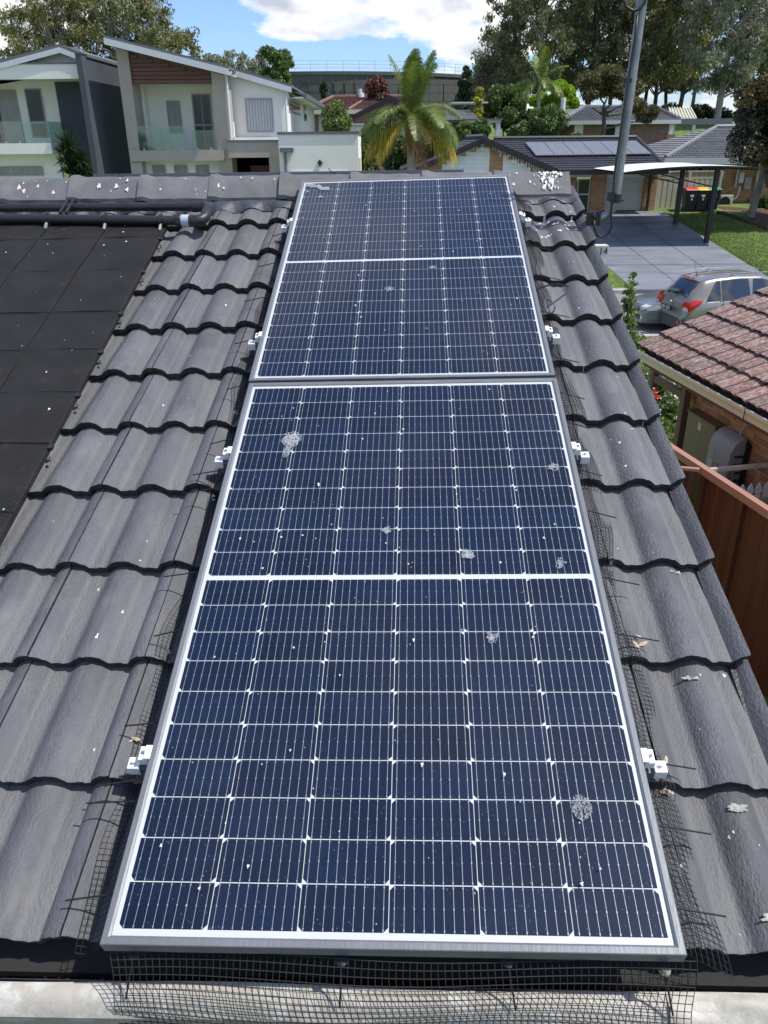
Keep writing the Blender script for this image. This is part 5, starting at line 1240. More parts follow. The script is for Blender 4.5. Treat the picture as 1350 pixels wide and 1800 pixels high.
# ================================================================ tiled roof surfaces for the houses across the street
def tiled(b, A, Bp, Cc, D, pitch=.16, gauge=.33, hh=.035, th=.03, spr=4):
    """A,B bottom left/right, D,C top left/right"""
    A, Bp, Cc, D = map(Vector, (A, Bp, Cc, D)); ud = (Bp-A).normalized(); nrm = (Bp-A).cross(D-A).normalized(); vd = nrm.cross(ud)
    if vd.z < 0: vd = -vd
    up = nrm if nrm.z > 0 else -nrm
    L = (D-A).dot(vd); n = max(1, int(L/gauge)); g = L/n
    lx = lambda v: (D-A).dot(ud)*v/L; rx = lambda v: (Bp-A).dot(ud)+((Cc-Bp).dot(ud))*v/L
    for i in range(n):
        v0, v1 = g*i, g*(i+1); x0, x1 = max(lx(v0), lx(v1)) if False else (lx(v0)+lx(v1))/2, (rx(v0)+rx(v1))/2
        if x1-x0 < .1: continue
        m = max(2, int((x1-x0)/pitch*spr)); us = [x0+(x1-x0)*k/m for k in range(m+1)]
        z = lambda u: hh*abs(math.cos(math.pi*u/pitch))**1.2
        r0 = [A+ud*u+vd*v0+up*(z(u)+th) for u in us]; r1 = [A+ud*u+vd*v1+up*(z(u)) for u in us]; rb = [A+ud*u+vd*(v0+.01)+up*(z(u)-.012) for u in us]
        k = m+1; b.add(r0+r1+rb, [(j, j+1, k+j+1, k+j) for j in range(m)]+[(2*k+j, 2*k+j+1, j+1, j) for j in range(m)])
def stuffpart(o): o['kind'] = 'stuff'; return o
def ridge(parent, pts, r, mat, name='ridge_capping'):
    b = B(); b.tube(pts, r, 6); return b.build(name, mat, parent)
# ---- black roofed garage house
h = thing('brick_house', 'single storey orange brick house with black tiled roof and white roller door, across the street', 'house', (P(1000, 330, 42).x, 42, gz(42)))
YF = 40.0; YW = 42.6
ax, al, ar = P(851, 245, YF), P(722, 301, YF), P(978, 301, YF)
sg = (ax.z-al.z)/(ax.x-al.x)
dpt = 8.0
zeave = ar.z
alE = Vector((ax.x-(ax.z-zeave+.35)/sg, YF, zeave-.35)); arE = Vector((ax.x+(ax.z-zeave)/sg, YF, zeave))
b = B(); tiled(b, alE+Vector((0, dpt, 0)), alE, ax, ax+Vector((0, dpt, 0))); tiled(b, arE, arE+Vector((0, dpt, 0)), ax+Vector((0, dpt, 0)), ax)
stuffpart(b.build('gable_roof_tiles', m_rooftile_b, h))
b = B(); w_ = .30
for p, q in ((alE, ax), (ax, arE)):
    b.ext([p+Vector((0, -.12, .10)), q+Vector((0, -.12, .10)), q+Vector((0, -.12, -.16)), p+Vector((0, -.12, -.16))], (0, .22, 0))
b.build('bargeboard', mk('black_verge_capping', (.016, .016, .018), .6), h)
ridge(h, [ax+Vector((0, -.15, .12)), ax+Vector((0, dpt, .12))], .12, m_rooftile_b)
# gable front: weatherboards and brick panel
gzb = gz(YF)-.3
b = B(); b.ext([(alE.x+.5, YF+.35, gzb), (arE.x-.2, YF+.35, gzb), (arE.x-.2, YF+.35, zeave-.1), (ax.x, YF+.35, ax.z-.15), (alE.x+.5, YF+.35, zeave-.3)], (0, .2, 0)); b.build('gable_wall', m_brick1, h)
zwb = P(820, 303, YF).z; xa, xc = P(778, 290, YF).x, P(862, 280, YF).x; xd, xe_ = P(886, 280, YF).x, P(936, 280, YF).x
k = 0; z = zwb
while z < ax.z-.3:
    lo = ax.x-(ax.z-.22-z-.17)/sg; hi = ax.x+(ax.z-.22-z-.17)/sg
    for s0_, s1_ in ((max(xa, lo), min(xc, hi)), (max(xd, lo), min(xe_, hi))):
        if s1_-s0_ > .15: b = B(); b.ext([(s0_, YF+.30, z), (s1_, YF+.30, z), (s1_, YF+.33, z+.17), (s0_, YF+.33, z+.17)], (0, .02, 0)); b.build('weatherboard', m_wboard, h)
    z += .175
for s0_, s1_ in ((xa, xc), (xd, xe_)): b = B(); b.box(s0_-.05, s1_+.05, YF+.27, YF+.35, zwb-.10, zwb); b.build('trim_board', m_wboard, h)
window(h, 800, 309, 858, 330, YF+.34, m_win, 1, frame=m_facia); window(h, 893, 309, 925, 330, YF+.34, m_win, 0)
# main roof
rl_, rr_ = P(868, 243, 46.6), P(1118, 246, 46.6); rz = (rl_.z+rr_.z)/2; el_, er_ = P(978, 300, 41.6), P(1174, 299, 41.6); ez = (el_.z+er_.z)/2
A_, B_, C__, D_ = Vector((ar.x-2.6, 41.6, ez)), Vector((er_.x, 41.6, ez)), Vector((rr_.x, 46.6, rz)), Vector((rl_.x, 46.6, rz))
b = B(); tiled(b, A_, B_, C__, D_); stuffpart(b.build('main_roof_tiles', m_rooftile_b, h))
b = B(); b.add([B_, B_+Vector((0, 10, 0)), C__], [(0, 1, 2)]); b.add([D_, C__, B_+Vector((0, 10, 0)), A_+Vector((0, 10, 0))], [(0, 1, 2, 3)]); b.build('back_roof', m_rooftile_b, h)
ridge(h, [D_+Vector((0, 0, .06)), C__+Vector((0, 0, .06))], .11, m_rooftile_b); ridge(h, [C__+Vector((0, 0, .05)), B_+Vector((0, 0, .05))], .10, m_rooftile_b)
b = B(); b.box(arE.x-.3, B_.x, 41.45, 41.60, ez-.18, ez+.03); b.build('gutter', m_blacksteel, h)
zb_ = gz(YW)-.3
xs_ = [P(px, 340, YW).x for px in (1012, 1037, 1063, 1130, 1152)]
b = B(); b.box(xs_[0]-3.5, xs_[0], YW, YW+.2, zb_, ez); b.build('wall', m_brick1, h); b = B(); b.box(xs_[1], xs_[2], YW-.1, YW+.2, zb_, ez-.1); b.build('brick_pier', m_brick1, h); b = B(); b.box(xs_[3], xs_[4], YW-.1, YW+.2, zb_, ez-.1); b.build('brick_pier', m_brick1, h)
b = B(); b.box(xs_[0]-1.5, xs_[4], YW-.06, YW+.15, P(1090, 311, YW).z, ez); b.build('lintel_board', m_wboard, h)
window(h, 1015, 316, 1034, 372, YW+.0, m_win, 0, hbar=.45, frame=m_facia)
dz0, dz1 = P(1090, 380, YW).z, P(1090, 308, YW).z
dr = None; b = B(); n = 24
for k in range(n):
    z0, z1 = lerp(dz0, dz1, k/n), lerp(dz0, dz1, (k+1)/n); b.ext([(xs_[2], YW+.12, z0), (xs_[2], YW+.085, lerp(z0, z1, .5)), (xs_[2], YW+.12, z1-.004)], (xs_[3]-xs_[2], 0, 0))
b.box(xs_[2], xs_[3], YW+.12, YW+.14, dz0, dz1); dr = stuffpart(b.build('roller_door', m_rollerdoor, h))
b = B(); c = P(1090, 353, YW+.06); b.box(c.x-.15, c.x+.15, YW+.05, YW+.08, c.z-.03, c.z+.03); b.build('handle', m_blacksteel, dr)
b = B(); p0 = P(1145, 305, YW-.2); p1 = P(1140, 372, YW-.2); b.tube([p0+Vector((.1, 0, .1)), p0, (p0.x, YW-.2, p1.z), (p0.x-.1, YW-.2, p1.z-.1), (p0.x-.1, YW-.2, p1.z-.3)], .07, 8); b.build('downpipe', m_blacksteel, h)
b = B(); b.box(p0.x-.2, p0.x-.02, YW-.3, YW-.1, p1.z-.35, p1.z-.15); b.build('drain_pot', m_facia, h)
# icicle light strings along the eaves
b = B(); rnd = random.Random(4)
def icicles(p, q, n, L):
    for k in range(n):
        a = lerp(Vector(p), Vector(q), k/n); l = L*rnd.uniform(.3, 1); b.tube([a, a+Vector((rnd.uniform(-.05, .05), 0, -l))], .011, 3, caps=False)
    b.tube([Vector(p), Vector(q)], .012, 3, caps=False)
icicles(P(1002, 303, YW-.3), P(1180, 303, YW-.3), 60, .28); icicles(P(866, 257, YF-.1), P(974, 303, YF-.1), 24, .35)
icicles(P(785, 279, YF-.1), P(845, 251, YF-.1), 14, .2)
stuffpart(b.build('icicle_lights', m_facia, h))
b = B(); c = P(847, 257, YF+.15); b.tube([c, c+Vector((0, -.2, -.12))], .07, 8); b.box(c.x-.06, c.x+.06, YF+.1, YF+.3, c.z-.05, c.z+.12); b.build('security_camera', m_facia, h)
# six panels on the front slope
vd = (D_-A_); vd.x = 0; vd.normalize(); nv_ = Vector((1, 0, 0)).cross(vd).normalized()
m_cell2 = mk('distant_solar_cell', (.12, .13, .15), .45, .08, 3, coat=.2)
def onroof(px, py): return hit(px, py, A_+nv_*.14, nv_)
tl, tr, bl, br = onroof(923, 250), onroof(1124, 249), onroof(942, 273), onroof(1146, 270)
for i in range(6):
    a0, a1 = lerp(bl, br, i/6), lerp(bl, br, (i+1)/6-.004); c0, c1 = lerp(tl, tr, i/6), lerp(tl, tr, (i+1)/6-.004)
    w_ = (br-bl).length/6*.99; pw = Vector((w_, 0, 0)); ph = (tl-bl).length*.98
    ud = (br-bl).normalized(); vv = (tl-bl); vv = (vv-vv.dot(ud)*ud).normalized(); hh_ = (tl-bl).dot(vv)
    skew = (tl-bl).dot(ud)/hh_
    o = bl+ud*(w_*1.01*i)
    lab = ['leftmost', 'second from the left', 'third from the left', 'third from the right', 'second from the right', 'rightmost'][i]
    t = thing('solar_panel', 'solar panel on the black roof, '+lab+' of six', 'solar panel', o, group='six panels on the black roof')
    def q(u, v, w=0): return o+ud*(u*w_+v*hh_*skew)+vv*(v*hh_)+nv_*w
    b = B(); b.add([q(0, 0), q(1, 0), q(1, 1), q(0, 1), q(0, 0, -.04), q(1, 0, -.04), q(1, 1, -.04), q(0, 1, -.04)], [(0, 1, 2, 3), (0, 4, 5, 1), (1, 5, 6, 2), (2, 6, 7, 3), (3, 7, 4, 0)]); b.build('frame', m_alu, t)
    for r in range(2):
        for c in range(2):
            b = B(); e = .018; b.add([q(c*.5+e, r*.5+e, .004), q(c*.5+.5-e, r*.5+e, .004), q(c*.5+.5-e, r*.5+.5-e, .004), q(c*.5+e, r*.5+.5-e, .004)], [(0, 1, 2, 3)])
            n = 6
            gq = b.build('cell_field', m_cell2, t)
    b = B()
    for k in range(1, 8):
        u = k/8; b.add([q(u-.005, .02, .006), q(u+.005, .02, .006), q(u+.005, .98, .006), q(u-.005, .98, .006)], [(0, 1, 2, 3)])
    stuffpart(b.build('cell_gaps', m_facia, t))
# ---- cantilever carport
g1, g2 = GH(1187, 394), GH(1241, 427)
cp = thing('carport', 'cantilevered carport with black steel posts and thin curved white roof over the driveway', 'carport', ((g1.x+g2.x)/2, (g1.y+g2.y)/2, g1.z))
zt1, zt2 = P(1200, 293, g1.y).z, P(1258, 294, g2.y).z; ztp = (zt1+zt2)/2
for g in (g1, g2):
    b = B(); b.box(g.x-.09, g.x+.09, g.y-.09, g.y+.09, g.z-.1, ztp); b.build('post', m_blacksteel, cp)
def arch(x, off=0): # roof curve across x
    return ztp+.02+off-.018*(x-g1.x+.4)**2
XL = g1.x-3.9; XR = g1.x+2.15
for g in (g1, g2):
    b = B(); n = 14; pts = [(lerp(XL, XR, i/n), g.y, arch(lerp(XL, XR, i/n))) for i in range(n+1)]; b.tube(pts, .05, 4); b.build('curved_beam', m_blacksteel, cp)
    b = B(); b.tube([(g.x-.05, g.y, ztp-.75), (g.x-1.5, g.y, arch(g.x-1.5)-.45), (g.x-2.9, g.y, arch(g.x-2.9)-.04)], .04, 4); b.tube([(g.x-1.3, g.y, arch(g.x-1.3)), (g.x-1.3, g.y, arch(g.x-1.3)-.40)], .03, 4); b.build('brace', m_blacksteel, cp)
b = B(); n = 14; y0, y1 = g2.y-.9, g1.y+1.2
for sgn, off, mi in ((0, .10, 0), (0, .055, 1)):
    vs = [(lerp(XL, XR, i/n), yy, arch(lerp(XL, XR, i/n), off)) for yy in (y0, y1) for i in range(n+1)]; b.add(vs, [(i, i+1, n+2+i, n+1+i) for i in range(n)], mi)
for yy in (y0, y1):
    vs = [(lerp(XL, XR, i/n), yy, arch(lerp(XL, XR, i/n), off)) for off in (.10, .055) for i in range(n+1)]; b.add(vs, [(i, i+1, n+2+i, n+1+i) for i in range(n)], 1)
b.build('curved_roof', [m_canvas, m_blacksteel], cp)
# ---- cream side fence with lattice, bins
YC = 43.2; zc0 = gz(YC)-.1
fx0, fx1 = P(1153, 340, YC).x, P(1263, 340, YC).x; fz1 = P(1210, 314, YC).z; fz2 = P(1210, 302, YC).z
cf_ = thing('steel_fence', 'cream ribbed steel fence with lattice top between garage and brick wall', 'fence', ((fx0+fx1)/2, YC, zc0))
n = 12
for k in range(n):
    x0, x1 = lerp(fx0, fx1, k/n), lerp(fx0, fx1, (k+1)/n); b = B(); b.ext([(x0, YC, 0), (x0+.04, YC-.04, 0), (x1-.05, YC-.04, 0), (x1-.012, YC, 0), (x1-.012, YC+.02, 0), (x0, YC+.02, 0)], (0, 0, fz1-zc0)); b.build('ribbed_sheet', m_cream, cf_, M=T(0, 0, zc0))
for o in cf_.children: o.matrix_parent_inverse = cf_.matrix_basis.inverted()
b = B(); b.box(fx0, fx1, YC-.05, YC+.03, fz1, fz1+.06); b.box(fx0, fx1, YC-.05, YC+.03, fz2, fz2+.05); b.build('rail', m_cream, cf_)
for x in (fx0, lerp(fx0, fx1, .5), fx1): b = B(); b.box(x-.05, x+.05, YC-.06, YC+.04, zc0, fz2+.05); b.build('post', m_cream, cf_)
b = B(); hgt = fz2-fz1-.06; x = fx0
while x < fx1:
    b.box(0, math.hypot(hgt, hgt), -.006, .006, -.014, .014, M=T(x, YC-.01, fz1+.06) @ Matrix.Rotation(-math.pi/4, 4, 'Y')); b.box(0, math.hypot(hgt, hgt), .008, .02, -.014, .014, M=T(x+hgt, YC-.01, fz1+.06) @ Matrix.Rotation(-math.pi*3/4, 4, 'Y')); x += .13
stuffpart(b.build('lattice', m_cream, cf_))
def bin_(px, lid, label):
    g = P(px, 380, 42.3); z0 = gz(42.3); t = thing('wheelie_bin', label, 'bin', (g.x, 42.3, z0), group='three wheelie bins behind the carport posts')
    b = B(); w0, w1 = .24, .30; bt, tp = z0+.06, z0+.98
    b.add([(g.x-w0, 42.05, bt), (g.x+w0, 42.05, bt), (g.x+w0, 42.5, bt), (g.x-w0, 42.5, bt), (g.x-w1, 41.95, tp), (g.x+w1, 41.95, tp), (g.x+w1, 42.62, tp), (g.x-w1, 42.62, tp)], [(3, 2, 1, 0), (0, 1, 5, 4), (1, 2, 6, 5), (2, 3, 7, 6), (3, 0, 4, 7)]); b.build('tub', m_blackp, t, bevel=.02)
    b = B(); b.ext([(g.x-w1-.02, 41.92, tp), (g.x-w1-.02, 42.68, tp), (g.x-w1-.02, 42.66, tp+.07), (g.x-w1-.02, 42.3, tp+.13), (g.x-w1-.02, 41.96, tp+.05)], (2*w1+.04, 0, 0)); b.build('lid', lid, t, bevel=.015)
    for s in (-1, 1): b = B(); b.tube([(g.x+s*.22-.02, 42.55, z0+.1), (g.x+s*.22+.03, 42.55, z0+.1)], .1, 14); b.build('wheel', m_blackp, t)
    b = B(); b.box(g.x-.09, g.x+.09, 41.94, 41.955, z0+.68, z0+.78); b.box(g.x-.03, g.x+.05, 41.955, 41.97, z0+.52, z0+.64); b.build('white_print', m_platet, t)
bin_(1207, mk('bin_lid_red', (.50, .035, .025), .4), 'black wheelie bin with a red lid'); bin_(1226.5, mk('bin_lid_yellow', (.75, .42, .01), .4), 'black wheelie bin with a yellow lid'); bin_(1246, mk('bin_lid_green', (.02, .36, .13), .4), 'black wheelie bin with a green lid')
# ---- grey tiled house at the right
h = thing('brick_house', 'orange brick house with light grey tiled hip roof at the right behind the carport', 'house', (P(1300, 340, 45).x, 45, gz(45)))
YR = 44.0
eL, eR = P(1170, 279, YR), P(1420, 273, YR); ez = eL.z; tL, tR = P(1258, 226, 50), P(1420, 222, 50); tz_ = tL.z
eLL = P(1142, 256, 49.5)
b = B(); tiled(b, Vector((eL.x, YR, ez)), Vector((eR.x, YR, ez)), Vector((tR.x, 50, tz_)), Vector((tL.x, 50, tz_)), hh=.05, th=.05)
tiled(b, Vector((eL.x-.2, 54, ez)), Vector((eL.x, YR, ez)), Vector((tL.x, 50, tz_)), Vector((tL.x-.05, 50.2, tz_)), hh=.05, th=.05)
stuffpart(b.build('roof_tiles', m_rooftile_g, h))
ridge(h, [Vector((tL.x, 50, tz_+.1)), Vector((tR.x, 50, tz_+.1))], .12, m_rooftile_g); ridge(h, [Vector((tL.x, 50, tz_+.08)), Vector((eL.x, YR, ez+.08))], .11, m_rooftile_g)
b = B(); b.box(eL.x-.1, eR.x, YR-.15, YR, ez-.28, ez+.02); b.box(eL.x-.1, eL.x+.05, YR+.001, 54, ez-.28, ez+.02); b.build('fascia', m_facia, h)
b = B(); b.box(eL.x, eR.x, YR+.01, YR+.6, ez-.30, ez-.27); b.build('soffit', m_facia, h)
xm_ = P(1268, 330, YR+.6).x
b = B(); b.box(eL.x+.4, xm_, YR+2.6, YR+2.8, gz(YR)-.3, ez-.27); b.build('recessed_wall', m_brick1, h); b = B(); b.box(xm_, eR.x, YR+.6, YR+.8, gz(YR)-.3, ez-.3); b.box(xm_, xm_+.2, YR+.801, YR+2.6, gz(YR)-.3, ez-.3); b.build('wall', m_brick1, h)
for a, c in ((1180, 1207), (1214, 1235), (1244, 1262)): window(h, a, 289, c, 318, YR+2.59, m_win, 1, frame=m_facia)
for px, Yp in ((1299, YR+.5), (1335, YR+.5)):
    p0 = P(px, 290, Yp); b = B(); zb = gz(YR)+(.0 if px > 1310 else .8); b.tube([p0+Vector((0, 0, .3)), (p0.x, Yp, zb)], .05, 8); b.build('downpipe', m_facia, h)
b = B(); fbox(b, 1300, 303, 1308, 322, YR+.4, .19); b.build('meter_box', m_facia, h, bevel=.02)
b = B(); fbox(b, 1308.5, 311, 1321, 333, YR+.45, .14); b.build('switchboard_box', mk('tan_box_paint', (.34, .30, .25), .5), h, bevel=.02)
b = B(); fbox(b, 1318, 348, 1325, 359, YR+.45, .14); b.build('water_heater_box', mk('grey_box_paint', (.22, .24, .25), .5), h)
b = B(); p0 = P(1299, 338, YR+.35); b.tube([p0+Vector((0, 0, .3)), p0, p0+Vector((-.1, -.05, -.25)), p0+Vector((-.5, -.1, -.45)), p0+Vector((-.8, -.1, -.4))], .045, 8); b.build('pipe_cover', m_facia, h, smooth=True)
ac = P(1277, 358, YR-.1); zz = gz(YR)
t = thing('air_conditioner', 'pale outdoor air conditioning unit against the brick wall', 'air conditioner', (ac.x, YR, zz))
x0, x1 = P(1266, 355, YR-.1).x, P(1288, 355, YR-.1).x; z1 = P(1277, 343, YR-.1).z; z0 = P(1277, 370, YR-.1).z
b = B(); b.box(x0, x1, YR-.1, YR+.28, z0, z1); b.build('cabinet', m_cream, t, bevel=.02)
b = B(); cx, cz = lerp(x0, x1, .36), lerp(z0, z1, .5); rr = (z1-z0)*.40
for k in range(5): b.add([(cx+rr*(1-.18*k)*math.cos(a*math.pi/10), YR-.105-.002*k, cz+rr*(1-.18*k)*math.sin(a*math.pi/10)) for a in range(20)]+[(cx+(rr*(1-.18*k)-.02)*math.cos(a*math.pi/10), YR-.105-.002*k, cz+(rr*(1-.18*k)-.02)*math.sin(a*math.pi/10)) for a in range(20)], [(a, (a+1) % 20, 20+(a+1) % 20, 20+a) for a in range(20)])
b.poly([(cx+rr*math.cos(a*math.pi/10), YR-.103, cz+rr*math.sin(a*math.pi/10)) for a in range(20)]); b.build('fan_grille', m_blacksteel, t)
# mulch bed and edging along that wall
b = B(); mA, mB_, mC, mD = GH(1258, 363), GH(1352, 370), GH(1352, 404), GH(1300, 384)
def up3(v, d): return Vector((v.x, v.y, gz(v.y)+d))
b.add([up3(q, .03) for q in (mA, mB_, mC, mD)], [(0, 1, 2, 3)][::1]); tag(b.build('garden_bed', m_mulch), None, None, kind='structure')
bpts = [GH(x, y) for x, y in ((1262, 374), (1285, 381), (1305, 387), (1328, 395), (1352, 405))]
ed = thing('garden_edging', 'row of grey edging stones between the lawn and the mulch bed', 'edging', bpts[0])
for i, p in enumerate(bpts[:-1]):
    q = bpts[i+1]
    for k in range(3):
        c = lerp(p, q, (k+.5)/3); b = B(); b.box(-.17, .17, -.10, .10, 0, .10, M=T(c.x, c.y+random.uniform(-.1, .1), gz(c.y)) @ RZ(random.uniform(-.4, 0))); o = b.build('stone', m_soil, ed, bevel=.03)
# ---- hip roofed brown brick house up the hill
h = thing('brick_house', 'brown brick house with grey hip roof up the hill behind the black roof', 'house', (P(1080, 220, 60).x, 60, gz(60)))
YH = 60.0
e0, e1 = P(989, 212, YH), P(1194, 212, YH); t0, t1 = P(1026, 187, 65), P(1150, 193, 65); ez = (e0.z+e1.z)/2; tz2 = (t0.z+t1.z)/2
b = B(); tiled(b, (e0.x, YH, ez), (e1.x, YH, ez), (t1.x, 65, tz2), (t0.x, 65, tz2), hh=.05, th=.05, pitch=.3, spr=3); stuffpart(b.build('roof_tiles', m_rooftile_g, h))
l0, l1 = P(886, 232, 64), P(960, 202, 70)
b = B(); b.add([(e0.x, YH, ez), (t0.x, 65, tz2), (P(945, 200, 72).x, 72, tz2), (P(888, 229, 66).x, 66, P(888, 229, 66).z)], [(0, 1, 2, 3)]); b.add([(e1.x, YH, ez), (e1.x, 70, ez), (t1.x, 65, tz2)], [(0, 1, 2)]); b.add([(t0.x, 65, tz2), (t1.x, 65, tz2), (e1.x, 70, ez), (e0.x-4, 72, ez)], [(0, 1, 2, 3)]); b.build('side_roof', m_rooftile_g, h)
ridge(h, [(e0.x, YH, ez+.1), (t0.x, 65, tz2+.1), (t1.x, 65, tz2+.1), (e1.x, YH, ez+.1)], .14, m_rooftile_g)
b = B(); b.box(e0.x-.1, e1.x+.1, YH-.12, YH, ez-.22, ez+.02); b.build('fascia', m_facia, h)
b = B(); x0, x1, z0, z1 = fbox(b, 1008, 214, 1176, 300, YH+.5, 8, z1=ez-.1); b.build('wall', m_brick2, h)
for a, c, m_, y1 in ((1010, 1025, m_render, 240), (1061, 1080, m_win, 250), (1081, 1094, m_render, 250), (1176, 1183, m_render, 236)):
    b = B(); fbox(b, a, 216, c, y1, YH+.45, .04); b.build('wall_panel', m_, h)
b = B(); c = P(989, 195, 67); b.tube([c+Vector((0, 0, -.8)), c+Vector((0, 0, .9))], .18, 8); b.build('flue', m_facia, h)
b = B(); c = P(924, 214, 68); b.lathe((0, 0, 0), [(0.01, 0), (.3, .1), (.45, .3)], 12); o = b.build('satellite_dish', m_blacksteel, h, M=T(c.x, c.y, c.z) @ Matrix.Rotation(1.0, 4, 'Y'))
b = B(); x0, x1, z0, z1 = fbox(b, 1168, 236, 1183, 300, YH-1, .6); b.build('porch_wall', m_brick2, h)
b = B(); b.tube([P(931, 226, 61), P(931, 248, 61)], .09, 6); b.tube([P(912, 230, 61), P(912, 248, 61)], .09, 6); b.box(P(905, 228, 61).x, P(960, 228, 61).x, 61, 63, P(930, 227, 61).z, P(930, 225, 61).z); b.build('pergola', m_facia, h)
t = thing('patio_roof', 'cream ribbed patio roof right of the grey hip roof', 'roof', P(1200, 215, 62))
b = B(); A1, A2, A3, A4 = P(1180, 209, 61), P(1224, 209, 61), P(1214, 190, 66), P(1176, 190, 66)
b.add([A1, A2, A3, A4], [(0, 1, 2, 3)]); b.build('sheet', m_cream, t)
for k in range(9): b = B(); p, q = lerp(A1, A2, k/8), lerp(A4, A3, k/8); b.tube([p+Vector((0, 0, .04)), q+Vector((0, 0, .04))], .05, 4); b.build('rib', m_cream, t)
b = B(); b.box(A1.x, A2.x+2.5, 60.9, 61, A1.z-.35, A1.z); b.build('fascia', m_colroof, t)
for px in (1186, 1222): b = B(); c = P(px, 209, 61); b.box(c.x-.1, c.x+.1, 61, 61.2, gz(61)-.2, A1.z-.3); b.build('post', m_facia, t)
# ---- houses behind the palm
h = thing('brick_house', 'house with brown red tiled roof and arched window beyond the white garage', 'house', (P(590, 210, 62).x, 62, gz(62)))
YK = 62.0
e0, e1, t0, t1 = P(552, 194, YK), P(668, 194, YK), P(585, 172, 67), P(650, 173, 67)
b = B(); tiled(b, (e0.x-.5, YK, e0.z), (e1.x, YK, e0.z), (t1.x+3, 67, t0.z), (t0.x, 67, t0.z), hh=.04, th=.05, pitch=.3, spr=3); stuffpart(b.build('roof_tiles', m_rooftile_r, h))
ridge(h, [(e0.x-.5, YK, e0.z+.08), (t0.x, 67, t0.z+.08), (t1.x+3, 67, t0.z+.08)], .12, m_rooftile_r); ridge(h, [P(612, 193, YK-.1), P(645, 173, 66.8)], .12, m_rooftile_r)
b = B(); b.box(e0.x-.5, e1.x, YK-.15, YK, e0.z-.25, e0.z+.02); b.build('gutter', m_cream, h)
b = B(); fbox(b, 554, 196, 640, 320, YK+.6, 8); b.build('wall', m_brick2, h)
b = B(); fbox(b, 560, 199, 580, 232, YK+.5, .08); b.build('arched_panel', m_cream, h)
window(h, 598, 196, 607, 212, YK+.58, m_win, 0, frame=m_facia); window(h, 609, 196, 614, 208, YK+.58, m_win, 0, frame=m_facia)
b = B(); c = P(633, 172, 67); b.tube([c, c+Vector((0, 0, .6))], .15, 8); c = P(636, 168, 67); b.lathe((c.x, c.y, c.z-.2), [(.02, .4), (.15, .35), (.22, .1), (.2, 0)], 12); b.build('roof_vent', m_facia, h)
h = thing('brick_house', 'brown brick gable house with dark bargeboards and cream garage doors behind the palm', 'house', (P(700, 220, 54).x, 54, gz(54)))
YJ = 54.0
ap_ = P(686, 170, YJ); l_ = P(602, 213, YJ); s_ = (ap_.z-l_.z)/(ap_.x-l_.x); r_ = Vector((ap_.x+(ap_.x-l_.x), YJ, l_.z))
ap_ = Vector((ap_.x, YJ, l_.z+s_*(ap_.x-l_.x)))
b = B(); 
for p, q in ((l_, ap_), (ap_, r_)): b.ext([p+Vector((0, -.1, .06)), q+Vector((0, -.1, .06)), q+Vector((0, -.1, -.22)), p+Vector((0, -.1, -.22))], (0, .2, 0))
b.build('bargeboard', m_blacksteel, h)
b = B(); tiled(b, l_+Vector((0, 8, 0)), l_, ap_, ap_+Vector((0, 8, 0)), pitch=.3, spr=3); tiled(b, r_, r_+Vector((0, 8, 0)), ap_+Vector((0, 8, 0)), ap_, pitch=.3, spr=3); stuffpart(b.build('roof_tiles', m_rooftile_g, h))
b = B(); b.ext([(l_.x+.3, YJ+.2, gz(YJ)-1), (r_.x-.3, YJ+.2, gz(YJ)-1), (r_.x-.3, YJ+.2, r_.z-.1), (ap_.x, YJ+.2, ap_.z-.1), (l_.x+.3, YJ+.2, l_.z-.1)], (0, .3, 0)); b.build('gable_wall', m_brick2, h)
for a, c in ((616, 648), (688, 716)):
    b = B(); fbox(b, a, 222, c, 250, YJ+.12, .06); o = b.build('garage_door', m_cream, h)
    b = B(); fbox(b, a-2, 217, c+2, 220.5, YJ+.05, .1); b.build('lintel', m_facia, h)
h = thing('garden_pavilion', 'dark tiled roof and white posted patio cover right of the palm', 'patio', (P(830, 215, 56).x, 56, gz(56)))
b = B(); A1, A2, A3, A4 = P(760, 212, 57), P(843, 212, 57), P(826, 194, 61), P(770, 194, 61)
tiled(b, A1, Vector((A2.x, 57, A1.z)), Vector((A3.x, 61, A3.z)), Vector((A4.x, 61, A3.z)), pitch=.3, spr=3); stuffpart(b.build('roof_tiles', m_rooftile_g, h))
b = B(); x0, x1, z0, z1 = fbox(b, 818, 211, 881, 215, 55, 3); b.build('flat_roof', m_facia, h)
b = B(); b.box(x0-.1, x1+.1, 54.9, 58.1, z1, z1+.08); b.build('roof_sheet', m_colroof, h)
for px in (857, 876): b = B(); c = P(px, 214, 55.1); b.box(c.x-.14, c.x+.14, 55.1, 55.4, gz(55)-.3, c.z); b.build('post', m_facia, h)
b = B(); fbox(b, 768, 214, 850, 260, 58, .3); b.build('wall', m_brick2, h)
b = B(); fbox(b, 795, 179, 858, 181.5, 66, 3); b.build('far_flat_roof', m_facia, h)
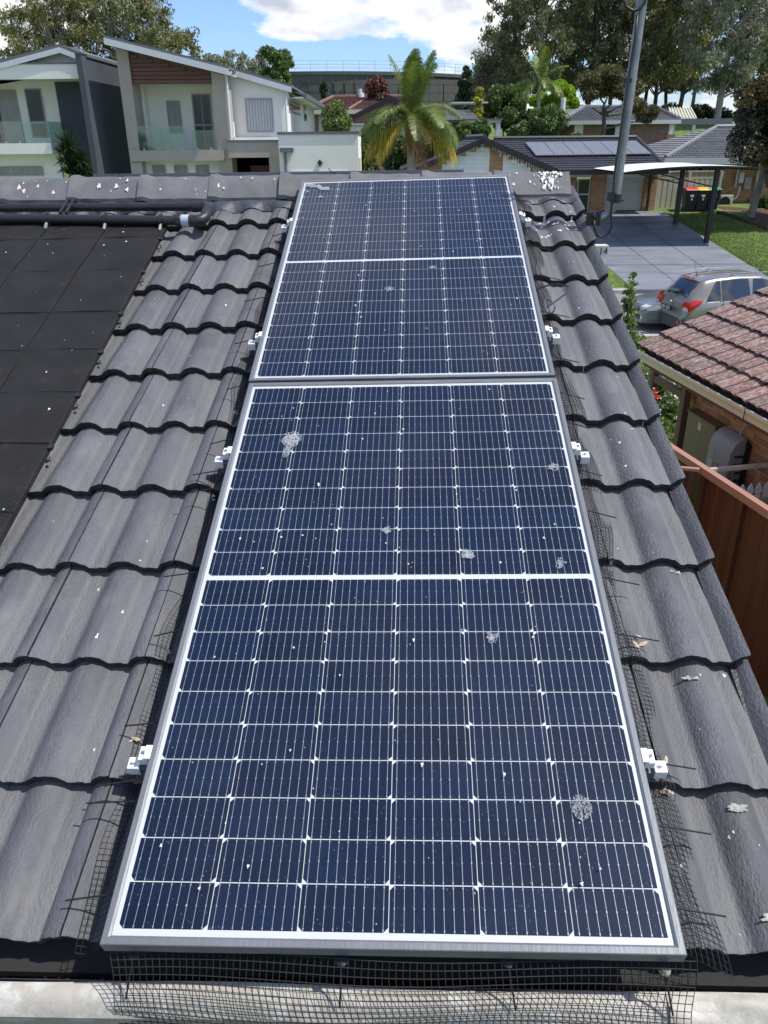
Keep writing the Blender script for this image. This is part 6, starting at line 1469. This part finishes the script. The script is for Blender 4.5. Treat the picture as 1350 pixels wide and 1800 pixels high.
# ================================================================ reservoir
YT = 125.0; RT = 25.0; cx = -7.3
zt = P(640, 124.5, YT-RT).z
t = thing('water_reservoir', 'huge round grey green steel water reservoir with railed roof on the hill', 'reservoir', (cx, YT, gz(YT)))
b = B(); n = 120; b.lathe((cx, YT, 0), [(RT, gz(YT)-2), (RT, zt-.35), (RT+.12, zt-.35), (RT+.12, zt), (RT-.3, zt)], n); b.build('tank_wall', m_tank, t, smooth=30)
b = B(); b.lathe((cx, YT, 0), [(RT-.2, zt-.02), (RT*.5, zt+.25), (.1, zt+.4)], n); b.build('tank_roof', m_tank, t)
for k in range(60):
    a = math.pi+math.pi*(k+.5)/60; b = B(); b.box(-.05, .05, -.02, .05, gz(YT)-2, zt-.36, M=T(cx+RT*math.cos(a), YT+RT*math.sin(a), 0) @ RZ(a+math.pi/2)); b.build('wall_rib', m_colroof, t)
b = B(); P1 = [Vector((cx+(RT-.3)*math.cos(a), YT+(RT-.3)*math.sin(a), 0)) for a in np.linspace(math.pi*.98, math.pi*2.02, 90)]
for z in (.35, .7, 1.05): b.tube([p+Vector((0, 0, zt+z)) for p in P1], .022, 4)
for p in P1[::2]: b.tube([p+Vector((0, 0, zt)), p+Vector((0, 0, zt+1.05))], .025, 4)
stuffpart(b.build('guard_rail', m_rail, t))
b = B(); c = P(540, 141, 112); b.box(c.x-1.6, c.x+1.6, 112, 113, c.z, c.z+.2); b.build('landing', m_rail, t)
t = thing('security_fence', 'dark tall post and wire fence in front of the water reservoir', 'fence', (P(600, 160, 100).x, 100, gz(100)))
for px in (543, 564, 586, 605, 622, 642, 700, 740, 780):
    b = B(); p = P(px, 147, 100); b.box(p.x-.06, p.x+.06, 100, 100.12, gz(100)-.3, p.z); b.build('post', m_blacksteel, t)
b = B()
for z in (0, -.8, -1.7): p, q = P(530, 147, 100), P(800, 149, 100); b.tube([p+Vector((0, 0, z)), q+Vector((0, 0, z))], .02, 3)
stuffpart(b.build('wires', m_blacksteel, t))
# ================================================================ trees and plants
def leaves(name, cl, n, size, mat, parent, aspect=2.2, droop=0., shell=.5, flat=.8, seed=0):
    """cl: clump list (x,y,z,r); n leaves in all, spread through the clumps' volume"""
    rng = np.random.default_rng(seed); cl = np.array(cl, float); wgt = cl[:, 3]**2; idx = rng.choice(len(cl), n, p=wgt/wgt.sum())
    d = rng.normal(size=(n, 3)); d /= np.linalg.norm(d, axis=1)[:, None]
    rad = rng.random(n)**shell; c = cl[idx, :3]+d*(rad*cl[idx, 3])[:, None]*np.array([1, 1, flat])
    a = rng.normal(size=(n, 3)); a[:, 2] -= droop*2.2; a /= np.linalg.norm(a, axis=1)[:, None]
    e = np.cross(a, rng.normal(size=(n, 3))); e /= np.linalg.norm(e, axis=1)[:, None]
    s = size*(.6+.8*rng.random(n))[:, None]; A = a*s*aspect*.5; E = e*s*.5
    v = np.stack([c-A, c-A*.1+E, c+A, c-A*.1-E], 1)
    me = npmesh(name, v.reshape(-1, 3), 4, [mat]); return link(name, me, parent)
def limb(b, p, q, r0, r1, rnd, k=5, wob=.06, n=6):
    p, q = Vector(p), Vector(q); L = (q-p).length; pts = []
    for i in range(k+1):
        t = i/k; o = Vector((rnd.gauss(0, 1), rnd.gauss(0, 1), rnd.gauss(0, .5)))*wob*L*math.sin(math.pi*t)
        pts.append(p.lerp(q, t)+o+Vector((0, 0, .06*L*math.sin(math.pi*t))))
    b.tube(pts, [lerp(r0, r1, i/k) for i in range(k+1)], n, caps=False); return pts
def tree(label, base, H, cw, c0, cat='tree', mat=None, bark=None, n=6000, size=.3, ncl=26, rtr=.22, seed=1, droop=.3, aspect=2.4, group=None, name='gum_tree', lean=0., clr=.16, shell=.6, stems=1, top=.8, flat=.8, nlimb=14):
    """H height, cw crown width, c0 share of the height where the crown begins"""
    rnd = random.Random(seed); base = Vector(base); t = thing(name, label, cat, base, group)
    cl = []
    for i in range(ncl):
        u = rnd.random()**.85; z = lerp(c0, .97, u); wz = math.sin(math.pi*min(1, max(.08, (z-c0)/(1-c0)*top+.12)))**.7
        a = rnd.uniform(0, 6.283); r = cw/2*wz*rnd.random()**.5
        cl.append((base.x+r*math.cos(a)+lean*H*z, base.y+r*math.sin(a), base.z+z*H, cw*clr*rnd.uniform(.6, 1.3)))
    b = B(); tops = []
    for s in range(stems):
        off = Vector((rnd.uniform(-1, 1), rnd.uniform(-1, 1), 0))*(0 if stems == 1 else cw*.10)
        tp = base+Vector((lean*H+off.x*2, off.y*2, H*.86)); pts = limb(b, base+off*.2-Vector((0, 0, .3)), tp, rtr, rtr*.25, rnd, 8, .018, 8); tops.append(pts)
    for i in range(min(ncl, nlimb)):
        x, y, z, r = cl[i]; pts = rnd.choice(tops); zs = base.z+max(H*c0*.7, (z-base.z)*rnd.uniform(.55, .85))
        j = min(range(len(pts)), key=lambda k: abs(pts[k].z-zs)); limb(b, pts[j], (x, y, z), rtr*.38, rtr*.08, rnd, 4, .08, 5)
    b.build('trunk', bark or m_trunk_grey, t, smooth=True)
    leaves('crown', cl, n, size, mat or m_gum, t, aspect, droop, shell, flat, seed)
    return t
def at_px(px, Y): return Vector((P(px, 200, Y).x, Y, gz(Y)))
G1 = 'gum trees in the tall stand at the upper right'
gums = [ # px, Y, H, width, c0, mat, n
 (905, 92, 26, 8.5, .30, m_gum, 'tall dark gum tree at the left end of the stand, against the sky'),
 (948, 86, 27, 8, .34, m_gum, 'tall olive gum tree, second from the left in the stand, behind the thin palm'),
 (990, 96, 28, 9, .34, m_gum2, 'tall gum with lighter olive tips above the lime green tree'),
 (1030, 88, 27, 8.5, .42, m_gum, 'tall dark gum behind the round brownish tree'),
 (1072, 94, 29, 9, .40, m_gum, 'tall dark gum just left of the steel mast'),
 (1112, 87, 28, 8.5, .42, m_gum, 'tall dark gum directly behind the steel mast'),
 (1150, 95, 28, 9, .42, m_gum, 'tall gum just right of the steel mast'),
 (1192, 88, 26, 8.5, .38, m_gum2, 'tall gum with yellowish tips above the cream patio roof'),
 (1262, 80, 27, 11, .34, m_gumgrey, 'very large grey green gum with a pale trunk above the grey tiled roof'),
 (1325, 90, 24, 8, .36, m_gum, 'gum tree behind the big grey green one near the right edge'),
 (1385, 96, 22, 9, .30, m_gum2, 'gum tree at the right edge of the photo, behind the dark bronze tree')]
for i, (px, Y, H, cw, c0, m, lab) in enumerate(gums):
    tree(lab, at_px(px, Y), H*.70, cw*.98, c0*.42, mat=m, n=17000 if i != 8 else 27000, size=.13, ncl=110, rtr=.24 if i != 8 else .34, seed=20+i, droop=.7, aspect=2.6, group=G1, clr=.10, top=.62, stems=2 if i in (0, 3, 5) else 1, nlimb=34, bark=m_trunk_grey if i in (8, 1) else m_trunk_dark)
# thin far trunks between
for i, (px, Y, H, lab) in enumerate(((880, 100, 13, 'smaller grey green gum right of the reservoir'), (1215, 104, 17, 'slim dark gum on the skyline behind the patio roof'), (1010, 106, 18, 'slim gum trunk behind the grey hip roof, left'), (1130, 106, 17, 'slim gum trunk behind the grey hip roof, right'), (1170, 103, 18, 'slim gum with sky showing round its trunk'))):
    tree(lab, at_px(px, Y), H*.7, 7 if i == 0 else 5.5, .25, mat=m_gumgrey if i == 0 else m_gum, n=9000, size=.14, ncl=44, rtr=.14, seed=60+i, droop=.5, bark=m_trunk_dark, group='slim gums on the skyline', stems=2)
# low dark scrub along the skyline under the stand
b_ = [(P(px, 200, 100).x+random.uniform(-1, 1), 100+random.uniform(-4, 4), gz(100)+random.uniform(.2, 1.0), random.uniform(.7, 1.3)) for px in list(range(870, 1020, 12))+list(range(1120, 1400, 12))]
sc_o = leaves('undergrowth', b_, 26000, .16, m_dgreen, None, 2, .1, .6, .8, 99); tag(sc_o, None, None, kind='stuff')
# trees behind the white houses
G2 = 'gum trees behind the two modern houses'
for i, (px, Y, H, cw, c0, m, lab) in enumerate((
  (20, 92, 6.6, 8, .35, m_gum2, 'low spreading gum at the far left above the white gable'),
  (78, 84, 9.6, 8, .25, m_gum2, 'broad gum above the white gable roof peak'),
  (125, 80, 11.5, 8.5, .25, m_gum2, 'airy gum with many pale stems above the charcoal blade wall'),
  (175, 86, 11.8, 8, .25, m_gumgrey, 'thin airy gum between the two modern houses'),
  (228, 82, 13, 9, .25, m_gum, 'dense gum above the raised end of the slatted house roof'),
  (282, 84, 11.3, 8.5, .25, m_gum2, 'gum with clumped crown right of the slatted house roof end'),
  (318, 90, 8.0, 4.5, .30, m_gum, 'small gum at the right end of the group above the sloping roof'))):
    tree(lab, at_px(px, Y), H, cw, c0, mat=m, n=10500, size=.125, ncl=80, rtr=.16, seed=80+i, droop=.35, group=G2, clr=.095, shell=.75, stems=4, nlimb=60, top=.75)
G3 = 'trees behind the sloping roof, left of the reservoir'
tree('sparse pale stemmed gum behind the sloping roof', at_px(430, 82), 6.6, 6.5, .35, mat=m_gumgrey, n=5200, size=.12, ncl=44, rtr=.11, seed=101, group=G3, clr=.09, stems=4, nlimb=32, top=.7)
tree('low sparse gum left of the pale stemmed one behind the sloping roof', at_px(388, 84), 5.8, 4.0, .35, mat=m_gumgrey, n=3600, size=.12, ncl=26, rtr=.10, seed=102, group=G3, clr=.12, stems=3, nlimb=20)
tree('dense green bushy tree behind the end of the sloping roof', at_px(489, 74), 6.7, 3.0, .30, mat=m_green, n=16000, size=.13, ncl=44, rtr=.14, seed=103, group=G3, clr=.18, name='bushy_tree', droop=.1, aspect=1.8)
tree('pair of distant bare gum crowns beside the reservoir', at_px(866, 106), 6.5, 7, .3, mat=m_gumgrey, n=6500, size=.14, ncl=40, rtr=.10, seed=104, clr=.12, stems=3, group='slim gums on the skyline')
# mid distance
def bush(label, px, py, Y, w, h, mat, n, size, seed, name='shrub', cat='shrub', ncl=22, group=None, base=None, droop=0., stem=True, clr=.26):
    c = P(px, py, Y); rnd = random.Random(seed); t = thing(name, label, cat, (c.x, Y, base if base is not None else gz(Y)), group)
    cl = []
    for i in range(ncl):
        a = rnd.uniform(0, 6.28); r = rnd.random()**.5; z = rnd.uniform(-1, 1); q = math.sqrt(max(.1, 1-z*z))
        cl.append((c.x+w/2*(1-clr)*r*q*math.cos(a), Y+w/2*(1-clr)*r*q*math.sin(a), c.z+h/2*(1-clr)*z, min(w, h)*clr*rnd.uniform(.6, 1.15)))
    if stem:
        b = B()
        for i in range(4):
            x, y, z, r = cl[i]; limb(b, (c.x, Y, (base if base is not None else gz(Y))-.1), (x, y, z), .06, .02, rnd)
        b.build('stem', m_trunk_dark, t)
    leaves('foliage', cl, int(n*1.9), size*.68, mat, t, 1.9, droop, .45, .9, seed); return t
def pw(px, Y): return px/ (1380/Y*1.10)
bush('bright lime green tree above the grey hip roof', 975, 183, 76, pw(92, 76), 3.4, m_lime, 11000, .22, 1, 'lime_tree', 'tree', 46, clr=.17)
bush('round dark green tree right of the reservoir', 890, 192, 68, pw(84, 68), 3.2, m_green, 10000, .17, 2, 'round_tree', 'tree', 42, clr=.18)
bush('tall narrow conifer in front of the reservoir', 818, 162, 72, pw(27, 72), 4.3, m_dgreen, 6500, .15, 3, 'conifer', 'tree', 26, clr=.22, group='clipped columns in front of the reservoir')
bush('small narrow conifer in front of the reservoir, above the brown roof', 568, 160, 75, pw(15, 75), 1.7, m_dgreen, 2000, .15, 4, 'conifer', 'tree', 12, group='clipped columns in front of the reservoir')
bush('dark red leaved shrub left of the palm crown', 664, 166, 66, pw(46, 66), 2.1, m_redleaf, 3500, .18, 5, 'red_shrub', ncl=20)
bush('pale green feathery shrub behind the white garage', 590, 214, 44, pw(52, 44), 1.7, m_pale, 5000, .12, 6, 'feathery_shrub', ncl=24)
for i, (px, py, w, h) in enumerate(((650, 262, 44, 2.6), (690, 268, 44, 2.2), (735, 262, 50, 2.5), (640, 288, 36, 2.0), (775, 262, 44, 1.6))):
    bush(['leafy green hedge shrub just right of the white garage', 'green shrub left of the palm trunk', 'green shrub right of the palm trunk', 'lower green shrub beside the garage downpipe', 'green shrub at the far right of the palm, above the black roof'][i], px, py, 45-i*.3, pw(w, 44), h, m_green, 5200, .13, 10+i, 'hedge_shrub', ncl=22, group='shrubs behind the palm')
for i, (px, py, w, h) in enumerate(((662, 278, 12, 1.6), (688, 288, 12, 1.0))):
    bush(['taller slender pencil pine right of the garage', 'shorter slender pencil pine right of the garage'][i], px, py, 43.2, pw(w, 43), h, m_dgreen, 1500, .09, 20+i, 'pencil_pine', ncl=12, group='pencil pines')
bush('yellow leaved slender shrub left of the round dark tree', 842, 188, 60, pw(18, 60), 3.0, m_yleaf, 1500, .15, 22, 'yellow_shrub', ncl=14)
for i, (px, py, w, h, m) in enumerate(((845, 228, 40, 1.0, m_green), (905, 236, 30, .8, m_green), (960, 222, 70, 2.1, m_green), (925, 232, 30, 1.2, m_pale), (820, 232, 36, 1.0, m_pale), (1012, 243, 22, .6, m_pale))):
    bush(['green shrub under the patio cover', 'small green shrub right of the patio posts', 'large dark green shrub in front of the grey hip roof', 'pale green shrub beside the dark one under the thin palm', 'pale green shrub left of the patio cover', 'small pale plant at the brick wall of the hip roofed house'][i], px, py, 52, pw(w, 52), h, m, 4200, .13, 30+i, 'garden_shrub', ncl=20, group='shrubs behind the black roof')
# spreading tree in front of the hip roofed house
t = thing('spreading_tree', 'spreading olive brown tree with a forked dark trunk in front of the grey hip roof', 'tree', at_px(1062, 56))
rnd = random.Random(3); b = B(); base = P(1058, 245, 56); fk = P(1062, 205, 56)
limb(b, base, fk, .16, .13, rnd, 4, .03, 8)
for q in ((1052, 160), (1078, 165), (1100, 180), (1040, 190), (1120, 200), (1066, 150), (1128, 215)): limb(b, fk if q[0] != 1128 else P(1060, 228, 56), P(q[0], q[1], 56+rnd.uniform(-1, 1)), .085, .03, rnd, 6, .06, 6)
b.build('trunk', m_trunk_dark, t, smooth=True)
cl = []
for i in range(60):
    px = rnd.gauss(1070, 27); py = 146+((px-1070)/34)**2*13+rnd.uniform(-24, 14); c = P(px, min(py, 190), 56+rnd.uniform(-2, 2)); cl.append((c.x, c.y, c.z, rnd.uniform(.3, .7)))
for i in range(8): c = P(rnd.gauss(1142, 9), rnd.gauss(200, 9), 56); cl.append((c.x, c.y, c.z, .45))
leaves('crown', cl, 22000, .095, m_olive, t, 2.4, .5, .7, .7, 5)
# thin palm
def frond(parent, base, dir_, L, droop, mat, name='frond', wl=.5, n=26, lw=.035, twist=0., hang=.5, seed=0):
    rnd = random.Random(seed); b = B(); d = Vector(dir_).normalized(); side = d.cross(Vector((0, 0, 1))); side = side.normalized() if side.length > .1 else Vector((1, 0, 0))
    pts = []; p = Vector(base); dd = d.copy()
    for i in range(n+1):
        pts.append(p.copy()); p = p+dd*(L/n); dd = (dd+Vector((0, 0, -droop/n))).normalized()
    b.tube(pts, [lerp(.035, .006, i/n)*L/2.4 for i in range(n+1)], 4, 0)
    for i in range(3, n+1):
        for k_ in range(2):
            t = (i+k_*.5)/n; q = pts[min(n, i)].lerp(pts[min(n, i+1)], k_*.5) if i < n else pts[n]; ax = (pts[min(n, i+1)]-pts[i-1]).normalized(); up = side.cross(ax).normalized()
            if up.z < 0: up = -up
            ll = wl*math.sin(math.pi*min(1, .12+t*.86))**.6*rnd.uniform(.85, 1.1)
            for s in (-1, 1):
                o = (side*s*1.0+ax*.75+up*rnd.uniform(-.05, .35)).normalized(); tip = q+o*ll*.6; tip2 = q+o*ll+Vector((0, 0, -hang*ll)); w_ = ax*lw
                b.add([q-w_*.5, q+w_*.5, tip+w_*.45, tip-w_*.45, tip2], [(0, 1, 2, 3), (3, 2, 4)], 0)
    return b.build(name, mat, parent)
def palm(label, px, Y, pyb, pyt, r, specs, name='palm_tree', wl=.5, lw=.035, seed=0, n=26, trunk_mat=None, cshaft=False):
    c = P(px, pyt, Y); bs = P(px, pyb, Y); t = thing(name, label, 'palm tree', (c.x, Y, gz(Y)))
    b = B(); z0 = gz(Y)-.2; k = 60; pts = [(c.x+.02*math.sin(i*.2), Y, lerp(z0, c.z, i/k)) for i in range(k+1)]
    b.tube(pts, [r*(1.06 if i % 2 else .97)*lerp(1.25, 1.0, i/k) for i in range(k+1)], 12); b.build('trunk', trunk_mat or m_palmtrunk, t, smooth=30)
    rnd = random.Random(seed)
    for i, (az, el, L, dr, m, lab) in enumerate(specs):
        a, e = math.radians(az), math.radians(el); d = (math.cos(e)*math.sin(a), -math.cos(e)*math.cos(a), math.sin(e))
        f = frond(t, c+Vector((0, 0, .1)), d, L, dr, m, 'frond', wl, n, lw, hang=.35 if el > 30 else .8, seed=seed+i)
        if lab: f['label'] = lab
    if cshaft:
        b = B(); b.lathe((c.x, Y, c.z-.2), [(r*1.1, -.5), (r*1.5, -.2), (r*1.4, .3), (r*.6, .7), (.02, .8)], 12); b.build('crownshaft', m_palmd, t, smooth=True)
    return t
rnd = random.Random(12); sp = []
for i in range(9): sp.append((rnd.uniform(0, 360), rnd.uniform(62, 84), rnd.uniform(2.0, 2.6), rnd.uniform(.4, 1.1), m_palm, None))
for i in range(11): sp.append((i*360/11+rnd.uniform(-12, 12), rnd.uniform(26, 52), rnd.uniform(2.1, 2.6), rnd.uniform(1.5, 2.1), m_palm, None))
for a_ in (62, 84, 105, 135, 180, 225, 255, 276, 298): sp.append((a_, rnd.uniform(8, 25), rnd.uniform(2.0, 2.4), rnd.uniform(1.5, 2.2), m_palm, None))
for az, el, L, dr, lab in ((-75, 0, 2.4, 1.7, 'yellowing drooping frond on the left'), (-60, -12, 2.3, 1.6, 'orange tipped drooping frond on the left'), (72, -5, 2.5, 1.7, 'bright yellow drooping frond on the right'), (62, -18, 2.2, 1.4, 'yellow frond hanging low on the right'), (86, 5, 2.5, 1.9, 'orange tipped frond at the far right'), (-88, 8, 2.6, 2.0, 'yellowing frond at the far left')):
    sp.append((az, el, L, dr, m_palmy, lab))
sp.append((40, -58, 2.0, .6, m_palmd, 'dead brown frond hanging beside the trunk')); sp.append((20, -70, 1.2, .4, m_palmd, 'short dead frond against the trunk'))
palm('large palm with yellowing lower fronds standing just beyond the roof ridge', 723, 34, 300, 213, .155, sp, wl=.62, lw=.026, seed=4, n=44, cshaft=True)
rnd = random.Random(9)
sp = [(rnd.uniform(0, 360), rnd.uniform(50, 85), rnd.uniform(1.8, 2.3), rnd.uniform(.6, 1.2), m_palm, None) for i in range(5)]+[(i*360/7+rnd.uniform(-15, 15), rnd.uniform(15, 45), rnd.uniform(1.7, 2.2), rnd.uniform(1.4, 2.2), m_palm, None) for i in range(7)]
palm('thin trunked small palm in front of the lime green tree', 949, 58, 250, 150, .10, sp, wl=.6, lw=.07, seed=40, n=16)
# ladder-leaved yucca at the left
t = thing('yucca', 'spiky dark green yucca clump in front of the charcoal wall', 'yucca', at_px(130, 33))
hd = [(121, 262, 26), (140, 285, 24), (124, 300, 24), (150, 300, 22)]
V_ = []; rng = random.Random(8)
for (px, py, sz) in [(120, 258, 1), (118, 275, 1), (122, 292, 1), (140, 282, .8), (146, 298, .8), (128, 310, .9), (150, 312, .8)]:
    c = P(px, py, 33)
    for i in range(150):
        a = rng.uniform(0, 6.283); e = rng.uniform(-.5, 1.45); L = .72*sz*rng.uniform(.8, 1.1); d = Vector((math.cos(e)*math.cos(a), math.cos(e)*math.sin(a), math.sin(e))); s = d.cross(Vector((0, 0, 1))).normalized()*.028
        m_ = c+d*L*.5; tp = c+d*L+Vector((0, 0, -.06)); V_ += [c-s*.6, m_-s, tp, m_+s]
link('foliage', npmesh('foliage', np.array([tuple(q) for q in V_]), 4, [m_dgreen]), t)
b = B(); c = P(122, 300, 33); b.tube([(c.x, 33, gz(33)-.2), (c.x+.05, 33, c.z)], .09, 8); b.build('stem', m_trunk_dark, t)
# big dark tree at the right edge
t = thing('bronze_tree', 'dense dark tree with bronze tips at the right edge, over the grey tiled roof', 'tree', at_px(1450, 39.5))
rnd = random.Random(6); cl = []; ct = []
for i in range(130):
    px = rnd.uniform(1302, 1480); lo = 132+max(0, 1345-px)*.9; py = rnd.uniform(lo, 275+min(20, (px-1300)*.2)); c = P(px, py, 39.5+rnd.uniform(-1.6, 1.6)); cl.append((c.x, c.y, c.z, rnd.uniform(.33, .68)))
for i in range(26):
    px = rnd.uniform(1298, 1420); c = P(px, 140+max(0, 1345-px)*.9+rnd.uniform(-8, 30), 37.9); ct.append((c.x, c.y, c.z, rnd.uniform(.2, .45)))
b = B(); bs = at_px(1465, 39.5); 
for i in range(8): limb(b, bs, Vector(cl[i][:3]), .14, .04, rnd)
b.build('trunk', m_trunk_dark, t)
leaves('crown', cl, 46000, .085, m_bronze, t, 1.7, .1, .45, .9, 7); leaves('bronze_tips', ct, 3000, .075, m_bronzetips, t, 1.7, .1, .5, .8, 8)
# slender shrub between our roof and the cars
def stemplant(label, px, pyb, pyt, Y, w, n, mat, size, seed, name='slender_shrub'):
    a, c = P(px, pyb, Y), P(px+6, pyt, Y); t = thing(name, label, 'shrub', (a.x, Y, gz(Y))); b = B(); rnd = random.Random(seed); cl = []
    for k in range(5):
        q = c.lerp(a, .12*k)+Vector((rnd.uniform(-w, w)*.6*(.3+k*.2), rnd.uniform(-.1, .1), 0)); pts = limb(b, Vector((a.x, Y, gz(Y))), q, .02, .006, rnd, 8, .02, 5)
        cl += [(p.x, p.y, p.z, w*rnd.uniform(.16, .30)) for p in pts[2:]]+[(p.x+rnd.uniform(-.06, .06), p.y, p.z, w*.22) for p in pts[3:]]
    b.build('stem', m_trunk_dark, t); leaves('foliage', cl, n, size, mat, t, 1.7, -.2, .7, 1, seed)
stemplant('slender upright leafy shrub beside the roof edge in front of the grey green sedan', 1108, 600, 484, 13, .34, 1700, m_pale, .04, 5)
# garden bed under the red roof's corner
def low(label, px, py, Y, w, h, mat, n, size, seed, name='garden_plant'):
    return bush(label, px, py, Y, w, h, mat, n, size, seed, name, 'plant', 16, base=gz(Y), group='garden plants beside the roof edge')
low('pale flowering plant at the corner of the red tiled roof', 1140, 672, 15.5, .9, .8, m_pale, 3200, .045, 50)
low('light green plant below the roof corner', 1165, 700, 14.2, 1.2, .7, m_pale, 3800, .045, 51)
low('broad leaved green plant beside the brick corner', 1170, 735, 13.0, .8, .6, m_green, 1800, .085, 52)
low('pale speckled plant lowest beside the brown fence', 1165, 762, 12.0, .8, .5, m_pale, 2600, .04, 53)
low('dark leafy shrub at the foot of the slender one', 1104, 598, 13.5, .5, .8, m_green, 1500, .045, 54)
b = B(); rnd = random.Random(2)
t = thing('garden_flower', 'coral red flower head among the garden plants', 'flower', P(1146, 694, 14.3)); c = P(1146, 694, 14.0)
leaves('petals', [(c.x, c.y, c.z, .10), (c.x+.05, c.y, c.z-.06, .08), (c.x-.04, c.y, c.z-.05, .07)], 220, .035, mk('coral_petal', (.55, .085, .035), .6, .2), t, 2.2, 0, .7, 1, 3)
b.tube([c-Vector((0, 0, .6)), c], .008, 5); b.build('stem', m_trunk_dark, t)
V_ = []
pts = [(PZ(random.uniform(1125, 1190), random.uniform(640, 790), .9)) for i in range(260)]
fl = leaves('white_flowers', [(p.x, p.y, .95+random.uniform(0, .25), .05) for p in pts if p.y < 17], 520, .028, m_pick, None, 1.2, 0, .7, 1, 3); tag(fl, None, None, kind='stuff')
# plants right edge near the meter wall
bush('green leafy plant at the right edge beside the brick wall', 1345, 362, 43, pw(46, 43), 1.1, m_green, 3500, .10, 56, 'garden_shrub', ncl=18)
t = thing('gum_tree', 'pale gum trunk at the right edge beside the mulch bed', 'tree', at_px(1352, 41)); b = B(); limb(b, at_px(1352, 41), P(1360, 250, 41), .20, .14, random.Random(1), 6, .02, 8); b.build('trunk', m_trunk_grey, t, smooth=True)
leaves('crown', [(P(1370, 240, 41).x, 41, P(1370, 240, 41).z, 1.0)], 800, .12, m_bronze, t, 1.8, .1, .5, .9, 9)
# kerbside weeds and gutter debris on our side
debris = []
rnd = random.Random(31); b = B()
for i in range(60):
    u = rnd.uniform(-.6, 1.38); v = rnd.uniform(.0, .04)-.02; L = rnd.uniform(.01, .04); a = rnd.uniform(0, 3.14); c = Vector((u, v, gw-.085)); b.tube([c, c+Vector((math.cos(a), math.sin(a)*.5, rnd.uniform(-.1, .3)))*L], .0012, 4)
t = b.build('gutter_debris', m_leafdry, None, M=MR); tag(t, 'dry twigs and leaf scraps lying in the dark gutter', 'debris', kind='stuff')
